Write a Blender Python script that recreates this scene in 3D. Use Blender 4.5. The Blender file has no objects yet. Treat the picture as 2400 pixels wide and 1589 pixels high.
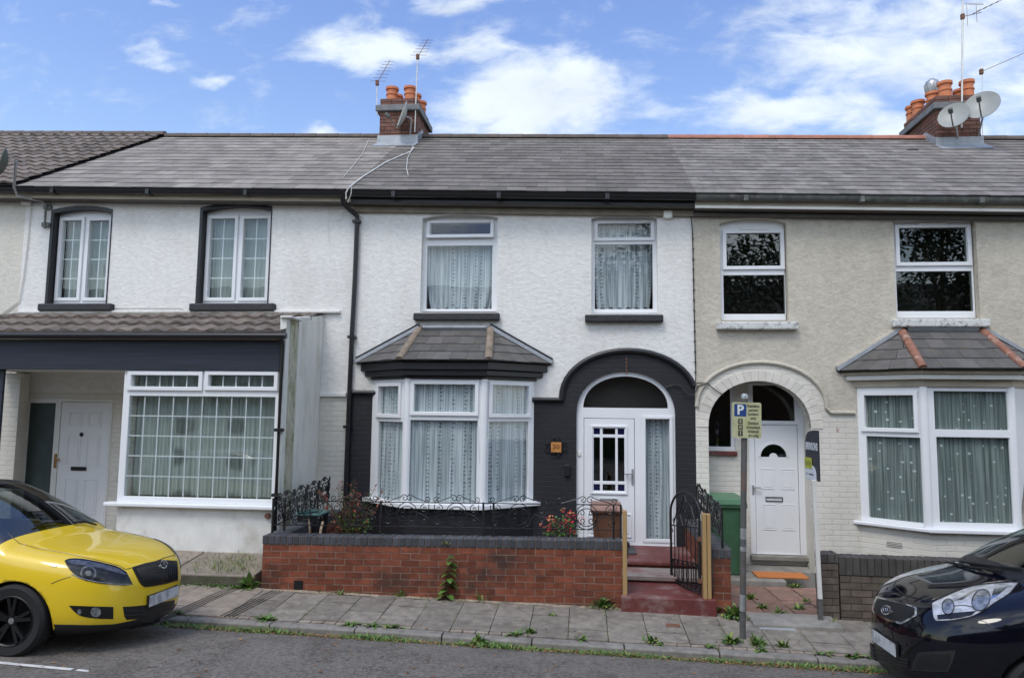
import bpy, bmesh, math, random
from mathutils import Vector, Matrix, noise
from mathutils.bvhtree import BVHTree
from mathutils.geometry import tessellate_polygon, delaunay_2d_cdt
R_ = random.Random(7)
sc = bpy.context.scene
rad = math.radians
# ---------------- camera (a person standing across the street) ----------------
FP, CX, CY, EYE = 1703.0, 1200.0, 794.5, 2.3
CAMROT = Matrix.Rotation(rad(5.64), 3, 'Z') @ Matrix.Rotation(rad(90+5.57), 3, 'X') @ Matrix.Rotation(0.0115, 3, 'Z')
cam = bpy.data.cameras.new("camera"); cam.lens = 36*FP/2400; cam.sensor_width = 36
cam.clip_start = .05; cam.clip_end = 2000
camo = bpy.data.objects.new("camera", cam); sc.collection.objects.link(camo)
camo.matrix_world = Matrix.Translation((0, 0, EYE)) @ CAMROT.to_4x4()
sc.camera = camo
# ---------------- light ----------------
SUN_EL, SUN_AZ = 58, 205      # azimuth clockwise from +Y: the sun stands behind the viewer, a little to the left
world = bpy.data.worlds.new("World"); sc.world = world; world.use_nodes = True
wn, wl = world.node_tree.nodes, world.node_tree.links
wn.clear()
def N(nodes, t, **k):
    n = nodes.new(t)
    for a, b in k.items():
        if a == 'ins':
            for i, x in b.items(): n.inputs[i].default_value = x
        else: setattr(n, a, b)
    return n
def build_world():
    L = wl.new
    sky = N(wn, 'ShaderNodeTexSky', sky_type='NISHITA', sun_disc=False, sun_elevation=rad(SUN_EL), sun_rotation=rad(SUN_AZ), air_density=1.6, dust_density=.4, ozone_density=2.0)
    hs = N(wn, 'ShaderNodeHueSaturation', ins={'Hue': .521, 'Saturation': SKY_SAT, 'Value': SKY_VAL})
    L(sky.outputs[0], hs.inputs['Color'])
    tc = N(wn, 'ShaderNodeTexCoord')
    sp = N(wn, 'ShaderNodeSeparateXYZ'); L(tc.outputs['Generated'], sp.inputs[0])
    ay = N(wn, 'ShaderNodeMath', operation='ABSOLUTE'); L(sp.outputs[1], ay.inputs[0])
    my = N(wn, 'ShaderNodeMath', operation='MAXIMUM', ins={1: .12}); L(ay.outputs[0], my.inputs[0])
    dx = N(wn, 'ShaderNodeMath', operation='DIVIDE'); L(sp.outputs[0], dx.inputs[0]); L(my.outputs[0], dx.inputs[1])
    dz = N(wn, 'ShaderNodeMath', operation='DIVIDE'); L(sp.outputs[2], dz.inputs[0]); L(my.outputs[0], dz.inputs[1])
    pc = N(wn, 'ShaderNodeCombineXYZ'); L(dx.outputs[0], pc.inputs[0]); L(dz.outputs[0], pc.inputs[1])
    def ntex(scale, det, rough, sy=1.8, dist=0.0):
        m = N(wn, 'ShaderNodeMapping'); m.inputs['Scale'].default_value = (1, sy, 1); L(pc.outputs[0], m.inputs['Vector'])
        n = N(wn, 'ShaderNodeTexNoise', ins={'Scale': scale, 'Detail': det, 'Roughness': rough, 'Distortion': dist}); L(m.outputs[0], n.inputs['Vector'])
        return n
    # the cloud banks: centre and half sizes on the tangent plane of the sky
    n0 = ntex(5.0, 4, .55)
    wv = N(wn, 'ShaderNodeVectorMath', operation='MULTIPLY_ADD'); wv.inputs[1].default_value = (.16, .11, 0); wv.inputs[2].default_value = (-.08, -.055, 0)
    L(n0.outputs['Color'], wv.inputs[0])
    pw = N(wn, 'ShaderNodeVectorMath', operation='ADD'); L(pc.outputs[0], pw.inputs[0]); L(wv.outputs[0], pw.inputs[1])
    acc = None
    for (u, v, hu, hv, amp) in CLOUDS:
        d = CAMROT @ Vector(((u-CX)/FP, (CY-v)/FP, -1)); c = (d.x/d.y, d.z/d.y, 0)
        a = N(wn, 'ShaderNodeVectorMath', operation='SUBTRACT'); a.inputs[1].default_value = c; L(pw.outputs[0], a.inputs[0])
        b = N(wn, 'ShaderNodeVectorMath', operation='MULTIPLY'); b.inputs[1].default_value = (FP/hu, FP/hv, 0); L(a.outputs[0], b.inputs[0])
        l = N(wn, 'ShaderNodeVectorMath', operation='LENGTH'); L(b.outputs[0], l.inputs[0])
        m = N(wn, 'ShaderNodeMapRange', interpolation_type='SMOOTHSTEP', ins={1: 1.35, 2: .25, 3: 0.0, 4: amp}); L(l.outputs['Value'], m.inputs[0])
        if acc is None: acc = m
        else:
            q = N(wn, 'ShaderNodeMath', operation='MAXIMUM'); L(acc.outputs[0], q.inputs[0]); L(m.outputs[0], q.inputs[1]); acc = q
    n1 = ntex(11, 10, .62, 2.0, .3)
    r1 = N(wn, 'ShaderNodeMapRange', ins={1: .33, 2: .68, 3: -.42, 4: .55}); L(n1.outputs[0], r1.inputs[0])
    ad = N(wn, 'ShaderNodeMath', operation='MULTIPLY_ADD', ins={1: 1.25, 2: -.18}); L(acc.outputs[0], ad.inputs[0])
    sm = N(wn, 'ShaderNodeMath', operation='ADD'); L(ad.outputs[0], sm.inputs[0]); L(r1.outputs[0], sm.inputs[1])
    gate = N(wn, 'ShaderNodeMapRange', interpolation_type='SMOOTHSTEP', ins={1: -.12, 2: 1.3, 3: 0, 4: .96}); L(sm.outputs[0], gate.inputs[0])
    # behind the viewer the sky is broken, bright cloud
    bk = N(wn, 'ShaderNodeMapRange', interpolation_type='SMOOTHSTEP', ins={1: .25, 2: -.35, 3: 0, 4: 1}); L(sp.outputs[1], bk.inputs[0])
    nb = N(wn, 'ShaderNodeTexNoise', ins={'Scale': 3.2, 'Detail': 7, 'Roughness': .6}); L(tc.outputs['Generated'], nb.inputs['Vector'])
    rb = N(wn, 'ShaderNodeMapRange', interpolation_type='SMOOTHSTEP', ins={1: .40, 2: .58, 3: .1, 4: 1}); L(nb.outputs[0], rb.inputs[0])
    bm = N(wn, 'ShaderNodeMath', operation='MULTIPLY'); L(bk.outputs[0], bm.inputs[0]); L(rb.outputs[0], bm.inputs[1])
    fm = N(wn, 'ShaderNodeMath', operation='MAXIMUM'); L(gate.outputs[0], fm.inputs[0]); L(bm.outputs[0], fm.inputs[1])
    # cloud brightness: soft modelling, brighter on the sun's side of the sky
    nc = ntex(7, 5, .55)
    rc = N(wn, 'ShaderNodeMapRange', ins={1: .3, 2: .7, 3: .86, 4: 1.06}); L(nc.outputs[0], rc.inputs[0])
    bb = N(wn, 'ShaderNodeMapRange', ins={1: 0, 2: 1, 3: 1.0, 4: BACK_CLOUD}); L(bk.outputs[0], bb.inputs[0])
    cm = N(wn, 'ShaderNodeMath', operation='MULTIPLY'); L(rc.outputs[0], cm.inputs[0]); L(bb.outputs[0], cm.inputs[1])
    cc = N(wn, 'ShaderNodeVectorMath', operation='SCALE'); cc.inputs[0].default_value = CLOUD_COL; L(cm.outputs[0], cc.inputs['Scale'])
    mx = N(wn, 'ShaderNodeMixRGB'); L(fm.outputs[0], mx.inputs[0]); L(hs.outputs[0], mx.inputs[1]); L(cc.outputs[0], mx.inputs[2])
    bg = N(wn, 'ShaderNodeBackground', ins={'Strength': SKY_STR}); L(mx.outputs[0], bg.inputs[0])
    out = N(wn, 'ShaderNodeOutputWorld'); L(bg.outputs[0], out.inputs[0])
SKY_SAT, SKY_VAL, SKY_STR, BACK_CLOUD = 1.18, 1.72, .10, 1.75
CLOUD_COL = (7.9, 8.7, 9.5)
CLOUDS = [(840, 105, 170, 75, 1.0), (1250, 240, 260, 150, 1.15), (1120, 120, 160, 40, .7), (1060, 10, 130, 34, .8), (350, 150, 75, 26, .6), (480, 175, 70, 18, .6), (400, 10, 60, 18, .6), (790, 310, 90, 34, .9),
          (2150, 90, 440, 150, .85), (1850, 250, 260, 66, .95), (1500, 280, 90, 26, .5), (1950, 185, 120, 50, .7), (2120, 290, 200, 60, 1.0), (1450, 180, 90, 60, .35), (2350, 210, 160, 110, .55)]
build_world()
sl = bpy.data.lights.new("sun", 'SUN'); sl.energy = 1.5; sl.angle = rad(20); sl.color = (1, .95, .87)
slo = bpy.data.objects.new("sun", sl); sc.collection.objects.link(slo)
_sd = Vector((math.sin(rad(SUN_AZ))*math.cos(rad(SUN_EL)), math.cos(rad(SUN_AZ))*math.cos(rad(SUN_EL)), math.sin(rad(SUN_EL))))
slo.rotation_euler = _sd.to_track_quat('Z', 'Y').to_euler(); slo.location = _sd*50
vs = sc.view_settings; vs.view_transform = 'Standard'; vs.look = 'None'; vs.gamma = 1; vs.exposure = 0.25
# ---------------- helpers ----------------
def P(u, v, Y):
    d = CAMROT @ Vector(((u-CX)/FP, (CY-v)/FP, -1)); t = Y/d.y
    return Vector((d.x*t, Y, EYE+d.z*t))
def PX(u, v, Y): return P(u, v, Y).x
def PZ(u, v, Y): return P(u, v, Y).z
def ray(u, v): return (CAMROT @ Vector(((u-CX)/FP, (CY-v)/FP, -1))).normalized()
def rect(uL, uR, vT, vB, Y):
    um, vm = (uL+uR)/2, (vT+vB)/2
    return PX(uL, vm, Y), PX(uR, vm, Y), PZ(um, vB, Y), PZ(um, vT, Y)
class MB:
    def __init__(s): s.v = []; s.f = []
    def add(s, vs, fs):
        i = len(s.v); s.v += [Vector(p) for p in vs]; s.f += [tuple(i+k for k in f) for f in fs]
        return s
    def quad(s, *p): return s.add(p, [tuple(range(len(p)))])
    def box(s, x0, x1, y0, y1, z0, z1):
        return s.add([(x0,y0,z0),(x1,y0,z0),(x1,y1,z0),(x0,y1,z0),(x0,y0,z1),(x1,y0,z1),(x1,y1,z1),(x0,y1,z1)],
                     [(0,3,2,1),(4,5,6,7),(0,1,5,4),(1,2,6,5),(2,3,7,6),(3,0,4,7)])
    def bar(s, a, b, w, h, up=Vector((0,0,1))):
        a, b = Vector(a), Vector(b); d = (b-a).normalized(); sd = d.cross(up)
        if sd.length < 1e-4: sd = d.cross(Vector((0,1,0)))
        sd.normalize(); u2 = sd.cross(d); sd = sd*w/2; u2 = u2*h/2
        return s.add([a-sd-u2,a+sd-u2,a+sd+u2,a-sd+u2,b-sd-u2,b+sd-u2,b+sd+u2,b-sd+u2],
                     [(0,1,2,3),(7,6,5,4),(0,4,5,1),(1,5,6,2),(2,6,7,3),(3,7,4,0)])
    def prism(s, poly, y0, y1, holes=(), ax='y'):
        loops = [list(poly)]+[list(h) for h in holes]
        T = tessellate_polygon([[Vector((p[0], p[1], 0)) for p in l] for l in loops])
        flat = [p for l in loops for p in l]; n = len(flat)
        mk = (lambda p, y: (p[0], y, p[1])) if ax == 'y' else ((lambda p, y: (p[0], p[1], y)) if ax == 'z' else (lambda p, y: (y, p[0], p[1])))
        vs = [mk(p, y0) for p in flat]+[mk(p, y1) for p in flat]; fs = []
        for t in T: fs.append(tuple(t)); fs.append(tuple(n+k for k in reversed(t)))
        o = 0
        for l in loops:
            m = len(l)
            for k in range(m):
                a, b = o+k, o+(k+1) % m; fs.append((a, b, n+b, n+a))
            o += m
        return s.add(vs, fs)
    def tube(s, pts, r, n=8, r2=None):
        pts = [Vector(p) for p in pts]; m = len(pts); vs = []; fs = []; up = None
        for i, p in enumerate(pts):
            d = (pts[min(i+1, m-1)]-pts[max(i-1, 0)]).normalized()
            if up is None: up = Vector((0,0,1)) if abs(d.z) < .9 else Vector((0,1,0))
            a = d.cross(up)
            if a.length < 1e-5: a = d.orthogonal()
            a.normalize(); b = d.cross(a); up = -b if False else up
            rr = r if r2 is None else r+(r2-r)*i/(m-1)
            for k in range(n):
                t = 2*math.pi*k/n; vs.append(p+a*rr*math.cos(t)+b*rr*math.sin(t))
        for i in range(m-1):
            for k in range(n):
                k2 = (k+1) % n; fs.append((i*n+k, i*n+k2, (i+1)*n+k2, (i+1)*n+k))
        fs.append(tuple(range(n-1, -1, -1))); fs.append(tuple((m-1)*n+k for k in range(n)))
        return s.add(vs, fs)
    def lathe(s, prof, c, n=20, M=None, cap=True):
        vs = []; fs = []; m = len(prof); M = M or Matrix.Identity(3); c = Vector(c)
        for (r, z) in prof:
            for k in range(n):
                t = 2*math.pi*k/n; vs.append(c+M @ Vector((r*math.cos(t), r*math.sin(t), z)))
        for i in range(m-1):
            for k in range(n):
                k2 = (k+1) % n; fs.append((i*n+k, i*n+k2, (i+1)*n+k2, (i+1)*n+k))
        if cap: fs.append(tuple(range(n-1, -1, -1))); fs.append(tuple((m-1)*n+k for k in range(n)))
        return s.add(vs, fs)
    def xf(s, M):
        s.v = [M @ p for p in s.v]; return s
    def build(s, name, mat, parent=None, smooth=False, bevel=0, label=None, recalc=True, auto=None):
        me = bpy.data.meshes.new(name); me.from_pydata([tuple(p) for p in s.v], [], s.f)
        if recalc or bevel:
            b = bmesh.new(); b.from_mesh(me)
            if recalc: bmesh.ops.recalc_face_normals(b, faces=b.faces)
            b.to_mesh(me); b.free()
        if smooth: me.shade_smooth()
        if auto:
            me.shade_smooth(); me.set_sharp_from_angle(angle=rad(auto))
        me.materials.append(mat)
        o = bpy.data.objects.new(name, me); sc.collection.objects.link(o)
        if bevel:
            md = o.modifiers.new('bevel', 'BEVEL'); md.width = bevel; md.segments = 2; md.limit_method = 'ANGLE'
        if parent is not None:
            o.parent = parent; o.matrix_parent_inverse = world_of(parent).inverted()
        if label: o['label'] = label
        return o
def world_of(o):
    M = o.matrix_basis.copy()
    if o.parent is not None: M = world_of(o.parent) @ o.matrix_parent_inverse @ M
    return M
def tag(o, label, cat, group=None):
    o['label'] = label; o['category'] = cat
    if group: o['group'] = group
    return o
def thing(name, loc, label, cat, group=None, rz=0):
    o = bpy.data.objects.new(name, None); sc.collection.objects.link(o)
    o.location = loc; o.rotation_euler = (0, 0, rz); o.empty_display_size = .2
    return tag(o, label, cat, group)
def kind(o, k): o['kind'] = k; return o
def arc(c, r, a0, a1, n, rz=None):
    rz = rz or r
    return [(c[0]+r*math.cos(rad(a0+(a1-a0)*i/n)), c[1]+rz*math.sin(rad(a0+(a1-a0)*i/n))) for i in range(n+1)]
# ---------------- materials ----------------
def newmat(name):
    m = bpy.data.materials.new(name); m.use_nodes = True
    nt = m.node_tree; b = nt.nodes['Principled BSDF']
    return m, nt.nodes, nt.links.new, b
def mat(name, col, rough=.6, var=.12, vs=6, bump=0, bs=60, metal=0, spec=.5, coat=0, isl=0, stain=None, ss=1.5, stamt=.5, det=6, bdist=.01, sheen=0, stretch=None):
    """plain surface: base colour with noise variation, optional per-island tone, stains and bump (object space)"""
    m, n, L, b = newmat(name)
    b.inputs['Roughness'].default_value = rough; b.inputs['Metallic'].default_value = metal
    b.inputs['Specular IOR Level'].default_value = spec; b.inputs['Coat Weight'].default_value = coat; b.inputs['Coat Roughness'].default_value = .03
    tc = N(n, 'ShaderNodeTexCoord'); vec = tc.outputs['Object']
    if stretch:
        mp = N(n, 'ShaderNodeMapping'); mp.inputs['Scale'].default_value = stretch; L(vec, mp.inputs[0]); vec = mp.outputs[0]
    nz = N(n, 'ShaderNodeTexNoise', ins={'Scale': vs, 'Detail': det, 'Roughness': .6}); L(vec, nz.inputs['Vector'])
    mr = N(n, 'ShaderNodeMapRange', ins={1: .3, 2: .7, 3: 1-var, 4: 1+var}); L(nz.outputs[0], mr.inputs[0])
    val = mr.outputs[0]
    if isl:
        g = N(n, 'ShaderNodeNewGeometry'); r2 = N(n, 'ShaderNodeMapRange', ins={1: 0, 2: 1, 3: 1-isl, 4: 1+isl}); L(g.outputs['Random Per Island'], r2.inputs[0])
        mm = N(n, 'ShaderNodeMath', operation='MULTIPLY'); L(val, mm.inputs[0]); L(r2.outputs[0], mm.inputs[1]); val = mm.outputs[0]
    sv = N(n, 'ShaderNodeVectorMath', operation='SCALE'); sv.inputs[0].default_value = col; L(val, sv.inputs['Scale'])
    c = sv.outputs[0]
    if stain:
        n2 = N(n, 'ShaderNodeTexNoise', ins={'Scale': ss, 'Detail': 8, 'Roughness': .68}); L(vec, n2.inputs['Vector'])
        m2 = N(n, 'ShaderNodeMapRange', interpolation_type='SMOOTHSTEP', ins={1: .48, 2: .72, 3: 0, 4: stamt}); L(n2.outputs[0], m2.inputs[0])
        mx = N(n, 'ShaderNodeMixRGB'); mx.inputs[2].default_value = (*stain, 1); L(m2.outputs[0], mx.inputs[0]); L(c, mx.inputs[1]); c = mx.outputs[0]
    L(c, b.inputs['Base Color'])
    if bump:
        n3 = N(n, 'ShaderNodeTexNoise', ins={'Scale': bs, 'Detail': 5, 'Roughness': .6}); L(vec, n3.inputs['Vector'])
        bp = N(n, 'ShaderNodeBump', ins={'Strength': bump, 'Distance': bdist}); L(n3.outputs[0], bp.inputs['Height']); L(bp.outputs[0], b.inputs['Normal'])
    return m
def roughcast(name, col, grain, stain, stamt=.4, speck=.0):
    m, n, L, b = newmat(name); b.inputs['Roughness'].default_value = .85; b.inputs['Specular IOR Level'].default_value = .25
    tc = N(n, 'ShaderNodeTexCoord')
    mp = N(n, 'ShaderNodeMapping'); mp.inputs['Rotation'].default_value = (0, rad(-38), 0); mp.inputs['Scale'].default_value = (.75, 1, 1.25); L(tc.outputs['Object'], mp.inputs[0])
    a = N(n, 'ShaderNodeTexNoise', ins={'Scale': grain, 'Detail': 6, 'Roughness': .62, 'Distortion': .6}); L(mp.outputs[0], a.inputs['Vector'])
    f = N(n, 'ShaderNodeTexNoise', ins={'Scale': grain*4.2, 'Detail': 4, 'Roughness': .7}); L(tc.outputs['Object'], f.inputs['Vector'])
    ad = N(n, 'ShaderNodeMath', operation='MULTIPLY_ADD', ins={1: .45}); L(f.outputs[0], ad.inputs[0]); L(a.outputs[0], ad.inputs[2])
    bp = N(n, 'ShaderNodeBump', ins={'Strength': .5, 'Distance': .024}); L(ad.outputs[0], bp.inputs['Height']); L(bp.outputs[0], b.inputs['Normal'])
    big = N(n, 'ShaderNodeTexNoise', ins={'Scale': .9, 'Detail': 8, 'Roughness': .65})
    mp2 = N(n, 'ShaderNodeMapping'); mp2.inputs['Scale'].default_value = (1.4, 1, .6); L(tc.outputs['Object'], mp2.inputs[0]); L(mp2.outputs[0], big.inputs['Vector'])
    m2 = N(n, 'ShaderNodeMapRange', interpolation_type='SMOOTHSTEP', ins={1: .44, 2: .74, 3: 0, 4: stamt}); L(big.outputs[0], m2.inputs[0])
    mx = N(n, 'ShaderNodeMixRGB'); mx.inputs[1].default_value = (*col, 1); mx.inputs[2].default_value = (*stain, 1); L(m2.outputs[0], mx.inputs[0])
    c = mx.outputs[0]
    mr = N(n, 'ShaderNodeMapRange', ins={1: .32, 2: .62, 3: .90-speck, 4: 1.04}); L(a.outputs[0], mr.inputs[0])
    sv = N(n, 'ShaderNodeVectorMath', operation='SCALE'); L(c, sv.inputs[0]); L(mr.outputs[0], sv.inputs['Scale']); c = sv.outputs[0]
    # rows of dirt washed down under the eaves and sills
    st = N(n, 'ShaderNodeTexNoise', ins={'Scale': 3.0, 'Detail': 6, 'Roughness': .7}); mp3 = N(n, 'ShaderNodeMapping'); mp3.inputs['Scale'].default_value = (3.2, 1, .35)
    L(tc.outputs['Object'], mp3.inputs[0]); L(mp3.outputs[0], st.inputs['Vector'])
    m3 = N(n, 'ShaderNodeMapRange', interpolation_type='SMOOTHSTEP', ins={1: .56, 2: .82, 3: 0, 4: stamt*.7}); L(st.outputs[0], m3.inputs[0])
    mx2 = N(n, 'ShaderNodeMixRGB'); mx2.inputs[2].default_value = (*[q*.8 for q in stain], 1); L(m3.outputs[0], mx2.inputs[0]); L(c, mx2.inputs[1])
    L(mx2.outputs[0], b.inputs['Base Color'])
    return m
def brickpaint(name, col, rough=.55, patch=None, depth=.012, var=.12):
    """brickwork under a coat of paint: the joints show as relief only"""
    m, n, L, b = newmat(name); b.inputs['Roughness'].default_value = rough
    tc = N(n, 'ShaderNodeTexCoord'); sp = N(n, 'ShaderNodeSeparateXYZ'); L(tc.outputs['Object'], sp.inputs[0])
    ax = N(n, 'ShaderNodeMath', operation='ADD'); L(sp.outputs[0], ax.inputs[0]); L(sp.outputs[1], ax.inputs[1])
    cb = N(n, 'ShaderNodeCombineXYZ'); L(ax.outputs[0], cb.inputs[0]); L(sp.outputs[2], cb.inputs[1])
    br = N(n, 'ShaderNodeTexBrick', ins={'Scale': 1, 'Mortar Size': .006, 'Mortar Smooth': .6, 'Brick Width': .225, 'Row Height': .075}); L(cb.outputs[0], br.inputs['Vector'])
    br.inputs['Color1'].default_value = (1,1,1,1); br.inputs['Color2'].default_value = (.9,.9,.9,1); br.inputs['Mortar'].default_value = (.35,.35,.35,1)
    nz = N(n, 'ShaderNodeTexNoise', ins={'Scale': 28, 'Detail': 5, 'Roughness': .6}); L(tc.outputs['Object'], nz.inputs['Vector'])
    ad = N(n, 'ShaderNodeMath', operation='MULTIPLY_ADD', ins={1: .35}); L(nz.outputs[0], ad.inputs[0]); L(br.outputs['Color'], ad.inputs[2])
    bp = N(n, 'ShaderNodeBump', ins={'Strength': .8, 'Distance': depth}); L(ad.outputs[0], bp.inputs['Height']); L(bp.outputs[0], b.inputs['Normal'])
    n2 = N(n, 'ShaderNodeTexNoise', ins={'Scale': 1.6, 'Detail': 8, 'Roughness': .65}); L(tc.outputs['Object'], n2.inputs['Vector'])
    mr = N(n, 'ShaderNodeMapRange', ins={1: .3, 2: .7, 3: 1-var, 4: 1+var}); L(n2.outputs[0], mr.inputs[0])
    sv = N(n, 'ShaderNodeVectorMath', operation='SCALE'); sv.inputs[0].default_value = col; L(mr.outputs[0], sv.inputs['Scale']); c = sv.outputs[0]
    if patch:
        n4 = N(n, 'ShaderNodeTexNoise', ins={'Scale': 3.6, 'Detail': 9, 'Roughness': .72}); L(tc.outputs['Object'], n4.inputs['Vector'])
        m4 = N(n, 'ShaderNodeMapRange', interpolation_type='SMOOTHSTEP', ins={1: .635, 2: .665, 3: 0, 4: .8}); L(n4.outputs[0], m4.inputs[0])
        mx = N(n, 'ShaderNodeMixRGB'); mx.inputs[2].default_value = (*patch, 1); L(m4.outputs[0], mx.inputs[0]); L(c, mx.inputs[1]); c = mx.outputs[0]
    L(c, b.inputs['Base Color'])
    return m
def glassmat(name, tint=(.95,.97,.97), refl=1.0, rough=0.0, wob=.05):
    m, n, L, b = newmat(name); n.remove(b)
    out = n['Material Output']
    ge = N(n, 'ShaderNodeNewGeometry'); dt = N(n, 'ShaderNodeVectorMath', operation='DOT_PRODUCT'); L(ge.outputs['Normal'], dt.inputs[0]); L(ge.outputs['Incoming'], dt.inputs[1])
    ab = N(n, 'ShaderNodeMath', operation='ABSOLUTE'); L(dt.outputs['Value'], ab.inputs[0]); om = N(n, 'ShaderNodeMath', operation='SUBTRACT', use_clamp=True, ins={0: 1.0}); L(ab.outputs[0], om.inputs[1])
    pw = N(n, 'ShaderNodeMath', operation='POWER', ins={1: 5.0}); L(om.outputs[0], pw.inputs[0]); ml = N(n, 'ShaderNodeMath', operation='MULTIPLY_ADD', use_clamp=True, ins={1: .9, 2: .05*refl}); L(pw.outputs[0], ml.inputs[0])
    t = N(n, 'ShaderNodeBsdfTransparent'); t.inputs[0].default_value = (*tint, 1)
    tc = N(n, 'ShaderNodeTexCoord'); nz = N(n, 'ShaderNodeTexNoise', ins={'Scale': 2.2, 'Detail': 1}); L(tc.outputs['Object'], nz.inputs['Vector'])
    bp = N(n, 'ShaderNodeBump', ins={'Strength': wob, 'Distance': .02}); L(nz.outputs[0], bp.inputs['Height'])
    g = N(n, 'ShaderNodeBsdfGlossy', ins={'Roughness': rough}); L(bp.outputs[0], g.inputs['Normal'])
    mx = N(n, 'ShaderNodeMixShader'); L(ml.outputs[0], mx.inputs[0]); L(t.outputs[0], mx.inputs[1]); L(g.outputs[0], mx.inputs[2]); L(mx.outputs[0], out.inputs[0])
    return m
def lacemat(name, col, dark, dots=None, scale=14, rowstep=.055):
    """net curtain: thread colour with woven flower columns or embroidered dots"""
    m, n, L, b = newmat(name); b.inputs['Roughness'].default_value = .9; b.inputs['Specular IOR Level'].default_value = .1
    tc = N(n, 'ShaderNodeTexCoord')
    w = N(n, 'ShaderNodeTexNoise', ins={'Scale': 7, 'Detail': 3}); mp = N(n, 'ShaderNodeMapping'); mp.inputs['Scale'].default_value = (6, 6, .12); L(tc.outputs['Object'], mp.inputs[0]); L(mp.outputs[0], w.inputs['Vector'])
    mr = N(n, 'ShaderNodeMapRange', ins={1: .38, 2: .64, 3: 0, 4: 1}); L(w.outputs[0], mr.inputs[0])
    mx = N(n, 'ShaderNodeMixRGB'); mx.inputs[1].default_value = (*dark, 1); mx.inputs[2].default_value = (*col, 1); L(mr.outputs[0], mx.inputs[0]); c = mx.outputs[0]
    mp2 = N(n, 'ShaderNodeMapping'); mp2.inputs['Scale'].default_value = (1/rowstep*(.62 if not dots else 1.0), .001, 1/rowstep); L(tc.outputs['Object'], mp2.inputs[0])
    vo = N(n, 'ShaderNodeTexVoronoi', ins={'Scale': 1.0, 'Randomness': .25 if not dots else .5}); L(mp2.outputs[0], vo.inputs['Vector'])
    m2 = N(n, 'ShaderNodeMapRange', interpolation_type='SMOOTHSTEP', ins={1: .16 if not dots else .10, 2: .34 if not dots else .19, 3: .75 if not dots else .9, 4: 0}); L(vo.outputs['Distance'], m2.inputs[0])
    fac = m2.outputs[0]
    if not dots:
        wv = N(n, 'ShaderNodeTexNoise', ins={'Scale': 5, 'Detail': 0}); mp3 = N(n, 'ShaderNodeMapping'); mp3.inputs['Scale'].default_value = (2.2, .01, .02); L(tc.outputs['Object'], mp3.inputs[0]); L(mp3.outputs[0], wv.inputs['Vector'])
        m3 = N(n, 'ShaderNodeMapRange', ins={1: .45, 2: .55, 3: 0, 4: 1}); L(wv.outputs[0], m3.inputs[0])
        mu = N(n, 'ShaderNodeMath', operation='MULTIPLY'); L(fac, mu.inputs[0]); L(m3.outputs[0], mu.inputs[1]); fac = mu.outputs[0]
    mx2 = N(n, 'ShaderNodeMixRGB'); mx2.inputs[2].default_value = (*(dots or [q*.35 for q in dark]), 1); L(fac, mx2.inputs[0]); L(c, mx2.inputs[1])
    L(mx2.outputs[0], b.inputs['Base Color'])
    return m
def carpaint(name, col, flake=.0, spec=.5):
    m, n, L, b = newmat(name)
    b.inputs['Base Color'].default_value = (*col, 1); b.inputs['Roughness'].default_value = .42; b.inputs['Coat Weight'].default_value = 1; b.inputs['Coat Roughness'].default_value = .02
    b.inputs['Metallic'].default_value = flake; b.inputs['Specular IOR Level'].default_value = spec
    tc = N(n, 'ShaderNodeTexCoord'); nz = N(n, 'ShaderNodeTexNoise', ins={'Scale': 9, 'Detail': 6}); L(tc.outputs['Object'], nz.inputs['Vector'])
    mr = N(n, 'ShaderNodeMapRange', ins={1: .35, 2: .75, 3: .015, 4: .09}); L(nz.outputs[0], mr.inputs[0]); L(mr.outputs[0], b.inputs['Coat Roughness'])
    return m
M = {}
M['white_cast'] = roughcast('white_roughcast', (.78,.765,.74), 15, (.52,.49,.44), .36)
M['cream_cast'] = roughcast('cream_roughcast', (.66,.63,.56), 15, (.46,.42,.35), .35)
M['beige_cast'] = roughcast('beige_pebbledash', (.575,.53,.445), 17, (.40,.36,.29), .5, .07)
M['white_smooth'] = mat('white_render', (.72,.715,.69), .8, .08, 4, .35, 45, stain=(.40,.375,.32), ss=1.5, stamt=.65)
M['white_pier'] = mat('streaked_white_render', (.70,.70,.66), .8, .08, 4, .5, 45, stain=(.36,.35,.28), ss=2.6, stamt=.5, stretch=(1.3,1.3,.3))
M['white_brick'] = brickpaint('white_painted_brick', (.66,.63,.56), .7, (.36,.15,.09))
M['white_brick2'] = brickpaint('white_painted_brick_clean', (.67,.645,.585), .75)
M['black_brick'] = brickpaint('black_painted_brick', (.0125,.0125,.017), .6, None, .008, .25)
M['black_paint'] = mat('black_paint', (.014,.014,.018), .38, .25, 9, .25, 40)
M['sill_black'] = mat('black_painted_stone', (.022,.022,.025), .55, .3, 12, .6, 30, bdist=.02)
M['sill_peel'] = mat('peeling_white_paint', (.62,.62,.60), .7, .1, 10, .5, 40, stain=(.03,.03,.03), ss=13, stamt=1.0)
M['upvc'] = mat('white_upvc', (.78,.79,.81), .28, .02, 3)
M['upvc_old'] = mat('white_painted_frame', (.72,.72,.70), .4, .04, 3, stain=(.5,.48,.42), ss=4, stamt=.3)
M['glass'] = glassmat('window_glass')
M['glass_mirror'] = glassmat('dark_window_glass', (.6,.64,.64), 1.9, wob=.03)
M['dark'] = mat('dark_room', (.07,.062,.055), .9, .3, 1.0)
M['lace'] = lacemat('lace_curtain', (.70,.735,.76), (.33,.37,.40))
M['blind'] = lacemat('vertical_blind', (.43,.48,.45), (.34,.38,.355), rowstep=.5)
M['dotnet'] = lacemat('dotted_net_curtain', (.30,.345,.33), (.12,.145,.14), (.66,.71,.69), rowstep=.11)
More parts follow.
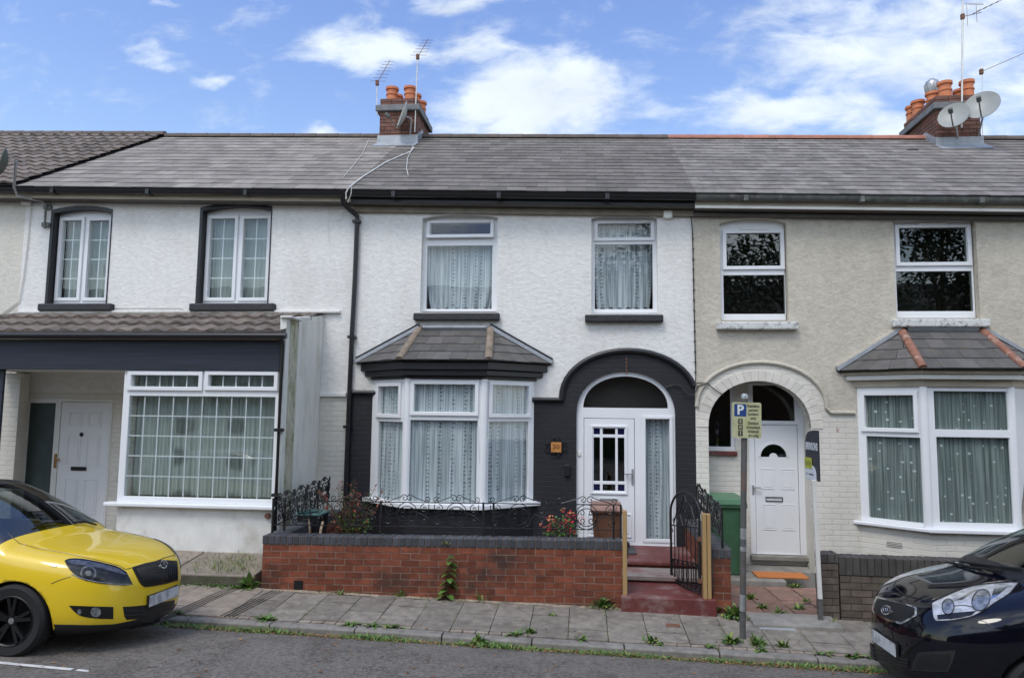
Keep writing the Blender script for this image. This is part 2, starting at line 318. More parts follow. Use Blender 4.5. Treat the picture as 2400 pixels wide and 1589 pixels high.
M['slate_l'] = mat('pale_weathered_slate', (.258,.232,.208), .85, .16, 5, .35, 40, isl=.21, spec=.2, stain=(.13,.12,.115), ss=2.0, stamt=.45)
M['slate_m'] = mat('dark_slate', (.172,.155,.14), .82, .14, 5, .35, 40, isl=.18, spec=.2, stain=(.095,.09,.075), ss=2.2, stamt=.5)
M['slate_r'] = mat('purple_grey_slate', (.20,.18,.167), .85, .16, 5, .35, 40, isl=.22, spec=.2, stain=(.33,.32,.29), ss=5, stamt=.4)
M['slate_bay'] = mat('bay_slate', (.098,.092,.09), .75, .18, 7, .4, 40, isl=.22, stain=(.14,.13,.08), ss=6, stamt=.4)
M['underlay'] = mat('roof_underlay', (.03,.03,.03), .9)
M['pantile'] = mat('brown_pantile', (.155,.125,.105), .85, .3, 7, .7, 50, isl=.28, stain=(.30,.28,.24), ss=10, stamt=.6)
M['ridge_dark'] = mat('brown_ridge_tile', (.115,.092,.08), .8, .25, 6, .4, 40, isl=.15)
M['ridge_red'] = mat('red_ridge_tile', (.38,.165,.115), .75, .2, 6, .4, 40, isl=.12)
M['hip_brown'] = mat('brown_hip_tile', (.235,.185,.14), .85, .2, 9, .6, 45, isl=.1, stain=(.08,.07,.05), ss=8, stamt=.5)
M['hip_red'] = mat('weathered_red_hip_tile', (.25,.11,.075), .8, .3, 12, .6, 45, isl=.12, stain=(.55,.45,.38), ss=9, stamt=.6)
M['lead'] = mat('lead_flashing', (.36,.38,.41), .5, .18, 6, .2, 20, metal=.2)
M['navy'] = mat('navy_stained_board', (.013,.018,.032), .6, .4, 3, .2, 20, stretch=(.4,1,9))
M['gutter_black'] = mat('black_gutter', (.013,.013,.015), .35, .2, 5)
M['gutter_grey'] = mat('weathered_grey_gutter', (.10,.105,.10), .5, .3, 6, stain=(.32,.31,.28), ss=8, stamt=.5)
M['wood_trim'] = mat('weathered_cream_board', (.42,.37,.29), .7, .2, 5, .3, 30, stain=(.2,.15,.10), ss=3, stamt=.5, stretch=(.3,1,2))
M['white_trim'] = mat('white_painted_timber', (.72,.70,.66), .6, .06, 4, .2, 30, stain=(.4,.36,.3), ss=4, stamt=.35)
M['eaves_shade'] = mat('brown_eaves_shade', (.21,.185,.145), .85, .25, 5, .3, 30)  # shade under the eaves, put into the colour
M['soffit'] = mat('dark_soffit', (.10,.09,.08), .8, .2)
M['brick_red'] = mat('red_brick', (.182,.056,.031), .85, .3, 9, .5, 70, isl=.28, spec=.25, stain=(.05,.032,.026), ss=1.5, stamt=.95)
M['brick_dirty'] = mat('sooty_brown_brick', (.105,.08,.062), .85, .25, 9, .5, 70, isl=.3, stain=(.09,.10,.06), ss=2, stamt=.6)
M['brick_chim'] = mat('chimney_brick', (.165,.075,.055), .85, .25, 7, .5, 60, isl=.25, stain=(.06,.045,.045), ss=3, stamt=.6)
M['coping'] = mat('blue_black_coping_brick', (.055,.057,.066), .5, .25, 12, .4, 60, isl=.2)
M['coping_dirty'] = mat('dark_coping_brick', (.062,.055,.05), .8, .25, 12, .4, 60, isl=.2)
M['mortar'] = mat('mortar', (.235,.175,.138), .95, .2, 10, .4, 80)
M['mortar_dark'] = mat('dark_mortar', (.05,.045,.04), .95, .2, 10)
M['terracotta'] = mat('terracotta_pot', (.56,.19,.085), .75, .15, 6, .2, 40)
M['iron'] = mat('black_wrought_iron', (.012,.012,.013), .4, .3, 12)
M['galv'] = mat('galvanised_steel', (.42,.43,.44), .45, .15, 9, metal=.7)
M['mast'] = mat('aerial_mast', (.62,.60,.56), .45, .2, 9, metal=.3)
M['rust'] = mat('rusty_metal', (.16,.075,.045), .8, .3, 14)
M['lead_dark'] = mat('dark_weathered_lead', (.15,.152,.16), .65, .25, 6, .2, 20)
M['frosted'] = mat('dark_frosted_pane', (.045,.065,.068), .3, .2, 5)
M['dish'] = mat('grey_dish', (.31,.315,.30), .5, .08, 6, stain=(.3,.31,.24), ss=5, stamt=.4)
M['dish_dark'] = mat('dark_dish', (.09,.10,.075), .6, .2, 6)
M['cable'] = mat('pale_cable', (.62,.60,.56), .6)
M['cable_black'] = mat('black_cable', (.02,.02,.02), .6)
M['plastic_white'] = mat('white_plastic', (.74,.73,.68), .45)
M['asphalt'] = None
M['concrete'] = mat('kerb_concrete', (.215,.20,.178), .9, .25, 12, .5, 90, stain=(.09,.085,.075), ss=5, stamt=.6)
M['concrete2'] = mat('worn_concrete', (.25,.235,.21), .9, .2, 8, .5, 70, stain=(.10,.095,.08), ss=3, stamt=.6)
M['soil'] = mat('soil', (.055,.040,.028), .95, .35, 14, .9, 40, bdist=.03)
M['red_paint'] = mat('red_painted_concrete', (.125,.028,.025), .55, .2, 5, .4, 60, stain=(.34,.27,.25), ss=3.2, stamt=.55)
M['wood_post'] = mat('new_softwood', (.38,.245,.105), .6, .12, 3, .2, 30, stretch=(10,10,.7), stain=(.38,.22,.08), ss=3, stamt=.5)
M['leaf'] = mat('weed_leaf', (.075,.155,.026), .5, .35, 18, isl=.35)
M['leaf_dark'] = mat('dark_leaf', (.028,.065,.016), .5, .3, 18, isl=.4)
M['leaf_yellow'] = mat('pale_grass_blade', (.22,.25,.06), .6, .35, 18, isl=.35)
M['leaf_red'] = mat('red_brown_leaf', (.17,.035,.02), .6, .35, 18, isl=.45)
M['litter'] = mat('dead_leaf', (.20,.105,.045), .8, .4, 18, isl=.5)
M['stem'] = mat('plant_stem', (.10,.085,.035), .8, .3, 18)
M['twig'] = mat('bare_twig', (.34,.26,.17), .8, .2, 18)
M['petal'] = mat('red_petal', (.55,.03,.04), .5, .3, 20, isl=.4)
M['petal2'] = mat('orange_petal', (.62,.22,.08), .5, .3, 20, isl=.4)
# ---------------- ground ----------------
FY = 10.8
def Yk(x): return 7.36-.018*max(-14, min(14, x))
def zp(x, y):
    a = .095-.0165*x; b = .04-.015*x; t = (y-Yk(x))/(8.55-Yk(x))
    return b+(a-b)*max(0, min(1.15, t))
def zr(x, y): return -.04-.015*x+.215*(1-math.exp(-max(0, Yk(x)-y)/.8))
def asphalt():
    m, n, L, b = newmat('asphalt'); b.inputs['Roughness'].default_value = .86; b.inputs['Specular IOR Level'].default_value = .3
    tc = N(n, 'ShaderNodeTexCoord')
    def nz(s, d=6, r=.6, di=0):
        q = N(n, 'ShaderNodeTexNoise', ins={'Scale': s, 'Detail': d, 'Roughness': r, 'Distortion': di}); L(tc.outputs['Object'], q.inputs['Vector']); return q
    def mix(c, fac, col):
        x = N(n, 'ShaderNodeMixRGB'); x.inputs[2].default_value = (*col, 1); L(fac, x.inputs[0]); L(c, x.inputs[1]); return x.outputs[0]
    def mr(s, a, bb, lo, hi, sm=True):
        q = N(n, 'ShaderNodeMapRange', ins={1: a, 2: bb, 3: lo, 4: hi})
        if sm: q.interpolation_type = 'SMOOTHSTEP'
        L(s, q.inputs[0]); return q.outputs[0]
    g = nz(110, 4, .85); s = N(n, 'ShaderNodeVectorMath', operation='SCALE'); s.inputs[0].default_value = (.178,.163,.146); L(mr(g.outputs[0], .28, .72, .35, 1.65, False), s.inputs['Scale']); c = s.outputs[0]
    c = mix(c, mr(nz(.55, 8, .7, .4).outputs[0], .5, .62, 0, .55), (.235,.212,.188))
    c = mix(c, mr(nz(1.7, 8, .7).outputs[0], .49, .57, 0, .55), (.085,.074,.064))
    c = mix(c, mr(nz(34, 4, .85).outputs[0], .49, .57, 0, .7), (.28,.245,.205))
    c = mix(c, mr(nz(22, 5, .85).outputs[0], .50, .57, 0, .6), (.075,.066,.058))
    c = mix(c, mr(nz(3.4, 9, .75).outputs[0], .64, .72, 0, .5), (.17,.12,.095))
    v = N(n, 'ShaderNodeTexVoronoi', feature='DISTANCE_TO_EDGE', ins={'Scale': .33}); w = nz(1.6, 8, .7)
    ad = N(n, 'ShaderNodeVectorMath', operation='MULTIPLY_ADD'); ad.inputs[1].default_value = (.5,.5,0); L(w.outputs['Color'], ad.inputs[0]); L(tc.outputs['Object'], ad.inputs[2]); L(ad.outputs[0], v.inputs['Vector'])
    c = mix(c, mr(v.outputs['Distance'], .002, .006, .30, 0), (.075,.068,.06))
    L(c, b.inputs['Base Color'])
    h = N(n, 'ShaderNodeMath', operation='MULTIPLY_ADD', ins={1: .6}); L(nz(60, 6, .85).outputs[0], h.inputs[0]); L(mr(v.outputs['Distance'], .0, .012, -.3, 0), h.inputs[2])
    bp = N(n, 'ShaderNodeBump', ins={'Strength': 1.0, 'Distance': .022}); L(h.outputs[0], bp.inputs['Height']); L(bp.outputs[0], b.inputs['Normal'])
    return m
M['asphalt'] = asphalt()
def sheet(name, xs, ys, zf, m, yf=None):
    mb = MB(); nx = len(xs)
    vs = []
    for y in ys:
        for x in xs:
            yy = yf(x, y) if yf else y
            vs.append((x, yy, zf(x, yy)))
    mb.add(vs, [(j*nx+i, j*nx+i+1, (j+1)*nx+i+1, (j+1)*nx+i) for j in range(len(ys)-1) for i in range(nx-1)])
    return kind(mb.build(name, m, recalc=False, smooth=True), 'structure')
xs_ = [-60,-40,-25,-18]+[-14+i*.5 for i in range(57)]+[18,25,40,60]
sheet('road', xs_, [-60,-30,-12,-4,0,2,3.5,4.5,5,5.4,5.8,6.1,6.4,6.65,6.85,7.0,7.12,7.22,7.3,7.37], zr, M['asphalt'], yf=lambda x, y: y if y < 4.4 else 4.5+(y-4.5)*(Yk(x)+.02-4.5)/2.87)
sheet('ground', [-90,-40,-15,0,15,40,90], [7.4,8.2,10,20,60,120], lambda x, y: -.32-.0165*max(-15, min(15, x)), M['soil'])
# kerb stones and flags
M['flag'] = mat('grey_paving_flag', (.215,.19,.158), .9, .32, 9, .7, 60, isl=.14, stain=(.105,.09,.07), ss=3.2, stamt=.75)
M['brownflag'] = mat('brown_worn_flag', (.27,.225,.18), .9, .25, 8, .6, 50, isl=.12, stain=(.14,.115,.085), ss=2.4, stamt=.6)
mb = MB(); x = -14.0
while x < 14:
    l = .9; a, b = x+.006, x+l-.006
    for (p, q) in ((a, b),):
        y0a, y0b = Yk(p), Yk(q); dz = R_.uniform(-.004, .004)
        za, zb = zp(p, y0a)+dz, zp(q, y0b)+dz
        mb.add([(p,y0a,za-.3),(q,y0b,zb-.3),(q,y0b,zb-.018),(p,y0a,za-.018),(p,y0a+.02,za),(q,y0b+.02,zb),(q,y0b+.125,zb),(p,y0a+.125,za),(q,y0b+.125,zb-.3),(p,y0a+.125,za-.3)],
               [(0,1,2,3),(3,2,5,4),(4,5,6,7),(7,6,8,9),(0,3,4,7,9),(1,8,6,5,2)])
    x += l
kind(mb.build('kerb', M['concrete'], bevel=.006), 'structure')
mb = MB(); mb2 = MB()
k = -35
while -.548+.4*k < 14:
    xa = -.548+.4*k; xb = xa+.4; g = .004
    br = R_.choice([7.83, 7.95, 8.08, 8.16]); yk = Yk(xa)+.128
    ys = [yk, br, 8.56] if R_.random() < .85 else [yk, 7.78, 8.2, 8.56]
    tgt = mb2 if (xa < -3.85 and xa > -7) else mb
    if R_.random() < .45 and xa > -3.9:
        ys[0] = yk+.075
        for q in range(3):   # small fill bricks along the kerb
            xq = xa+.4*q/3; z = zp(xq, yk)
            mb2.box(xq+.006, xq+.127, yk+.004, yk+.07, z-.1, z-.003)
    for j in range(len(ys)-1):
        y0, y1 = ys[j]+g, ys[j+1]-g; t = [R_.uniform(-.004, .004) for _ in range(4)]
        c = [(xa+g,y0),(xb-g,y0),(xb-g,y1),(xa+g,y1)]
        top = [(p[0], p[1], zp(*p)+t[i]) for i, p in enumerate(c)]; bot = [(p[0], p[1], zp(*p)-.12) for p in c]
        tgt.add(bot+top, [(4,5,6,7),(0,1,5,4),(1,2,6,5),(2,3,7,6),(3,0,4,7)])
    k += 1
kind(mb.build('pavement', M['flag']), 'structure')
kind(mb2.build('pavement_infill', M['brownflag']), 'structure')
M['grit'] = mat('sandy_grit', (.33,.27,.205), .95, .35, 16, .8, 60, stain=(.13,.11,.07), ss=5, stamt=.8)
sheet('pavement_edging', [-3.9+.2*i for i in range(28)], [0,1], lambda x, y: zp(x, y)+.003+.004*math.sin(x*9), M['grit'], yf=lambda x, y: 8.56 if y else 8.47+.025*noise.noise(Vector((x*2.3,0,1))))
sheet('pavement_bed', [-14+i for i in range(29)], [0,1], lambda x, y: zp(x, y)-.022, M['soil'], yf=lambda x, y: Yk(x)+.1 if y == 0 else 8.75)
# raised forecourt of the left house
mb = MB(); 
for (xa, xb, ya, yb, za, zb) in [(-9.0,-6.2,8.62,9.8,.30,.40),(-6.2,-5.0,8.6,9.6,.295,.40),(-5.0,-3.93,8.6,9.6,.285,.395),(-9.0,-6.2,9.81,10.9,.40,.40)]:
    g = .006
    mb.add([(xa+g,ya,-.1),(xb-g,ya,-.1),(xb-g,yb,-.1),(xa+g,yb,-.1),(xa+g,ya,za),(xb-g,ya,za),(xb-g,yb,zb),(xa+g,yb,zb)], [(4,5,6,7),(0,1,5,4),(1,2,6,5),(2,3,7,6),(3,0,4,7)])
kind(mb.build('forecourt', M['brownflag'], bevel=.012), 'structure')
M['mossy'] = mat('mossy_kerb_face', (.085,.078,.055), .9, .35, 8, .8, 40, stain=(.05,.06,.025), ss=3, stamt=.6)
kind(MB().box(-9.0,-3.93,8.575,8.6,-.1,.27).build('forecourt_edging', M['mossy']), 'structure')
# path and slabs of the right house
mb = MB()
PXa, PXb = 1.72, 3.05
for i in range(4):
    for j in range(8):
        xa = PXa+(PXb-PXa)*i/4; xb = PXa+(PXb-PXa)*(i+1)/4; ya = 8.6+1.62*j/8; yb = 8.6+1.62*(j+1)/8
        z = .055-.05*(j/8)+R_.uniform(-.006, .006); mb.box(xa+.006, xb-.006, ya+.006, yb-.006, z-.12, z)
M['redtile'] = mat('worn_red_tile_path', (.215,.125,.095), .85, .25, 9, .5, 60, isl=.2, stain=(.16,.14,.11), ss=3, stamt=.6)
kind(mb.build('path', M['redtile']), 'structure')
kind(MB().box(1.80,2.72,8.14,8.61,-.02,.085).box(1.80,2.7,10.24,10.8,-.2,.075).build('path_kerbstone', M['concrete2'], bevel=.015), 'structure')
kind(MB().box(-3.6,-.05,8.7,10.8,-.2,.42).build('garden_soil', M['soil']), 'structure')
M['white_line'] = mat('worn_white_road_paint', (.62,.61,.58), .8, .2, 14, .3, 60, stain=(.22,.21,.20), ss=7, stamt=.9)
# ---------------- houses ----------------
X0, XLM, XMR, XRF = PX(60,500,FY), PX(818,900,FY), PX(1626,650,FY), PX(2293,345,13.9)
XFL, XFR = X0-5.5, XRF+5.3
YE, YR = FY-.25, 13.9
_a, _b = P(50,437,YE), P(2400,460,YE); _c, _d = P(390,321,YR), P(2380,328,YR)
def zE(x): return _a.z+(_b.z-_a.z)*(x-_a.x)/(_b.x-_a.x)
def zR(x): return _c.z+(_d.z-_c.z)*(x-_c.x)/(_d.x-_c.x)
def lerp(a, b, t): return a+(b-a)*t
def slates(mb, e0, e1, r0, r1, rows, w, th=.012, lap=1.12, jit=.004, gap=.003):
    e0, e1, r0, r1 = map(Vector, (e0, e1, r0, r1)); nrm = (e1-e0).cross(r0-e0 if (r0-e0).length > 1e-6 else r1-e0).normalized()
    if nrm.z < 0: nrm = -nrm
    for j in range(rows):
        t0, t1 = j/rows, min(1.0, (j+lap)/rows)
        a0, a1, b0, b1 = e0.lerp(r0, t0), e1.lerp(r1, t0), e0.lerp(r0, t1), e1.lerp(r1, t1)
        Lr = (a1-a0).length
        if Lr < .02: continue
        s = -(w*.5 if j % 2 else 0)
        while s < Lr-.01:
            s0, s1 = max(0, s)+gap/2, min(Lr, s+w)-gap/2; s += w
            if s1-s0 < .015: continue
            f0, f1 = s0/Lr, s1/Lr; d = R_.uniform(0, jit); dd = nrm*(th+d); jv = (b0-a0)*R_.uniform(-.05, .03)
            p = [a0.lerp(a1, f0)+dd+jv, a0.lerp(a1, f1)+dd+jv, b0.lerp(b1, f1)+nrm*.002, b0.lerp(b1, f0)+nrm*.002]
            mb.add(p+[p[0]-dd, p[1]-dd], [(0,1,2,3),(4,5,1,0),(0,3,4),(1,5,2)])
def pantiles(mb, e0, e1, r0, r1, rows, w, amp=.028, lip=.03):
    e0, e1, r0, r1 = map(Vector, (e0, e1, r0, r1)); nrm = (e1-e0).cross(r0-e0).normalized()
    if nrm.z < 0: nrm = -nrm
    n = 8
    for j in range(rows):
        t0, t1 = j/rows, min(1, (j+1.1)/rows)
        a0, a1, b0, b1 = e0.lerp(r0, t0), e1.lerp(r1, t0), e0.lerp(r0, t1), e1.lerp(r1, t1); Lr = (a1-a0).length
        k = int(Lr/w+.5)
        for i in range(k):
            vs = []; dj = R_.uniform(-.004, .005); js = R_.uniform(-.012, .012)
            for q in range(n+1):
                f = (i+q/n)/k; ph = q/n
                h = amp*(math.sin(2*math.pi*ph)*.5+.5)**1.3
                vs += [a0.lerp(a1, f)+nrm*(h+lip+dj)+(b0-a0)*js, b0.lerp(b1, f)+nrm*(h+.002), a0.lerp(a1, f)+nrm*(h*.6+.0)+(b0-a0)*js]
            fs = []
            for q in range(n): fs += [(3*q,3*q+3,3*q+4,3*q+1),(3*q+2,3*q+5,3*q+3,3*q)]
            mb.add(vs, fs)
def ridge(mb, a, b, l=.45, r=.095, n=8):
    a, b = Vector(a), Vector(b); L = (b-a).length; k = max(1, int(L/l)); d = (b-a)/k; u = d.normalized(); sd = u.cross(Vector((0,0,1))).normalized(); up = sd.cross(u)
    for i in range(k):
        p, q = a+d*i, a+d*(i+1.0); r0, r1 = r*1.0, r*.93
        vs = []
        for m in range(n+1):
            t = rad(-15+210*m/n); vs += [p+sd*math.cos(t)*r1+up*math.sin(t)*r1*.8, q+sd*math.cos(t)*r0+up*math.sin(t)*r0*.8]
        mb.add(vs, [(2*m,2*m+1,2*m+3,2*m+2) for m in range(n)]+[tuple(range(0, 2*n+2, 2)), tuple(range(2*n+1, 0, -2))])
def roof(root, x0, x1, m, rows, w, ridgemat, tiles=False, rx0=None, rx1=None, dz=0, name='roof'):
    rx0 = x0 if rx0 is None else rx0; rx1 = x1 if rx1 is None else rx1
    e0, e1 = Vector((x0, YE, zE(x0)+dz)), Vector((x1, YE, zE(x1)+dz)); r0, r1 = Vector((rx0, YR, zR(rx0)+dz)), Vector((rx1, YR, zR(rx1)+dz))
    mb = MB(); (pantiles if tiles else slates)(mb, e0, e1, r0, r1, rows, w)
    o = mb.build(name, m, root, recalc=False)
    u = MB(); dn = Vector((0,0,-.02)); bk0, bk1 = Vector((rx0, 2*YR-YE, zE(x0)+dz)), Vector((rx1, 2*YR-YE, zE(x1)+dz))
    u.quad(e0+dn, e1+dn, r1+dn, r0+dn); u.quad(r0+dn, r1+dn, bk1+dn, bk0+dn)
    u.build('underlay', M['underlay'], o, recalc=False)
    rd = MB(); ridge(rd, r0+Vector((0,0,.0)), r1+Vector((0,0,.0))); rd.build('ridge_tile', ridgemat, o, auto=40)
    return o
def wallpoly(name, root, m, poly, holes=(), th=.24, y=FY, bevel=0): return MB().prism(poly, y, y+th, holes).build(name, m, root)
def segarch(x0, x1, zs, za, n=10):
    w = (x1-x0)/2; h = max(.001, za-zs); r = (w*w+h*h)/(2*h); cx = (x0+x1)/2; cz = za-r; a = math.degrees(math.asin(min(1, w/r)))
    return [(cx+r*math.sin(rad(-a+2*a*i/n)), cz+r*math.cos(rad(-a+2*a*i/n))) for i in range(n+1)]
def hole(uL, uR, vS, vA, vB, Y=FY):
    x0, x1, z0, zs = rect(uL, uR, vS, vB, Y); za = PZ((uL+uR)/2, vA, Y)
    return [(x0, z0)]+segarch(x0, x1, zs, za)+[(x1, z0)]
def ring(mb, r, w, y0, y1):
    x0, x1, z0, z1 = r
    return mb.prism([(x0,z0),(x1,z0),(x1,z1),(x0,z1)], y0, y1, [[(x0+w,z0+w),(x1-w,z0+w),(x1-w,z1-w),(x0+w,z1-w)]])
def rp(r): return [(r[0],r[2]),(r[1],r[2]),(r[1],r[3]),(r[0],r[3])]
def curtain(x0, x1, z0, z1, y, folds, amp=.025, gather=0, seed=0, n=6):
    rr = random.Random(seed); mb = MB(); nx = int(folds*n); nz = 10; vs = []
    ph = [rr.uniform(0, 6) for _ in range(4)]
    for j in range(nz+1):
        tz = j/nz
        for i in range(nx+1):
            t = i/nx; f = 2*math.pi*folds
            tt = t+.35/folds*math.sin(2*math.pi*t*2.3+ph[0])
            a = amp*(math.sin(f*tt+ph[1]+.5*tz)*.7+.45*math.sin(f*.47*tt+ph[2])+.25*math.sin(f*2.1*tt+ph[3]))
            zz = z1+(z0-z1)*tz
            if gather: zz += gather*abs(math.sin(2*math.pi*t*3+ph[0]))*tz**3
            xx = x0+(x1-x0)*t
            if gather: xx += (.5-t)*(x1-x0)*.12*(tz**4)
            vs.append((xx, y+a*(.8+.4*tz), zz))
    mb.add(vs, [(j*(nx+1)+i, j*(nx+1)+i+1, (j+1)*(nx+1)+i+1, (j+1)*(nx+1)+i) for j in range(nz) for i in range(nx)])
    return mb
def window(root, outer, lights, Y, T=None, curt=None, glass='glass', fm='upvc', name='window', depth=.07, seed=0, head=None, cfolds=9, cmat='lace', gather=0, cy=.16, camp=.025, barw=.014):
    """outer and lights are rectangles x0,x1,z0,z1 in the window's plane; lights: (rect, sash?, (nx,nz) glazing bars or None, tilt)"""
    T = T or Matrix.Identity(4)
    poly = rp(outer)
    if head: poly = [(outer[0],outer[2]),(outer[1],outer[2])]+list(reversed(head))
    w = MB().prism(poly, Y, Y+depth, [rp(l[0]) for l in lights]).xf(T).build(name, M[fm], root, bevel=.006)
    for (r, sash, bars, tilt) in lights:
        TT = T
        if tilt: TT = T @ Matrix.Translation((0,Y,r[3]+.04)) @ Matrix.Rotation(rad(-tilt), 4, 'X') @ Matrix.Translation((0,-Y,-r[3]-.04))
        if sash:
            ring(MB(), (r[0]-.055,r[1]+.055,r[2]-.055,r[3]+.05), .054, Y-.028, Y-.002).xf(TT).build('sash', M[fm], w, bevel=.006)
        MB().box(r[0]-.004, r[1]+.004, Y+.02 if not tilt else Y-.012, Y+.024 if not tilt else Y-.008, r[2]-.004, r[3]+.004).xf(TT).build('pane', M[glass], w)
        if bars:
            g = MB(); nx, nz = bars
            xs = [lerp(r[0], r[1], i/nx) for i in range(1, nx)]; zs = [lerp(r[2], r[3], i/nz) for i in range(1, nz)]
            for z in zs: g.box(r[0], r[1], Y+.026, Y+.034, z-barw/2, z+barw/2)
            for xx in xs: g.box(xx-barw/2, xx+barw/2, Y+.0245, Y+.0355, r[2], r[3])
            g.xf(T).build('glazing_bars', M['upvc'], w)
    if curt:
        x0, x1, z0, z1 = curt
        curtain(x0, x1, z0, z1, Y+cy, cfolds, camp, seed=seed, gather=gather).xf(T).build('curtain', M[cmat], w, smooth=True, recalc=False)
    return w
def sill(root, uL, uR, vT, vB, m, Y=FY, out=.10):
    x0, x1, z0, z1 = rect(uL, uR, vT, vB, Y-out)
    MB().box(x0, x1, Y-out, Y+.06, z0, z1).build('window_sill', m, root, bevel=.018)
def bound(r, pad=.02): return (min(q[0] for q in r)-pad, max(q[1] for q in r)+pad, min(q[2] for q in r)-pad, max(q[3] for q in r)+pad)
def eaves(root, x0, x1, gm, fm, gr=.055, fh=.17, boards=True, trim=None):
    y = YE-.03; k = 16
    g = MB(); n = 8
    a, b = Vector((x0, y, zE(x0)-.055)), Vector((x1, y, zE(x1)-.055))
    vs = []
    for p in (a, b):
        for i in range(n+1):
            t = math.pi+math.pi*i/n; vs.append(p+Vector((0, gr*math.cos(t), gr*1.15*math.sin(t))))
        vs += [p+Vector((0, gr*1.1, .012)), p+Vector((0, gr*.8, .0)), p+Vector((0, -gr*.8, 0)), p+Vector((0, -gr*1.12, .012))]
    m = n+5
    g.add(vs, [(i, (i+1) % m, m+(i+1) % m, m+i) for i in range(m)]+[tuple(range(m)), tuple(range(2*m-1, m-1, -1))])
    L = x1-x0
    for i in range(int(L/1.6)):
        xx = x0+.7+1.6*i; zz = zE(xx)-.055; g.box(xx-.03, xx+.03, y-gr*1.25, y+gr, zz-gr*1.3, zz+.008)
    g.build('gutter', M[gm], root, auto=40)
    f = MB(); f.bar((x0, YE+.055, zE(x0)-fh/2-.03), (x1, YE+.055, zE(x1)-fh/2-.03), .03, fh); f.build('fascia', M[fm], root)
    if trim:
        t = MB(); t.bar((x0, YE+.03, zE(x0)-fh-.02), (x1, YE+.03, zE(x1)-fh-.02), .04, .035); t.build('fascia_trim', M[trim], root)
    s = MB(); s.bar((x0, YE+.165, zE(x0)-fh-.035), (x1, YE+.165, zE(x1)-fh-.035), .22, .02); s.build('soffit', M['soffit'], root)
def house_shell(root, x0, x1):
    MB().box(x0+.02, x1-.02, FY+1.5, 17.0, -.2, zE(x1)-.1).build('interior', M['dark'], root)
    b = MB(); b.box(x0, x1, 17.0, 17.2, -.2, zE(x1)-.05); b.build('rear_wall', M['cream_cast'], root)
def eavetop(x0, x1): return [(x1, zE(x1)-.14), (x0, zE(x0)-.14)]
def downpipe(root, pts, r=.034, name='downpipe', m='gutter_black', clips=()):
    mb = MB().tube(pts, r, 10)
    for c in clips: mb.box(c[0]-r*1.6, c[0]+r*1.6, c[1]-r*1.3, c[1]+r*2.2, c[2]-.02, c[2]+.02)
    return mb.build(name, M[m], root, auto=50)

# ---- left house: white, with a shop front under a tiled lean-to ----
SF = 9.45; HG = 'houses of the terrace'
hl = thing('terraced_house', ((X0+XLM)/2, FY, .3), 'white roughcast house with a navy shop front and a pantiled lean-to roof', 'house', HG)
zs_ = PZ(770, 925, FY)
h1 = hole(118, 257, 498, 489, 715); h2 = hole(469, 633, 492, 482, 714)
wallpoly('wall', hl, M['white_cast'], [(X0,zs_),(XLM,zs_)]+eavetop(X0,XLM), [h1, h2])
dL = rect(42, 256, 934, 1250, FY); dz0 = .40
wallpoly('lower_wall', hl, M['white_brick2'], [(X0,-.2),(XLM,-.2),(XLM,zs_),(X0,zs_)], [[(dL[0],dz0),(dL[1],dz0),(dL[1],dL[3]),(dL[0],dL[3])]])
MB().box(PX(745,925,FY), XLM-.03, FY-.05, FY, zs_-.03, zs_+.035).build('string_course', M['white_smooth'], hl, bevel=.01)
house_shell(hl, X0, XLM)
for h, fr, li, sd in ((h1, (126,257,505,712), ((143,187,517.5,698),(207,252,517.5,698)), 1), (h2, (476,634,503,711), ((491,548,513,698),(569,625,513,698)), 2)):
    yy = FY+.13
    li = [rect(*q, yy) for q in li]; fr = rect(*fr, yy); fr = (h[0][0]-.02, h[-1][0]+.02, fr[2]-.02, fr[3]+.12)
    window(hl, fr, [(q, True, (2,4), 0) for q in li], yy, curt=bound(li), cmat='blind', cfolds=14, seed=sd, camp=.012)
    hb = [(p[0], p[1]) for p in h]; cx_ = sum(p[0] for p in h)/len(h)
    inner = [(p[0]+(.012 if p[0] < cx_-.02 else -.012), p[1]-(.0 if i in (0, len(h)-1) else .012)) for i, p in enumerate(h)]
    outer = [(p[0]+(-.035 if p[0] < cx_-.02 else .004), p[1]+(0 if i in (0, len(h)-1) else .04)) for i, p in enumerate(h)]
    MB().prism(outer+list(reversed(inner)), FY-.012, FY+.135).build('window_reveal', M['black_paint'], hl)
sill(hl, 87, 259, 711, 728, M['sill_black']); sill(hl, 442, 641, 710.5, 728.5, M['sill_black'])
roof(hl, X0, XLM, M['slate_l'], 15, .33, M['ridge_dark'], rx0=PX(390,320,YR), rx1=XLM)
eaves(hl, X0, XLM, 'gutter_black', 'wood_trim', fh=.15)
# lean-to over the shop front
XS1 = PX(659, 1020, SF); XS0 = X0+.05; zF0, zF1 = PZ(400,868,SF), PZ(400,797,SF)
ze_ = PZ(400,784,SF-.12); zt_ = PZ(400,737,FY)
mb = MB(); pantiles(mb, (XS0,SF-.14,ze_), (XS1+.03,SF-.14,ze_), (XS0,FY-.01,zt_), (XS1+.03,FY-.01,zt_), 3, .26, .034, .055); lo = mb.build('lean_to_roof', M['pantile'], hl, recalc=False, smooth=False)
MB().quad((XS0,SF-.13,ze_-.015),(XS1,SF-.13,ze_-.015),(XS1,FY,zt_-.015),(XS0,FY,zt_-.015)).build('underlay', M['underlay'], lo, recalc=False)
MB().box(XS0, XS1+.3, FY-.06, FY-.001, zt_+.01, zt_+.06).build('flashing', M['white_smooth'], lo, bevel=.015)
MB().tube([(XS0,SF-.16,ze_-.015),(XS1+.08,SF-.16,ze_-.02)], .042, 10).build('lean_to_gutter', M['gutter_black'], hl, auto=40)
MB().box(XS0, XS1-.005, SF-.10, SF-.06, zF1-.0, zF1+.045).build('lean_to_trim', M['wood_trim'], hl)
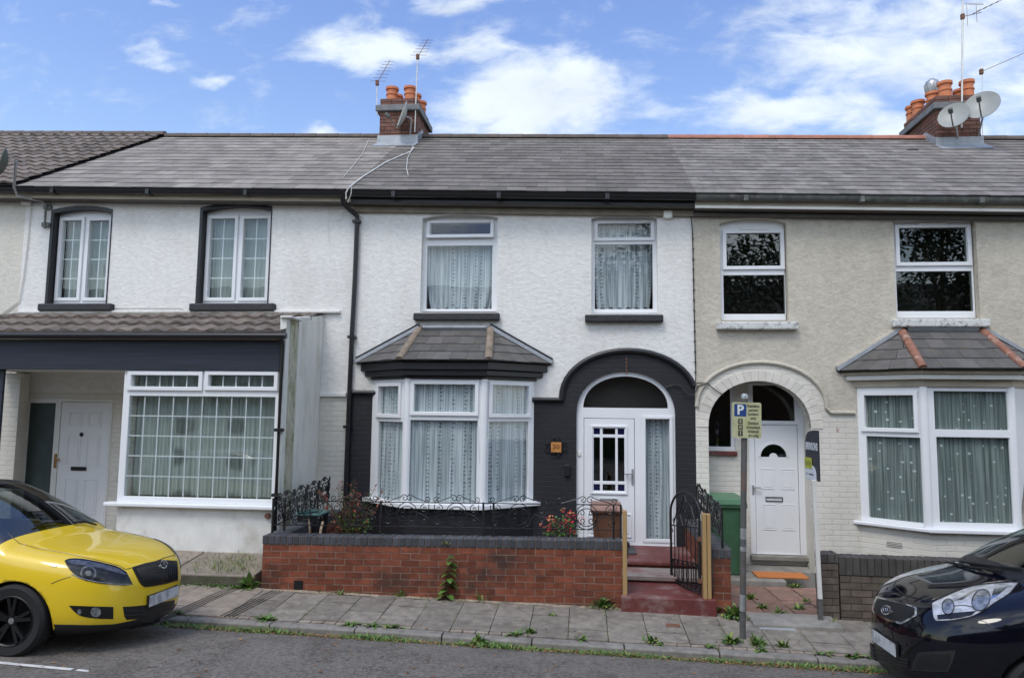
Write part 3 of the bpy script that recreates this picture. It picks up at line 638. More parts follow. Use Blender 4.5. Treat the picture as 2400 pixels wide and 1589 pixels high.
MB().box(XS0, XS1, SF-.05, SF+.05, zF0, zF1).build('shop_fascia', M['navy'], hl, bevel=.004)
MB().box(XS0, XS1-.02, SF+.05, FY, zF0+.02, zF0+.08).build('porch_ceiling', M['white_smooth'], hl)
# shop window
so = rect(281, 657, 868, 1180, SF); top1, top2 = rect(312,468,879,906,SF), rect(491,648,879,906,SF); mg = rect(297.5,641,929,1166.5,SF)
XW0 = so[0]
outer = (PX(284,1020,SF), PX(655,1020,SF), so[2], zF0+.01)
top1 = (mg[0]+.02, top1[1], top1[2], top1[3]); top2 = (top2[0], mg[1]-.02, top2[2], top2[3])
window(hl, outer, [(top1,True,(5,1),0),(top2,True,(5,1),0),(mg,False,(10,5),0)], SF-.01, curt=bound([top1,mg],.0), cmat='blind', cfolds=34, camp=.014, name='shop_window', seed=5, cy=.2)
MB().box(PX(243,1183,SF-.08), PX(645,1183,SF-.08), SF-.1, SF+.05, so[2]-.05, so[2]).build('window_sill', M['upvc'], hl, bevel=.012)
wallpoly('stall_riser', hl, M['white_smooth'], [(XW0+.03,-.1),(XS1-.02,-.1),(XS1-.02,so[2]-.05),(XW0+.03,so[2]-.05)], y=SF, th=.16)
MB().box(XW0, XW0+.1, SF+.06, FY, .2, zF0).build('porch_side_wall', M['white_brick2'], hl)
MB().prism([(SF+.0,-.1),(FY,-.1),(FY,zt_-.02),(SF+.25,PZ(700,745,SF+.3)),(SF-.02,PZ(690,745,SF))], XS1-.07, XS1+.02, ax='x').build('cheek_wall', M['white_pier'], hl, bevel=.01)
MB().box(XS1-.06, XS1+.10, SF-.06, SF+.36, PZ(690,746,SF), PZ(690,741,SF)).build('cheek_cap', M['white_smooth'], hl, bevel=.008)
M['algae'] = mat('algae_stained_pebbledash', (.46,.45,.36), .9, .25, 14, .9, 60, stain=(.17,.19,.04), ss=5, stamt=.9, bdist=.02, stretch=(1,1,.5))
MB().box(XS1+.015, XS1+.03, SF+.10, SF+.36, .2, PZ(690,748,SF)).build('pebbledash_strip', M['algae'], hl)
MB().prism([(SF+.38,.2),(FY-.05,.2),(FY-.05,PZ(735,752,FY)),(SF+.38,PZ(700,752,SF+.38))], XS1+.015, XS1+.035, ax='x').build('cheek_board', M['white_pier'], hl, bevel=.004)
pp = [(XS1-.01, SF-.14, ze_-.03), (XS1-.01, SF-.06, ze_-.13), (XS1-.01, SF-.06, .45), (XS1-.01, SF-.06, .3)]
downpipe(hl, pp, .03, clips=[(XS1-.01, SF-.06, 2.0), (XS1-.01, SF-.06, 1.15)])
# recessed front door
df = rect(42, 256, 934, 1250, FY); sg = rect(57, 121, 944, 1250, FY); lf = rect(134, 251, 942, 1250, FY)
df = (df[0], df[1], dz0, df[3]); sg = (sg[0], sg[1], dz0+.12, sg[3]); lf = (lf[0], lf[1], dz0+.03, lf[3])
d = MB().prism(rp(df), FY-.01, FY+.09, [rp(sg), rp(lf)]).build('door_frame', M['upvc_old'], hl, bevel=.005)
MB().box(*sg[:2], FY+.03, FY+.036, *sg[2:]).build('pane', M['frosted'], d)
def panels(mb, x0, x1, z0, z1, specs, y, w=.018, hgt=.008):
    for (a, b, c, e) in specs:
        r = (lerp(x0,x1,a), lerp(x0,x1,b), lerp(z0,z1,c), lerp(z0,z1,e)); ring(mb, r, w, y-hgt, y); mb.box(r[0]+w*2, r[1]-w*2, y-hgt*.8, y, r[2]+w*2, r[3]-w*2)
mb = MB().box(lf[0]+.006, lf[1]-.006, FY+.0, FY+.05, lf[2], lf[3]-.006)
panels(mb, *lf, [(.17,.44,.80,.92),(.56,.83,.80,.92),(.17,.44,.47,.72),(.56,.83,.47,.72),(.17,.44,.10,.38),(.56,.83,.10,.38)], FY)
d = mb.build('door', M['upvc'], hl, bevel=.004)
zq = PZ(190,1098,FY); MB().box(PX(165,1098,FY-.02), PX(201,1098,FY-.02), FY-.018, FY, zq-.03, zq+.03).build('letterbox', M['iron'], d, bevel=.006)
zq = PZ(190,1018,FY); MB().lathe([(.035,-.01),(.035,0),(.02,.02),(.01,.03)], (PX(191,1018,FY),FY-.004,zq), 10, Matrix.Rotation(rad(90),3,'X')).build('knocker', M['iron'], d)
M['brass'] = mat('aged_brass', (.33,.19,.07), .4, .2, 8, metal=.7)
zq = PZ(132,1080,FY); xq = PX(131,1080,FY); MB().box(xq-.022, xq+.022, FY-.02, FY, zq-.11, zq+.11).bar((xq,FY-.03,zq+.03),(xq+.10,FY-.05,zq+.03),.02,.02).build('handle', M['brass'], d, bevel=.004)
xa = PX(8,1000,SF+.1)
MB().box(XS0, xa, SF+.03, SF+.07, .2, zF0).build('pilaster', M['navy'], hl)
MB().box(PX(6,1000,FY-.2), PX(42,1000,FY-.2), FY-.22, FY-.02, .3, zF0).build('porch_pier', M['white_brick2'], hl)
# junction box, gas pipe stub and cable at the party line
mb = MB().tube([P(72,480,FY-.02), P(66,560,FY-.02), P(55,650,FY-.02), P(45,705,FY-.02), P(0,738,FY-.02)], .009, 6); mb.build('cable', M['cable'], hl)
x0,x1,z0,z1 = rect(55,76,467,482,FY); MB().box(x0,x1,FY-.06,FY,z0,z1).build('junction_box', M['plastic_white'], hl, bevel=.01)
zq = PZ(628,1208,SF); MB().lathe([(.035,0),(.035,.05),(.02,.05)], (PX(628,1208,SF-.02),SF,zq), 12, Matrix.Rotation(rad(90),3,'X')).build('pipe_stub', M['rust'], hl)
mb = MB().tube([P(812,480,FY-.015), P(800,515,FY-.015), P(780,520,FY-.015), P(768,490,FY-.015)], .004, 5)
mb.tube([P(268,722,FY-.01), P(330,722,FY-.01), P(425,722,FY-.01), P(440,730,FY-.01)], .006, 5); mb.build('wall_wire', M['cable'], hl)

# ---- middle house: white above, black-painted brick below ----
hm = thing('terraced_house', ((XLM+XMR)/2, FY, .1), 'white and black painted house with a bay window and arched white front door', 'house', HG)
zst = PZ(845,920,FY); zst2 = PZ(1285,937,FY)
def arch3(uL, uR, vS, uA, vA, Y, n=24):
    a, b, t = P(uL,vS,Y), P(uR,vS,Y), P(uA,vA,Y); cx, cz = (a.x+b.x)/2, (a.z+b.z)/2
    return [(cx-(b.x-a.x)/2*math.cos(math.pi*i/n), cz+(t.z-cz)*math.sin(math.pi*i/n)**.92) for i in range(n+1)]
oa = arch3(1316, 1632, 937, 1470, 822, FY); oa = [p for p in oa if p[0] < XMR-.005]
dframe = arch3(1351, 1583, 972, 1466, 870, FY); dzb = PZ(1465,1286,FY)
hA = hole(987, 1166, 511, 500, 732); hB = hole(1386, 1541, 511, 499, 735)
line = [(XLM,zst),(PX(868,920,FY),zst),(PX(1250,936,FY),zst2)]+oa+[(XMR, oa[-1][1])]
bx = (PX(872,1030,FY), PX(1251,1030,FY))
wallpoly('wall', hm, M['white_cast'], line+eavetop(XLM,XMR), [hA, hB])
dh = [(dframe[0][0], dzb-.02)]+dframe+[(dframe[-1][0], dzb-.02)]
wallpoly('lower_wall', hm, M['black_brick'], [(XLM,-.2),(XMR,-.2)]+list(reversed(line)), [dh])
mb = MB().tube([(p[0], FY-.02, p[1]) for p in oa], .042, 8); mb.tube([(bx[1]-.02, FY-.02, zst2), (oa[0][0]+.02, FY-.02, zst2), (oa[1][0], FY-.02, oa[1][1])], .036, 8)
MB().tube([(XLM, FY-.02, zst), (bx[0]+.1, FY-.02, zst)], .036, 8).build('string_course', M['black_paint'], hm, auto=60)
mb.build('arch_moulding', M['black_paint'], hm, auto=60)
house_shell(hm, XLM, XMR)
yy = FY+.12
for h, fr, li, tl, sd, ga in ((hA, (993,1160,513,730), ((1009,1150,524,552),(1000,1153,576,724)), 9, 11, .05), (hB, (1389,1537,513,734), ((1401,1525,524,557),(1394,1530,573,724.5)), 0, 12, .06)):
    li = [rect(*q, yy) for q in li]; fr = rect(*fr, yy)
    window(hm, (h[0][0]-.01, h[-1][0]+.01, fr[2], fr[3]+.1), [(li[0], True, None, tl), (li[1], False, None, 0)], yy, curt=(li[1][0]-.01, li[1][1]+.01, li[1][2]-.01, li[0][3] if not tl else li[1][3]+.02), seed=sd, gather=ga, cfolds=8, glass='glass')
sill(hm, 968, 1170, 733, 750.5, M['sill_black']); sill(hm, 1371, 1555, 737, 754.5, M['sill_black'])
roof(hm, XLM, XMR, M['slate_m'], 17, .30, M['ridge_dark'])
eaves(hm, XLM, XMR, 'gutter_black', 'black_paint', gr=.06, fh=.15)
MB().bar((XLM, FY-.03, zE(XLM)-.25), (XMR, FY-.03, zE(XMR)-.25), .06, .09).build('eaves_band', M['eaves_shade'], hm)  # brown strip paints the shadow band under the gutter on the white wall
x0,x1,z0,z1 = rect(1555,1576,493,512,FY-.06); MB().box(x0,x1,FY-.07,FY,z0,z1).build('alarm_box', M['plastic_white'], hm, bevel=.015)
q = [P(800,445,YE-.03), P(803,455,YE-.02), P(804,478,YE+.02), P(822,494,FY-.1), P(837,507,FY-.06), P(837,520,FY-.05)]
q += [P(832,650,FY-.05), P(825,780,FY-.05), P(819,920,FY-.05), P(812,1100,FY-.05), P(807,1250,FY-.05)]
downpipe(hm, q, .037, clips=[P(836,520,FY-.05), P(825,790,FY-.05), P(815,1000,FY-.05)])
mb = MB().tube([P(1577,498,FY-.03), P(1600,484,FY-.03), P(1618,490,FY-.03), P(1623,540,FY-.015), P(1626,700,FY-.015), P(1630,858,FY-.015), P(1630,905,FY-.015)], .008, 6)
mb.tube([P(1630,898,FY-.03), P(1655,896,FY-.03), P(1668,907,FY-.03), P(1695,926,FY-.03)], .008, 6)
mb.tube([P(1559,908,FY-.03), P(1580,901,FY-.03), P(1596,905,FY-.03), P(1608,921,FY-.05), P(1626,928,FY-.06), P(1636,905,FY-.04), P(1656,898,FY-.04)], .009, 6)
for i in range(14):
    p = P(1624+i*.45, 560+i*24, FY-.012); mb.box(p.x-.014, p.x+.014, p.y-.012, p.y+.01, p.z-.007, p.z+.007)
mb.build('cable', M['cable_black'], hm)
# front door with a fanlight
Yd = FY+.05
fo = [(dframe[0][0]+.0, dzb)]+dframe+[(dframe[-1][0], dzb)]
fan = arch3(1367, 1566, 956, 1466, 882, Yd); fan[0] = (fan[0][0], PZ(1466,956,Yd)); fan[-1] = (fan[-1][0], fan[0][1])
lf = rect(1368, 1488, 980, 1268, Yd); sd_ = rect(1514, 1570, 981, 1264, Yd)
d = MB().prism(fo, Yd, Yd+.08, [fan, rp(lf), rp(sd_)]).build('door_frame', M['upvc'], hm, bevel=.006)
MB().prism(fan, Yd+.03, Yd+.036).build('pane', M['glass'], d); MB().box(sd_[0],sd_[1],Yd+.03,Yd+.036,sd_[2],sd_[3]).build('pane', M['glass'], d)
MB().box(fan[0][0], fan[-1][0], Yd+.3, Yd+.31, fan[0][1]-.05, fan[12][1]).build('fanlight_backing', M['dark'], d)  # flat dark sheet close behind the fanlight pane
curtain(sd_[0]-.01, sd_[1]+.02, sd_[2]-.02, sd_[3]+.01, Yd+.15, 5, seed=21).build('curtain', M['lace'], d, smooth=True, recalc=False)
MB().box(dframe[0][0]+.02, PX(1590,1283,FY-.06), FY-.08, FY+.04, dzb-.035, dzb+.012).build('threshold', M['upvc'], d, bevel=.008)
ring(MB(), (sd_[0]-.05,sd_[1]+.05,sd_[2]-.04,sd_[3]+.04), .045, Yd-.015, Yd).build('sidelight_bead', M['upvc'], d, bevel=.005)
gr = rect(1391.5, 1463.5, 1004, 1150, Yd)
gx = [gr[0], lerp(gr[0],gr[1],45/220), lerp(gr[0],gr[1],65/220), lerp(gr[0],gr[1],155/220), lerp(gr[0],gr[1],173/220), gr[1]]
gz = [gr[3], lerp(gr[3],gr[2],43/440), lerp(gr[3],gr[2],65/440), lerp(gr[3],gr[2],373/440), lerp(gr[3],gr[2],395/440), gr[2]]
hs_ = []; corner = []
for i in range(3):
    for j in range(3):
        r = (gx[2*i], gx[2*i+1], gz[2*j+1], gz[2*j]); hs_.append(r)
        if i != 1 and j != 1: corner.append(r)
mb = MB().prism(rp((lf[0]+.006, lf[1]-.006, lf[2]+.004, lf[3]-.006)), Yd+.005, Yd+.055, [rp(r) for r in hs_])
door = mb.build('door', M['upvc'], hm, bevel=.006)
ring(MB(), (gr[0]-.045,gr[1]+.045,gr[2]-.05,gr[3]+.045), .03, Yd-.015, Yd+.005).build('glazing_bead', M['upvc'], door, bevel=.006)
ring(MB(), (lf[0]+.05,lf[1]-.05,lf[2]+.06,gr[2]-.32), .022, Yd-.008, Yd+.005).box(lf[0]+.1,lf[1]-.1,Yd-.006,Yd+.005,lf[2]+.11,gr[2]-.37).build('door_panel', M['upvc'], door, bevel=.005)
MB().box(gr[0]-.005,gr[1]+.005,Yd+.03,Yd+.036,gr[2]-.005,gr[3]+.005).build('pane', M['glass_mirror'], door)
M['blueglass'] = mat('blue_stained_glass', (.008,.008,.05), .12, .1, 6)
for r in corner: MB().box(*r[:2], Yd+.018, Yd+.028, *r[2:]).build('stained_pane', M['blueglass'], door)
x0,x1,z0,z1 = rect(1406,1448,1167,1176,Yd); MB().box(x0,x1,Yd-.02,Yd+.006,z0,z1).build('letterbox', M['galv'], door, bevel=.006)
x0,x1,z0,z1 = rect(1480,1485,1098,1135,Yd); MB().box(x0,x1,Yd-.012,Yd+.006,z0,z1).bar(((x0+x1)/2,Yd-.035,PZ(1483,1110,Yd)),(x0-.10,Yd-.05,PZ(1470,1110,Yd)),.02,.018).build('handle', M['galv'], door, bevel=.004)
x0,x1,z0,z1 = rect(1355,1361,1057,1068,Yd); MB().box(x0,x1,Yd-.02,Yd,z0,z1).build('doorbell', M['plastic_white'], d, bevel=.006)
# number tile in an iron scroll frame, key box, chain hook
x0,x1,z0,z1 = rect(1291,1316,1035,1060,FY-.02); cx_, cz_ = (x0+x1)/2, (z0+z1)/2
M['amber'] = mat('amber_glazed_tile', (.48,.20,.05), .35, .25, 30, stain=(.55,.36,.17), ss=25, stamt=.7)
pl = MB().box(x0,x1,FY-.03,FY,z0,z1).build('number_plaque', M['amber'], hm, bevel=.006, label='square amber tile with a house number in a scrolled iron frame')
def spiral(c, r0, turns, a0, axis='y', sgn=1, n=14, y=0):
    out = []
    for i in range(n+1):
        t = i/n; a = rad(a0)+sgn*2*math.pi*turns*t; r = r0*(1-.82*t); out.append((c[0]+r*math.cos(a), y, c[1]+r*math.sin(a)))
    return out
mb = MB()
for sx in (-1, 1):
    for sz in (-1, 1):
        mb.tube(spiral((cx_+sx*.03, cz_+sz*(z1-z0)*.5+sz*.05), .03, 1.2, 90*sz*-1, sgn=sx*sz, y=FY-.02), .006, 5)
        mb.tube(spiral((cx_+sx*((x1-x0)*.5+.055), cz_+sz*.035), .035, 1.1, 180 if sx > 0 else 0, sgn=-sx*sz, y=FY-.02), .006, 5)
ring(mb, (x0-.012,x1+.012,z0-.012,z1+.012), .012, FY-.034, FY-.002); mb.build('scroll_frame', M['iron'], pl)
def text(s, size, loc, rot, m, parent, name='lettering', ext=.002, align='CENTER', sx=1, bold=0):
    c = bpy.data.curves.new(name, 'FONT'); c.body = s; c.size = size; c.extrude = ext; c.align_x = align; c.align_y = 'CENTER'; c.offset = bold
    o = bpy.data.objects.new(name, c); sc.collection.objects.link(o); o.location = loc; o.rotation_euler = rot; o.scale = (sx, 1, 1); c.materials.append(m); c.resolution_u = 3
    bpy.context.view_layer.update()
    me = bpy.data.meshes.new_from_object(o.evaluated_get(bpy.context.evaluated_depsgraph_get())); me.transform(Matrix.LocRotScale(Vector(loc), o.rotation_euler, Vector((sx,1,1))))
    bpy.data.objects.remove(o); me.name = name
    if not me.materials: me.materials.append(m)
    q = bpy.data.objects.new(name, me); sc.collection.objects.link(q)
    if parent is not None: q.parent = parent; q.matrix_parent_inverse = world_of(parent).inverted()
    return q
M['number'] = mat('brown_number_glaze', (.20,.07,.02), .4)
text('50', .095, (cx_, FY-.031, cz_), (rad(90),0,0), M['number'], pl, 'number', bold=.002)
x0,x1,z0,z1 = rect(1323,1336,1089,1116,FY-.04); MB().box(x0,x1,FY-.05,FY,z0,z1).build('key_box', M['iron'], hm, bevel=.01)
hk = [P(1468.6, 838+i*4.2, FY-.05-.012*(i % 2)) for i in range(10)]
mb = MB()
for i, p in enumerate(hk): mb.lathe([(.008,-.004),(.015,0),(.008,.004)], p, 8, Matrix.Rotation(rad(90),3,'X' if i % 2 else 'Y'))
mb.build('chain_hook', M['rust'], hm)

def bay(root, uL, uF0, uF1, uR, depth, vtop, vsill, m):
    """canted bay: returns the plan corner points and top and sill heights"""
    a = PX(uL,1030,FY); b = PX(uF0,1030,FY-depth); c = PX(uF1,1030,FY-depth); d = PX(uR,1030,FY) if uR else c+(b-a)
    um = (uF0+uF1)/2
    return [(a,FY),(b,FY-depth),(c,FY-depth),(d,FY)], PZ(um,vtop,FY-depth), PZ(um,vsill,FY-depth)
def bayoff(pl, o):
    (a,_),(b,y),(c,_),(d,_) = pl; k = o*.42; return [(a-o*1.35,FY),(b-k,y-o),(c+k,y-o),(d+o*1.35,FY)]
def facet(A, B, Y0=0):
    A, B = Vector((A[0],A[1],0)), Vector((B[0],B[1],0)); d = (B-A).normalized(); n = Vector((-d.y, d.x, 0))
    return Matrix(((d.x, n.x, 0, A.x),(d.y, n.y, 0, A.y),(0,0,1,0),(0,0,0,1)))
def onfacet(u, v, A, B):
    d = ray(u, v); A, B = Vector((A[0],A[1])), Vector((B[0],B[1])); e = B-A; n = Vector((-e.y, e.x)); t = A.dot(n)/Vector((d.x,d.y)).dot(n)
    p = Vector((d.x*t, d.y*t)); return (p-A).dot(e.normalized()), EYE+d.z*t
def rectF(uL, uR, vT, vB, A, B):
    um, vm = (uL+uR)/2, (vT+vB)/2
    return onfacet(uL,vm,A,B)[0], onfacet(uR,vm,A,B)[0], onfacet(um,vB,A,B)[1], onfacet(um,vT,A,B)[1]
def bayroof(root, pl, ze, zt, h0, h1, m, hipm, tone, rows=4, w=.24):
    e = bayoff(pl, .2); E = [Vector((x, y, ze)) for x, y in e]; H0, H1 = Vector((h0,FY,zt)), Vector((h1,FY,zt))
    mb = MB(); slates(mb, E[0], E[1], H0-Vector((.02,0,0)), H0, rows, w); slates(mb, E[1], E[2], H0, H1, rows, w); slates(mb, E[2], E[3], H1, H1+Vector((.02,0,0)), rows, w)
    o = mb.build('bay_roof', M[m], root, recalc=False)
    u = MB(); dn = Vector((0,0,-.012)); u.quad(E[0]+dn,E[1]+dn,H0+dn); u.quad(E[1]+dn,E[2]+dn,H1+dn,H0+dn); u.quad(E[2]+dn,E[3]+dn,H1+dn); u.quad(*[q+dn*2 for q in E]); u.build('underlay', M['underlay'], o, recalc=False)
    for a, b in ((E[1], H0), (E[2], H1)):
        mb = MB(); ridge(mb, a.lerp(b,.0)+Vector((0,0,.01)), b+Vector((0,0,.01)), .33, .058); mb.build('hip_tile', M[hipm], o, auto=40)
    f = MB(); f.bar(H0+Vector((.07,-.02,.005)), H1+Vector((-.07,-.02,.005)), .05, .10, up=Vector((0,-1,1)))
    for a, b in ((E[0], H0), (E[3], H1)): f.bar(a+Vector((0,-.03,.02)), b+Vector((0,-.03,.03)), .05, .05)
    f.build('lead_flashing', M['lead'], o)
    for a, b in ((E[0], H0), (E[3], H1)): MB().bar(a+Vector((0,-.02,.062)), b+Vector((0,-.02,.072)), .045, .035).build('flashing_cover', M[tone], o)
    return o
def baywindow(root, pl, zt, zs, lights, glass='glass', cmat='lace', seed=30, folds=(6,9,6), sillh=.07):
    segs = [(pl[0],pl[1]),(pl[1],pl[2]),(pl[2],pl[3])]; w = None
    for k, (A, B) in enumerate(segs):
        L = (Vector(B)-Vector(A)).length; T = facet(A, B)
        li = [(rectF(*q[:4], A, B), q[4], None, 0) for q in lights[k]]
        if not li: li = [((.09, L-.09, lights[1][0][5][0], lights[1][0][5][1]), True, None, 0), ((.09, L-.09, lights[1][1][5][0], lights[1][1][5][1]), False, None, 0)]
        c = bound([q[0] for q in li], .03)
        window(root, (0.0, L, zs, zt), li, 0, T, curt=(max(.02,c[0]), min(L-.02,c[1]), c[2], c[3]), name='bay_window', seed=seed+k, cfolds=folds[k], cmat=cmat, glass=glass, cy=.07, camp=.016)
    for (x, y) in (pl[1], pl[2]): MB().lathe([(.055,zs),(.055,zt)], (x, y+.025, 0), 10).build('corner_post', M['upvc'], root, auto=40)
    e = bayoff(pl, .085); MB().prism([(x,y) for x,y in e], zs-sillh, zs-.001, ax='z').build('bay_sill', M['upvc'], root, bevel=.012)
pl, zt, zs = bay(hm, 870, 952, 1133, 1251, .57, 888, 1180, None)
lights = [[(889,936,905,970,True),(884,941,988,1176,False)], [(971,1113,900,965,True),(959.5,1117,985,1177,False)], [(1153,1237,903,970,True),(1145,1238,988,1176,False)]]
baywindow(hm, pl, zt, zs, lights)
zbe = PZ(1040,843,FY-.77); ztp = PZ(1065,772,FY); 
for (o1, za, zb) in ((.15, PZ(1040,866,FY-.7), zbe-.01), (.10, PZ(1040,880,FY-.65), PZ(1040,866,FY-.7)), (.03, zt-.002, PZ(1040,880,FY-.65))):
    MB().prism(bayoff(pl, o1), za, zb, ax='z').build('bay_fascia', M['black_paint'], hm, bevel=.012)
bayroof(hm, pl, zbe, ztp, PX(983,765,FY), PX(1150,765,FY), 'slate_bay', 'hip_brown', 'black_paint')
MB().prism(pl, -.1, zs-.072, ax='z').build('bay_plinth', M['black_brick'], hm)

# ---- right house: beige pebbledash, arched porch ----
hr = thing('terraced_house', ((XMR+XRF)/2, FY, 0), 'beige pebbledash house with a white brick arched porch and net-curtained bay', 'house', HG)
zst = PZ(1970,967,FY)
oa = arch3(1633, 1937, 955, 1790, 849, FY); oa = [p for p in oa if p[0] > XMR+.005]
ia = arch3(1660.5, 1901, 1003, 1790, 893, FY)
M['room_backdrop'] = mat('brown_room_backdrop', (.15,.12,.10), .9, .5, 1.6)  # tone of the unlit interior, for the added panels behind the panes
hC = hole(1688, 1846, 524, 511, 752); hD = hole(2097, 2292, 517, 508, 747)
line = [(XMR, oa[0][1])]+oa+[(PX(1945,967,FY),zst),(XRF+.4,zst)]
wallpoly('wall', hr, M['beige_cast'], line+eavetop(XMR,XRF+.4), [hC, hD])
ah = [(ia[0][0], -.18)]+ia+[(ia[-1][0], -.18)]
wallpoly('lower_wall', hr, M['white_brick'], [(XMR,-.2),(XRF+.4,-.2)]+list(reversed(line)), [ah])
mb = MB().tube([(p[0], FY-.01, p[1]) for p in oa], .03, 8); mb.tube([(oa[-1][0], FY-.01, oa[-1][1]),(PX(1946,968,FY),FY-.01,zst),(PX(2003,968,FY),FY-.01,zst)], .03, 8)
mb.build('arch_moulding', M['beige_cast'], hr, auto=60)
mb = MB()   # arch ring of painted voussoirs, flush in the wall but standing a few millimetres proud
n = len(ia)-1
for i in range(n):
    a, b = ia[i], ia[i+1]; cx = (ia[0][0]+ia[-1][0])/2; cz = ia[0][1]
    def out(p, k): return (cx+(p[0]-cx)*k, cz+(p[1]-cz)*k)
    g = .0025
    poly = [a, b, out(b, 1.235), out(a, 1.235)]
    poly = [p for p in poly]
    if i % 2 == 0 or True: mb.prism([(lerp(poly[0][0],poly[1][0],.03),lerp(poly[0][1],poly[1][1],.03)),(lerp(poly[0][0],poly[1][0],.97),lerp(poly[0][1],poly[1][1],.97)),(lerp(poly[3][0],poly[2][0],.97),lerp(poly[3][1],poly[2][1],.97)),(lerp(poly[3][0],poly[2][0],.03),lerp(poly[3][1],poly[2][1],.03))], FY-.008, FY+.1)
M['voussoir'] = mat('white_painted_arch_brick', (.655,.62,.55), .7, .1, 7, .5, 40, isl=.07, stain=(.45,.40,.33), ss=4, stamt=.4)
mb.build('arch_ring', M['voussoir'], hr, bevel=.004)
MB().box(XMR+.02, XRF+.3, FY+1.6, 17.0, -.2, zE(XRF)-.1).build('interior', M['dark'], hr)
MB().box(XMR, XRF, 17.0, 17.2, -.2, zE(XRF)-.05).build('rear_wall', M['cream_cast'], hr)
yy = FY+.10
for h, fr, li, sd in ((hC, (1690,1843,524,751), ((1702,1829,547,624),(1696,1840,645,736)), 1), (hD, (2100,2285,520,746), ((2107,2266,534,615),(2102,2280,636,729.5)), 2)):
    li = [rect(*q, yy) for q in li]; fr = rect(*fr, yy)
    w_ = window(hr, (h[0][0]-.01, h[-1][0]-.01, fr[2], fr[3]+.12), [(li[0], True, None, 0), (li[1], False, None, 0)], yy, glass='glass_mirror')
    MB().box(fr[0]-.3, fr[1]+.3, yy+.55, yy+.56, fr[2]-.3, fr[3]+.1).build('room_backdrop', M['room_backdrop'], w_)  # added brown panel near the pane, standing in for the unlit interior
    r = li[0]; cx = (r[0]+r[1])/2; MB().box(cx-.2, cx+.2, yy-.04, yy-.001, r[3]+.045, r[3]+.065).build('trickle_vent', M['plastic_white'], w_, bevel=.004)
sill(hr, 1681, 1872, 754, 772, M['sill_peel']); sill(hr, 2094, 2323, 747, 766, M['sill_peel'])
roof(hr, XMR, XRF, M['slate_r'], 17, .29, M['ridge_red'])
eaves(hr, XMR, XRF+.4, 'gutter_grey', 'wood_trim', fh=.18, trim='white_trim')
MB().bar((XMR, FY-.04, zE(XMR)-.27), (XRF+.4, FY-.04, zE(XRF+.4)-.27), .08, .05).build('eaves_band', M['soffit'], hr)
for (u, v) in ((1668, 355), (2133, 354)):
    t = (v-327)/(460-327); Y = YR-(YR-YE)*.22; p = P(u, v, Y); MB().box(p.x-.10, p.x+.10, Y-.12, Y+.1, p.z-.06, p.z+.0).build('roof_vent', M['gutter_black'], hr, bevel=.02)
# porch
PB = 11.28; pz = .10
xl, xr = ia[0][0], ia[-1][0]; ptop = PZ(1790,893,FY)+.05
dfr = rect(1756, 1886, 899, 1300, PB); dfr = (dfr[0], dfr[1], PZ(1820,1299,PB), dfr[3]); fl = rect(1764, 1862, 903, 986, PB); lf = rect(1770, 1872, 995, 1297, PB); wn_ = rect(1640, 1722, 895, 1056, PB)
wallpoly('porch_wall', hr, M['white_brick2'], [(xl-.12,-.2),(xr+.05,-.2),(xr+.05,ptop),(xl-.12,ptop)], [rp(dfr), rp((xl-.1, wn_[1], wn_[2], wn_[3]))], y=PB, th=.15)
MB().box(xr-.005+.03, xr+.15, FY+.24, PB, -.2, ptop).build('porch_side_wall', M['white_brick2'], hr); MB().box(xl-.25, xl-.05, FY+.24, PB, -.2, ptop).build('porch_side_wall', M['white_brick2'], hr)
MB().box(xl-.2, xr+.2, FY+.02, PB+.1, ptop, ptop+.1).build('porch_ceiling', M['white_smooth'], hr)
MB().box(xl-.02, xr+.02, FY-.0, PB, -.2, pz-.02).build('porch_floor', M['concrete2'], hr)
w_ = window(hr, (xl-.1, wn_[1], wn_[2], wn_[3]), [((xl-.05, PX(1713,980,PB), wn_[2]+.06, wn_[3]-.03), False, None, 0)], PB+.02, glass='glass_mirror', name='porch_window')
MB().box(xl-.05, PX(1728,1056,PB-.03), PB-.05, PB+.02, wn_[2]-.07, wn_[2]-.005).build('porch_window_sill', M['red_paint'], hr, bevel=.01)
d = MB().prism(rp(dfr), PB-.02, PB+.06, [rp(fl), rp(lf)]).build('door_frame', M['upvc'], hr, bevel=.005)
MB().box(*fl[:2], PB+.02, PB+.026, *fl[2:]).build('pane', M['glass_mirror'], d)
cz_ = PZ(1810,1071,PB); cx_ = PX(1813,1071,PB); rr = .19
fanp = [(p[0], p[1]) for p in arc((cx_, cz_), rr, 180, 0, 14)]+[(p[0], p[1]) for p in arc((cx_, cz_), .06, 0, 180, 8)]
mb = MB().prism(rp((lf[0]+.006, lf[1]-.006, lf[2], lf[3]-.006)), PB-.005, PB+.045, [fanp])
panels(mb, *lf, [(.14,.44,.495,.655),(.60,.90,.495,.655),(.16,.46,.18,.38),(.60,.90,.18,.38)], PB-.005, .014, .007)
mb.prism([(p[0], p[1]) for p in arc((cx_, cz_), rr+.03, 180, 0, 14)]+list(reversed(arc((cx_, cz_), rr, 180, 0, 14))), PB-.017, PB-.005)
d = mb.build('door', M['upvc'], hr, bevel=.004)
MB().prism(fanp, PB+.015, PB+.02).build('pane', M['glass_mirror'], d)
x0,x1,z0,z1 = rect(1794,1834,1164,1174,PB); ring(MB(), (x0,x1,z0,z1), .008, PB-.02, PB-.005).build('letterbox', M['iron'], d)
x0,x1,z0,z1 = rect(1762,1767,1136,1158,PB); MB().box(x0,x1,PB-.03,PB-.018,z0,z1).bar((x0+.015,PB-.05,z1-.03),(x1+.09,PB-.06,z1-.035),.018,.018).build('handle', M['galv'], d, bevel=.003)
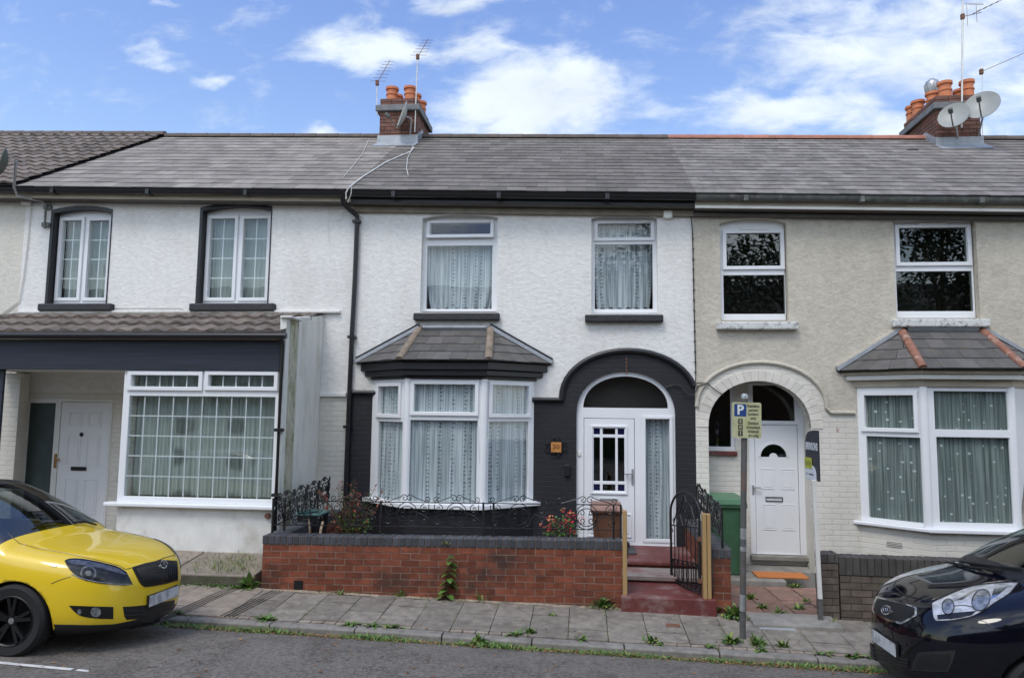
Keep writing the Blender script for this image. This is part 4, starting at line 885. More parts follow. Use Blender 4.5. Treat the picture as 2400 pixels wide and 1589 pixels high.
MB().box(dfr[0]-.02, dfr[1]+.02, PB-.12, PB-.02, dfr[2]-.07, dfr[2]-.004).build('threshold', M['concrete2'], hr, bevel=.01)
# bay
pl, zt, zs = bay(hr, 2012, 2170, 2376, None, .57, 907, 1240, None)
lights = [[(2028,2142,926,1003,True),(2034,2160,1024,1219,False)], [(2190,2365,917,1007,False),(2199,2381,1025,1226,False)], [(2424,2475,930,1010,True),(2424,2475,1028,1215,False)]]
baywindow(hr, pl, zt, zs, lights, cmat='dotnet', seed=50, folds=(7,10,7), sillh=.05)
zbe = PZ(2250,863,FY-.77); ztp = PZ(2210,775,FY)
for (o1, za, zb, mm) in ((.15, PZ(2250,876,FY-.7), zbe-.01, 'wood_trim'), (.11, PZ(2250,889,FY-.66), PZ(2250,876,FY-.7), 'white_trim'), (.03, zt-.002, PZ(2250,889,FY-.66), 'wood_trim')):
    MB().prism(bayoff(pl, o1), za, zb, ax='z').build('bay_fascia', M[mm], hr, bevel=.012)
bayroof(hr, pl, zbe, ztp, PX(2112,771,FY), PX(2302,771,FY), 'slate_bay', 'hip_red', 'beige_cast')
MB().prism(pl, -.1, zs-.052, ax='z').build('bay_plinth', M['white_brick'], hr)
A, B = pl[0], pl[1]; T = facet(A, B); s0, zq = onfacet(2078,1273,A,B); s1, _ = onfacet(2114,1273,A,B)
MB().box(s0, s1, -.006, .0, zq-.028, zq+.028).xf(T).build('air_brick', M['soffit'], hr); mb = MB()
for i in range(3): mb.box(s0, s1, -.014, -.006, zq-.028+.02*i, zq-.02+.02*i)
mb.xf(T).build('air_brick_grille', M['white_brick2'], hr)

# ---- neighbours cut by the frame ----
hf = thing('terraced_house', (X0-2.5, FY, .4), 'cream house with a brown pantiled roof, cut off beside the shop-front house', 'house', HG)
wallpoly('wall', hf, M['cream_cast'], [(XFL,-.2),(X0,-.2)]+eavetop(XFL,X0)); house_shell(hf, XFL, X0)
roof(hf, XFL, X0, M['pantile'], 14, .25, M['ridge_dark'], tiles=True, rx1=PX(388,315,YR), dz=.04)
eaves(hf, XFL, X0, 'gutter_black', 'wood_trim', fh=.15)
hg = thing('terraced_house', (XRF+2.5, FY, 0), 'dark slated neighbour house beyond the chimney that carries two dishes', 'house', HG)
roof(hg, XRF, XFR, M['slate_m'], 17, .3, M['ridge_dark']); wallpoly('wall', hg, M['beige_cast'], [(XRF+.4,-.2),(XFR,-.2)]+eavetop(XRF+.4,XFR)); house_shell(hg, XRF, XFR)
eaves(hg, XRF+.4, XFR, 'gutter_grey', 'wood_trim', fh=.18)

# ---- chimneys ----
def bricks(mb, x0, x1, y, z0, rows, bl=.225, bh=.075, th=.1, axis='x', gap=.01, slope=0, dx=None):
    """courses of separate bricks along x (or along y) with mortar gaps; the face lies at y (or x)"""
    for j in range(rows):
        s = x0-(bl/2 if j % 2 else 0)
        while s < x1-.01:
            a, b = max(x0, s)+gap/2, min(x1, s+bl)-gap/2; s += bl
            if b-a < .02: continue
            za, zb = z0+bh*j+gap/2, z0+bh*(j+1)-gap/2; o = R_.uniform(-.003, .002)
            if axis == 'x': mb.box(a, b, y+o, y+th, za, zb)
            else: mb.box(y+o, y+th, a, b, za, zb) if th > 0 else mb.box(y+th, y-o, a, b, za, zb)
def chimney(root, x0, x1, y0, y1, ztop, zbase, cols, label=None):
    h = .30
    mb = MB().box(x0+.008, x1-.008, y0+.008, y1-.008, zbase, ztop-.02)
    c = mb.build('chimney', M['mortar_dark'], root, label=label)
    b = MB(); nr = int((ztop-.27-zbase)/.075)
    bricks(b, x0, x1, y0, ztop-.27-nr*.075, nr, th=.06)
    bricks(b, y0+.06, y1, x0, ztop-.27-nr*.075, nr, th=.06, axis='y'); bricks(b, y0+.06, y1, x1, ztop-.27-nr*.075, nr, th=-.06, axis='y')
    for j in (0, 1): bricks(b, x0+.0, x1-.0, y0-.0, ztop-.15+.075*j, 1, th=.08); bricks(b, y0+.08, y1, x0, ztop-.15+.075*j, 1, th=.06, axis='y'); bricks(b, y0+.08, y1, x1, ztop-.15+.075*j, 1, th=-.06, axis='y')
    b.build('brickwork', M['brick_chim'], c)
    MB().box(x0-.07, x1+.07, y0-.07, y1+.07, ztop-.27, ztop-.15).build('oversail', M['lead_dark'], c, bevel=.012, label='lead covered projecting course')
    f = MB(); zr_ = lambda y: zR((x0+x1)/2)-(YR-y)*(zR((x0+x1)/2)-zE((x0+x1)/2))/(YR-YE) if y < YR else zR((x0+x1)/2)
    f.box(x0-.03, x1+.03, y0-.02, y0, zr_(y0)-.1, zr_(y0)+.16); f.bar((x0-.05,y0-.14,zr_(y0-.14)+.02),(x1+.05,y0-.14,zr_(y0-.14)+.02),.3,.02,up=Vector((0,-.53,.85)))
    for sx, xx in ((-1, x0), (1, x1)):
        for k in range(6): yy = y0+k*(YR-y0)/6; f.box(min(xx,xx+sx*.02), max(xx,xx+sx*.02), yy, yy+(YR-y0)/6+.01, zr_(yy)-.15, zr_(yy)+.17+R_.uniform(-.01,.01))
    f.build('lead_flashing', M['lead'], c)
    for (px, py, hh, cowl) in cols:
        r = .112
        MB().lathe([(r*1.12,0),(r*1.12,.02),(r,.03),(r*.96,hh*.5),(r*1.08,hh*.52),(r*1.08,hh*.57),(r*.95,hh*.6),(r*.93,hh*.82),(r*1.16,hh*.86),(r*1.16,hh),(r*.85,hh),(r*.8,hh*.5)], (px, py, ztop-.03), 18).build('chimney_pot', M['terracotta'], c, auto=40)
        if cowl:
            g = MB().lathe([(.10,0),(.11,.05),(.13,.1),(.135,.17),(.11,.24),(.05,.29),(.01,.3)], (px, py, ztop+hh-.05), 14)
            for k in range(14): t = 2*math.pi*k/14; g.bar((px+.115*math.cos(t),py+.115*math.sin(t),ztop+hh-.02),(px+.142*math.cos(t),py+.142*math.sin(t),ztop+hh+.13),.012,.012)
            g.build('cowl', M['galv'], c, auto=40)
    return c
cy0 = 13.42
cx0, cx1 = PX(889,300,cy0), PX(976,300,cy0); ct = PZ(930,231,cy0)
chimney(hm, cx0, cx1, cy0, 14.5, ct, 7.0, [(PX(919,229,cy0+.2),cy0+.2,.33,0),(PX(961,229,cy0+.2),cy0+.2,.33,0),(PX(919,229,cy0+.2),cy0+.55,.33,0),(PX(961,229,cy0+.2)+.02,cy0+.55,.33,0),(PX(919,229,cy0+.2),cy0+.9,.33,0),(PX(961,229,cy0+.2)+.05,cy0+.9,.33,0)], 'brown brick stack with a dish and six terracotta pots')
rx0, rx1 = PX(2196,300,cy0), PX(2299,300,cy0); rt = PZ(2250,223,cy0)
chimney(hr, rx0, rx1, cy0, 14.75, rt, 6.6, [(PX(2215,222,cy0+.2),cy0+.2,.36,0),(PX(2267,222,cy0+.2),cy0+.2,.37,0),(PX(2252,222,cy0+.5),cy0+.52,.34,0),(PX(2198,222,cy0+.5)-.05,cy0+.6,.34,1),(rx0+.12,cy0+.95,.33,0),(rx0+.12,cy0+1.2,.33,0),(rx1-.15,cy0+1.0,.3,0)], 'brick stack with two dishes and a mast, terracotta pots')
# ---- rooftop things ----
def dish(loc, normal, dia, label, m='dish', arm=None, mount=None, group=None):
    n = Vector(normal).normalized(); t = thing('satellite_dish', mount or loc, label, 'satellite dish', group)
    up = Vector((0,0,1)); sx = up.cross(n).normalized(); sy = n.cross(sx); Rm = Matrix((sx, sy, n)).transposed(); r = dia/2
    prof = [(.004,0)]+[(r*i/6, .16*dia*(i/6)**2) for i in range(1, 7)]
    mb = MB(); nn = 28; vs = []
    for (q, z) in prof+[(r*1.0, .16*dia-.012)]+[(r*i/6, .16*dia*(i/6)**2-.012) for i in range(5, 0, -1)]:
        for k in range(nn): a = 2*math.pi*k/nn; vs.append(Vector(loc)+Rm @ Vector((q*math.cos(a), q*1.1*math.sin(a), z)))
    m_ = len(prof)+6; fs = [(i*nn+k, i*nn+(k+1) % nn, (i+1)*nn+(k+1) % nn, (i+1)*nn+k) for i in range(m_-1) for k in range(nn)]; fs.append(tuple(range(nn)))
    fs.append(tuple((m_-1)*nn+k for k in range(nn)))
    mb.add(vs, fs).build('reflector', M[m], t, auto=50)
    foot = Vector(loc)+Rm @ Vector((0,-r*1.02,.14*dia)); tip = Vector(loc)+Rm @ Vector((0,-r*.55,dia*.62))
    MB().tube([foot, foot.lerp(tip,.5)-sy*.02, tip], .012, 6).build('feed_arm', M['gutter_grey'], t)
    MB().bar(tip-n*.03, tip+n*.06+sy*.03, .07, .06).build('receiver', M['gutter_grey'], t, bevel=.01)
    if mount:
        b = Vector(loc)-n*.02; MB().tube([b, b-n*.10, Vector(mount)], .017, 8).build('bracket', M['galv'], t)
    return t
p = P(950,273,13.2); dish(p, (-.9,-.42,.28), .50, 'pale satellite dish seen edge-on, on the chimney above the white house', group='satellite dishes', mount=(cx1-.12,cy0,p.z-.28))
p = P(2237,277,13.15); dish(p, (-.55,-.78,.42), .50, 'lower of two grey satellite dishes, in front of the beige house chimney bricks', group='satellite dishes', mount=(rx0+.35,cy0,p.z-.3))
p = P(2303,254,13.0); dish(p, (-.55,-.78,.46), .56, 'upper grey satellite dish jutting out past the corner of the beige house chimney', group='satellite dishes', mount=(rx1-.05,cy0,p.z-.35))
p = P(16,382,10.1); t = dish(p, (-.80,-.55,.15), .38, 'dark satellite dish on a bent pole in front of the brown pantiled roof', group='satellite dishes', m='dish_dark')
MB().tube([P(38,378,10.15), P(36,400,10.2), P(33,440,10.3), P(40,458,10.4), P(70,466,10.6), P(100,472,FY-.08), P(107,482,FY-.03)], .02, 8).build('pole', M['galv'], t, auto=60)
mb = MB()
for (u, v) in ((112,486), (107,527)): q = P(u,v,FY-.03); mb.box(q.x-.06,q.x+.06,FY-.05,FY,q.z-.035,q.z+.035)
mb.tube([P(108,480,FY-.06), P(104,535,FY-.06)], .018, 8); mb.build('wall_bracket', M['gutter_grey'], t)
def yagi(mb, a, b, n, el, updir=Vector((0,0,1)), horiz=True):
    a, b = Vector(a), Vector(b); mb.bar(a, b, .009, .009); d = (b-a).normalized(); s = d.cross(updir).normalized() if horiz else updir
    for i in range(n):
        c = a.lerp(b, (i+.5)/n); l = el*(1-.35*i/n); mb.tube([c-s*l, c+s*l], .004, 4)
def aerial(foot, top, rr, label, booms, group=None):
    t = thing('television_aerial', foot, label, 'aerial', group)
    MB().tube([foot, Vector(foot).lerp(Vector(top), .5), top], rr, 8).build('mast', M['mast'], t, auto=60)
    for (a, b, n, el, hz) in booms:
        mb = MB(); yagi(mb, a, b, n, el, horiz=hz); mb.build('antenna', M['rust'], t)
        q = Vector(a); MB().box(q.x-.03,q.x+.03,q.y-.03,q.y+.03,q.z-.05,q.z+.05).build('clamp', M['rust'], t, bevel=.008)
    return t
Ya = cy0-.04
a0, a1 = P(972,310,Ya), P(979,128,Ya)
aerial(a0, a1, .011, 'tall thin television aerial behind the edge-on dish on the white house chimney', group='television aerials', booms=[(P(979,134,Ya), P(1004,92,Ya+1.3), 6, .16, True)])
aerial(P(884,272,Ya), P(883,190,Ya), .010, 'short television aerial on the plain side of the white house chimney', group='television aerials', booms=[(P(884,195,Ya), P(914,142,Ya+1.4), 7, .15, True)])
t = aerial(P(2254,300,Ya), P(2257,-60,Ya), .016, 'very tall pale aerial mast rising between two dishes on the beige house chimney', group='television aerials', booms=[(P(2256,40,Ya), P(2300,30,Ya-.3), 2, .2, False)])
mb = MB(); yagi(mb, P(2280,33,Ya), P(2420,-34,Ya+.5), 10, .10); mb.build('antenna', M['rust'], t)
mb = MB(); yagi(mb, P(2262,10,Ya), P(2305,11,Ya), 1, .01); mb.build('reflector_bar', M['brass'], t)
aerial(P(2303,330,Ya+.5), P(2302,160,Ya+.5), .006, 'thin aerial with a long rising boom behind the upper grey dish', group='television aerials', booms=[(P(2300,169,Ya+.5), P(2440,108,Ya+1.2), 12, .09, True)])
# loose cables hanging down the middle roof
t = thing('roof_cable', P(972,345,13.2), 'pale cable snaking from the white house chimney down the slates to the gutter', 'cable')
def onroof(u, v):
    d = ray(u, v); a, b = Vector((XLM,YE,zE(XLM)+.03)), Vector((XLM,YR,zR(XLM)+.03)); c = Vector((XMR,YE,zE(XMR)+.03)); n = (c-a).cross(b-a); e = Vector((0,0,EYE)); k = (a-e).dot(n)/d.dot(n); return e+d*k
MB().tube([onroof(*q) for q in ((970,346),(962,356),(940,365),(905,380),(878,397),(850,415),(825,434))]+[P(817,440,YE-.1), P(811,452,YE-.1), P(811,467,YE-.08)], .012, 7).build('main_cable', M['cable'], t)
MB().tube([onroof(*q) for q in ((972,330),(965,350),(955,372),(953,395),(957,412))], .006, 5).tube([onroof(*q) for q in ((866,325),(850,360),(825,392),(805,415))], .005, 5).tube([P(824,436,YE-.1),P(823,455,YE-.1),P(815,475,YE-.05)], .006, 5).build('thin_cable', M['cable'], t)
# ---------------- garden walls, steps, gate ----------------
WY = 8.55
def wallthing(name, x0, x1, zt0, zt1, label, m, cm, side=None, soldier=0, pier=None, mort='mortar', group='brick garden walls'):
    """brick garden wall along the pavement, its top running from zt0 to zt1; side=(xa,xb,y1) adds a return wall to the house"""
    t = thing(name, ((x0+x1)/2, WY+.1, zp((x0+x1)/2, WY)), label, 'garden wall', group)
    sl_ = (zt1-zt0)/(x1-x0); ch = .2 if soldier else .105
    def sh(mb):
        for p in mb.v: p.z += sl_*(p.x-x0)
        return mb
    zb = min(zp(x0, WY), zp(x1, WY))-.16; nr = int((zt0-ch-zb)/.075)+1; z0 = zt0-ch-nr*.075
    c = MB().box(x0+.004, x1-.004, WY+.0035, WY+.21, z0, zt0-ch-.004)
    if side: c.box(side[0]+.0035, side[1]-.0035, WY+.2, side[2], z0, zt0-ch-.004)
    sh(c).build('core', M[mort], t)
    b = MB(); bricks(b, x0, x1, WY, z0, nr, th=.08)
    if side:
        bricks(b, WY+.0801, side[2], side[0], z0, nr, th=.06, axis='y'); bricks(b, WY+.0801, side[2], side[1], z0, nr, th=-.06, axis='y')
    else:
        bricks(b, WY+.0801, WY+.21, x0, z0, nr, th=.06, axis='y'); bricks(b, WY+.0801, WY+.21, x1, z0, nr, th=-.06, axis='y')
    bricks(b, x0+.065, x1-.065, WY+.215, z0, nr, th=-.06) if False else None
    sh(b).build('brickwork', M[m], t)
    cp = MB(); x = x0-.006
    while x < x1-.03:
        w = .0755 if soldier else .076; e = min(x+w, x1+.006)
        cp.box(x+.004, e-.004, WY-.008+R_.uniform(-.003,.003), WY+.215, zt0-ch+.004, zt0+R_.uniform(-.004,.003)); x += w
    if side:
        y = WY+.22
        while y < side[2]: cp.box(side[0]-.006, side[1]+.006, y+.004, y+.072, zt0-ch+.004, zt0+R_.uniform(-.003,.003)); y += .076
    sh(cp).build('coping', M[cm], t, bevel=.006)
    mc = MB().box(x0+.004, x1-.004, WY+.004, WY+.20, zt0-ch-.003, zt0-.007)
    if side: mc.box(side[0]+.004, side[1]-.004, WY+.2, side[2], zt0-ch-.003, zt0-.007)
    sh(mc).build('coping_mortar', M[mort], t)
    return t
gx0, gx1 = PX(614,1310,WY), PX(1459,1320,WY)
zt0, zt1 = PZ(614,1254,WY), PZ(1459,1267,WY)
gw = wallthing('garden_wall', gx0, gx1, zt0, zt1, 'low red brick garden wall with dark coping under the iron railing', 'brick_red', 'coping', side=(gx0, gx0+.215, FY))
x0,x1,z0,z1 = rect(689,710,1360,1381,WY-.004); MB().box(x0,x1,WY-.006,WY+.05,z0,z1).build('drain_hole', mat('drain_black',(.004,.004,.004),.9), gw)
px0, px1 = PX(1671,1350,WY), PX(1714,1350,WY); zc = PZ(1692,1286,WY)
wallthing('garden_wall', px0, px1, zc, zc, 'short red brick pier and side wall between the open gate and green bin', 'brick_red', 'coping', side=(px0, px1, FY))
dx0 = PX(1926,1380,WY); zc1 = PZ(1940,1297,WY); zc2 = PZ(2060,1307,WY)
dp = PX(1968,1380,WY)
wallthing('garden_wall', dp+.004, 8.2, zc2, zc2-.03, 'sooty dark brick wall with upright soldier coping behind the black car', 'brick_dirty', 'coping_dirty', soldier=1, mort='mortar_dark')
wallthing('brick_pier', dx0, dp-.004, zc1, zc1, 'small sooty brick end pier beside the estate agent board', 'brick_dirty', 'coping_dirty', mort='mortar_dark')
# steps
st = thing('steps', (.95, 9.2, .1), 'worn red painted front steps leading up to the arched white door', 'steps')
sx0, sx1 = gx1+.0, px0-.002; z1_, z2_, z3_ = PZ(1550,1401,8.43), PZ(1550,1350,9.17), PZ(1550,1316,9.64)
MB().box(sx0-.02, sx1+.02, 8.43, 9.16, -.2, z1_).build('landing', M['red_paint'], st, bevel=.012)
M['worn_step'] = mat('worn_grey_red_step', (.25,.215,.20), .7, .2, 6, .3, 50, stain=(.17,.05,.045), ss=2.6, stamt=.8)
MB().box(sx0-.02, sx1, 9.15, 9.66, z2_-.055, z2_).build('tread', M['worn_step'], st, bevel=.008); MB().box(sx0-.02, sx1, 9.18, 9.66, -.1, z2_-.056).build('riser', M['red_paint'], st)
MB().box(sx0-.02, sx1, 9.62, FY-.05, z3_-.045, z3_).build('tread', M['red_paint'], st, bevel=.008); MB().box(sx0-.02, sx1, 9.66, FY-.05, -.1, z3_-.046).build('riser', M['brick_red'], st)
kind(MB().box(-.06, sx0-.02, 8.77, FY, -.1, .25).build('garden_path', M['concrete2']), 'structure')
x0,x1 = PX(1471,1300,10.2), PX(1491,1300,10.2)
tag(MB().box(x0-.25,x1,10.05,10.5,z3_+.001,z3_+.025).build('doormat', mat('grey_mat',(.07,.075,.075),.95,.2,30,.8,200), bevel=.008), 'dark grey doormat on the red steps below the white door', 'doormat')
tag(MB().box(PX(1772,1322,10.45),PX(1893,1322,10.45),10.38,10.72,.077,.098).build('doormat', mat('orange_mat',(.50,.17,.045),.95,.15,30,.8,200), bevel=.006), 'orange doormat on the step under the porch arch', 'doormat')
# wooden gate posts
for (uL, uR, vT, vB, Y, lab) in ((1459.5,1470,1197,1394,8.50,'slim new wooden gate post at the end of the long red wall'), (1648,1667,1204,1404,8.46,'thick pale wooden gate post between the open iron gate and brick pier')):
    x0,x1,z0,z1 = rect(uL,uR,vT,vB,Y); mb = MB().box(x0,x1,Y,Y+.085,z0-.12,z1)
    if uR-uL > 15: mb = MB().box(x0,(x0+x1)/2-.003,Y,Y+.085,z0-.12,z1).box((x0+x1)/2+.003,x1,Y+.004,Y+.09,z0-.12,z1-.004).box(x0+.02,x1-.02,Y+.03,Y+.06,z0-.12,z1-.01)
    o = mb.build('gate_post', M['wood_post'], bevel=.006); o.data.transform(Matrix.Translation((-x0,-Y,-z0))); o.location = (x0,Y,z0); tag(o, lab, 'gate post', 'wooden gate posts')
    if uR-uL < 15: MB().box(x1-.002,x1+.03,Y+.02,Y+.07,z0+.52,z0+.57).box(x1-.002,x1+.012,Y+.03,Y+.06,z0+.40,z0+.58).build('latch_keep', M['iron'], o)
# iron scrollwork
def scroll(c, r0, turns, a0, sgn, n=12): return [(c[0]+r0*(1-.8*i/n)*math.cos(rad(a0)+sgn*2*math.pi*turns*i/n), c[1]+r0*(1-.8*i/n)*math.sin(rad(a0)+sgn*2*math.pi*turns*i/n)) for i in range(n+1)]
def motif(W, H):
    """2D paths of one scroll group, centred on x=0 under and over the top rail at z=0, lower rail at -H"""
    out = []; q = min(1.0, W/.6)
    for s in (-1, 1):
        out.append([(s*x, z) for x, z in scroll((-.42*W, .04), .038*q, 1.2, -90, -1)]+[])
        out.append([(s*x, z) for x, z in [(-.40*W,.008),(-.30*W,.03),(-.18*W,.055),(-.10*W,.075)]+scroll((-.055*W,.05), .045*q, 1.15, 130, -1)])
        out.append([(s*x, z) for x, z in scroll((-.36*W,-.07), .055*q, 1.2, 90, -1)])
        out.append([(s*x, z) for x, z in [(-.46*W,-.02),(-.45*W,-.10),(-.36*W,-.15)][::1]+[(-.25*W,-.12),(-.2*W,-.17),(-.15*W,-.25),(-.06*W,-H+.01)]])
        out.append([(s*x, z) for x, z in scroll((-.38*W,-H+.07), .055*q, 1.2, 90, 1)])
        out.append([(s*x, z) for x, z in scroll((-.055,-.10), .042, 1.2, 200, -1)]); out.append([(s*x, z) for x, z in scroll((-.055,-H+.10), .045, 1.2, 160, 1)])
    out.append([(.125*math.cos(2*math.pi*i/20), -.125+.125*math.sin(2*math.pi*i/20)) for i in range(21)])
    out.append([(.12*math.cos(2*math.pi*i/20), -H+.12+.12*math.sin(2*math.pi*i/20)) for i in range(21)])
    return out
def railing(A, B, label, posts, motifs, H=.285, drop=.38, dz=0, r=.0055, group='scrolled iron railings'):
    """A,B: ends of the top rail; posts and motifs are fractions of the run"""
    A, B = Vector(A), Vector(B); L = (B-A).length; d = (B-A)/L; t = thing('iron_railing', (A+B)/2-Vector((0,0,drop)), label, 'railing', group)
    up = Vector((0,0,1))
    mb = MB().bar(A, B, .012, .010); mb.bar(A-up*H, B-up*H, .012, .010)
    for k, z in enumerate((0, -H)):
        MB().bar(A+up*z, B+up*z, .014, .010).build('rail', M['iron'], t)
    for (f, ht) in posts:
        p = A+d*L*f; MB().box(p.x-.011,p.x+.011,p.y-.011,p.y+.011,p.z-drop,p.z+ht).build('post', M['iron'], t)
    for (f, W) in motifs:
        mb = MB()
        for path in motif(W, H): mb.tube([A+d*(L*f+x)+up*z for x, z in path], r, 5)
        mb.build('scrollwork', M['iron'], t, auto=60)
    return t
ry = WY+.10
A, B = P(641,1173,ry), P(1455,1183,ry); L_ = B.x-A.x
def fr(u): return (PX(u,1178,ry)-A.x)/L_
railing(A, B, 'long scrolled black iron railing on the coping of the red brick wall', [(.0,.03),(fr(893),.01),(fr(1133),.01),(fr(1157),.01),(fr(1438),.0),(1.0,-.0)], [(fr(705),.62),(fr(830),.60),(fr(954),.58),(fr(1070),.58),(fr(1217),.74),(fr(1375),.74)])
zr0 = A.z-.0
railing((gx0+.11, WY+.14, zr0+.0), (gx0+.11, 10.5, zr0+.06), 'short scrolled iron railing running back beside the recycling box', [(.12,.0),(.5,.02),(.75,.02),(.97,.02)], [(.14,.5),(.40,.5),(.65,.5),(.88,.5)], drop=.40, r=.008)
railing((px0+.12, WY+.06, PZ(1687,1203,WY)), (px0+.12, 10.5, PZ(1687,1203,WY)+.1), 'short scrolled iron railing on the side wall between the two front doors', [(.0,.0),(.5,.02),(.97,.02)], [(.12,.45),(.36,.45),(.6,.45),(.84,.45)], drop=.43, r=.008)
# the open gate
g0 = Vector((PX(1640,1300,8.56), 8.56, PZ(1640,1386,8.56))); g1 = Vector((PX(1573,1300,9.26), 9.26, PZ(1573,1367,9.26))); GL = (Vector((g1.x,g1.y))-Vector((g0.x,g0.y))).length
gt = thing('iron_gate', g0, 'black wrought iron gate with an arched top, standing open', 'gate')
def G(s, z): q = g0.lerp(g1, s/GL); return Vector((q.x, q.y, q.z+z))
sh_ = .86; ap = 1.10
mb = MB(); pts = [G(0,0), G(0,sh_)]+[G(GL/2-GL/2*math.cos(math.pi*i/16), sh_+(ap-sh_)*math.sin(math.pi*i/16)) for i in range(1,16)]+[G(GL,sh_), G(GL,0)]
mb.tube(pts+[G(0,0)], .014, 6); mb.bar(G(0,.70), G(GL,.70), .014, .012); mb.bar(G(0,.30), G(GL,.30), .014, .012); mb.bar(G(0,.06), G(GL,.06), .014, .012); mb.build('gate_frame', M['iron'], gt, auto=60)
mb = MB()
for i in range(1, 7): s = GL*i/7; mb.tube([G(s,.0), G(s,.70)], .006, 6)
mb.build('gate_bars', M['iron'], gt)
mb = MB()
for i in range(6):
    s = GL*(i+.5)/6
    for sg in (-1, 1):
        mb.tube([G(s,.02), G(s+sg*.03,.14), G(s+sg*.02,.26)]+[G(s+sg*.02+x, .27+z) for x, z in scroll((0,0),.025,1.1,90,sg)], .005, 5)
        mb.tube([G(s+sg*.045+x, .04+z) for x, z in scroll((0,0),.03,1.1,0,sg)], .005, 5)
for sg in (-1, 1):
    c = GL/2
    mb.tube([G(c+sg*.04,.70), G(c+sg*.12,.84), G(c+sg*.05,.98), G(c,1.07)], .007, 5); mb.tube([G(c+sg*.30,.70), G(c+sg*.24,.80), G(c+sg*.18,.92), G(c+sg*.06,1.0)], .007, 5)
    mb.tube([G(c+sg*.16+x,.78+z) for x, z in scroll((0,0),.05,1.3,-90,sg)], .006, 5); mb.tube([G(c+sg*.29+x,.76+z) for x, z in scroll((0,0),.035,1.3,90,sg)], .006, 5)
    mb.tube([G(c+sg*.05+x,.90+z) for x, z in scroll((0,0),.04,1.2,-90,-sg)], .006, 5); mb.tube([G(c+sg*.33+x,.64+z) for x, z in scroll((0,0),.03,1.2,90,-sg)], .006, 5)
mb.build('gate_scrolls', M['iron'], gt, auto=60)
mb = MB()
for z in (.12, .58): q = G(0,z); mb.box(q.x-.02,q.x+.06,q.y-.02,q.y+.02,q.z-.025,q.z+.025)
mb.build('hinge', M['rust'], gt)
# bins
def wheelie(loc, w, d, h, m, label, rz=0, lidm=None):
    t = thing('wheelie_bin', loc, label, 'wheelie bin', None, rz); T = world_of(t)
    def fr_(x, y, z): return (x, y, z)
    k = .80; mb = MB(); a = [(-w/2*k,-d/2*k,.05),(w/2*k,-d/2*k,.05),(w/2*k,d/2*k*.8,.05),(-w/2*k,d/2*k*.8,.05)]; b = [(-w/2,-d/2,h*.88),(w/2,-d/2,h*.88),(w/2,d/2,h*.88),(-w/2,d/2,h*.88)]
    mb.add(a+b, [(3,2,1,0),(0,1,5,4),(1,2,6,5),(2,3,7,6),(3,0,4,7),(4,5,6,7)]).xf(T).build('body', M[m], t, bevel=.03)
    MB().box(-w/2-.022,w/2+.022,-d/2-.03,d/2+.02,h*.86,h*.90).xf(T).build('rim', M[m], t, bevel=.008)
    mb = MB(); mb.add([(-w/2-.03,-d/2-.045,h*.895),(w/2+.03,-d/2-.045,h*.895),(w/2+.03,d/2+.02,h*.91),(-w/2-.03,d/2+.02,h*.91),(-w/2,-d/2-.02,h*.975),(w/2,-d/2-.02,h*.975),(w/2,d/2,h),(-w/2,d/2,h)], [(3,2,1,0),(0,1,5,4),(1,2,6,5),(2,3,7,6),(3,0,4,7),(4,5,6,7)]).xf(T).build('lid', M[lidm or m], t, bevel=.015)
    MB().tube([(-w/2+.04,d/2+.05,h*.93),(w/2-.04,d/2+.05,h*.93)],.016,8).xf(T).build('handle', M[m], t)
    for s in (-1, 1): MB().lathe([(.02,-.03),(.1,-.03),(.1,.03),(.02,.03)], (s*w*.38,d/2*.75,.1), 16, Matrix.Rotation(rad(90),3,'Y')).xf(T).build('wheel', M['gutter_black'], t, auto=40)
    mb = MB()
    for s in (-1, 1): mb.bar((s*w*.30,-d/2*.83-.004,.12),(s*w*.36,-d/2*.985-.004,h*.84),.02,.012)
    mb.xf(T).build('moulded_rib', M[m], t)
    return t
M['bin_brown'] = mat('brown_bin_plastic', (.105,.045,.024), .5, .2, 5, stain=(.17,.09,.06), ss=4, stamt=.4)
M['bin_lid_brown'] = mat('faded_brown_lid', (.26,.145,.115), .55, .15, 5)
M['bin_green'] = mat('green_bin_plastic', (.040,.108,.055), .5, .15, 5, stain=(.06,.14,.08), ss=3, stamt=.4)
M['bin_lid_green'] = mat('faded_green_lid', (.075,.175,.095), .42, .15, 5)
by = 10.05; xa, xb = PX(1388,1230,by), PX(1457,1230,by)
wheelie(((xa+xb)/2, by+.22, .25), xb-xa, .44, PZ(1420,1183,by)-.25, 'bin_brown', 'small brown wheelie bin behind the garden wall by the front door', lidm='bin_lid_brown')
gy = 10.42; xa, xb = PX(1667,1240,gy), PX(1746,1240,gy)
wheelie(((xa+xb)/2, gy+.28, .02), xb-xa, .52, PZ(1700,1163,gy)-.02, 'bin_green', 'green wheelie bin standing under the brick porch arch', rz=rad(4), lidm='bin_lid_green')
# recycling box and sticks
t = thing('recycling_box', (PX(730,1215,9.7), 9.7, .42), 'dark recycling box with a teal lid behind the short side railing', 'box')
x0,x1,z0,z1 = rect(704,756,1200,1236,9.7); M['teal'] = mat('teal_plastic', (.07,.17,.165), .5, .2, 9)
MB().add([(x0+.03,9.6,.42),(x1-.03,9.6,.42),(x1-.03,9.9,.42),(x0+.03,9.9,.42),(x0,9.57,z1-.03),(x1,9.57,z1-.03),(x1,9.93,z1-.03),(x0,9.93,z1-.03)],[(3,2,1,0),(0,1,5,4),(1,2,6,5),(2,3,7,6),(3,0,4,7)]).build('body', M['gutter_black'], t)
mb = MB().box(x0-.02,x1+.02,9.55,9.95,z1-.03,z1); mb.build('rim', M['teal'], t, bevel=.008)
MB().bar((x0+.02,9.6,z1+.012),(x1-.10,9.75,z1+.03),.2,.012).build('lid', M['teal'], t, bevel=.005)
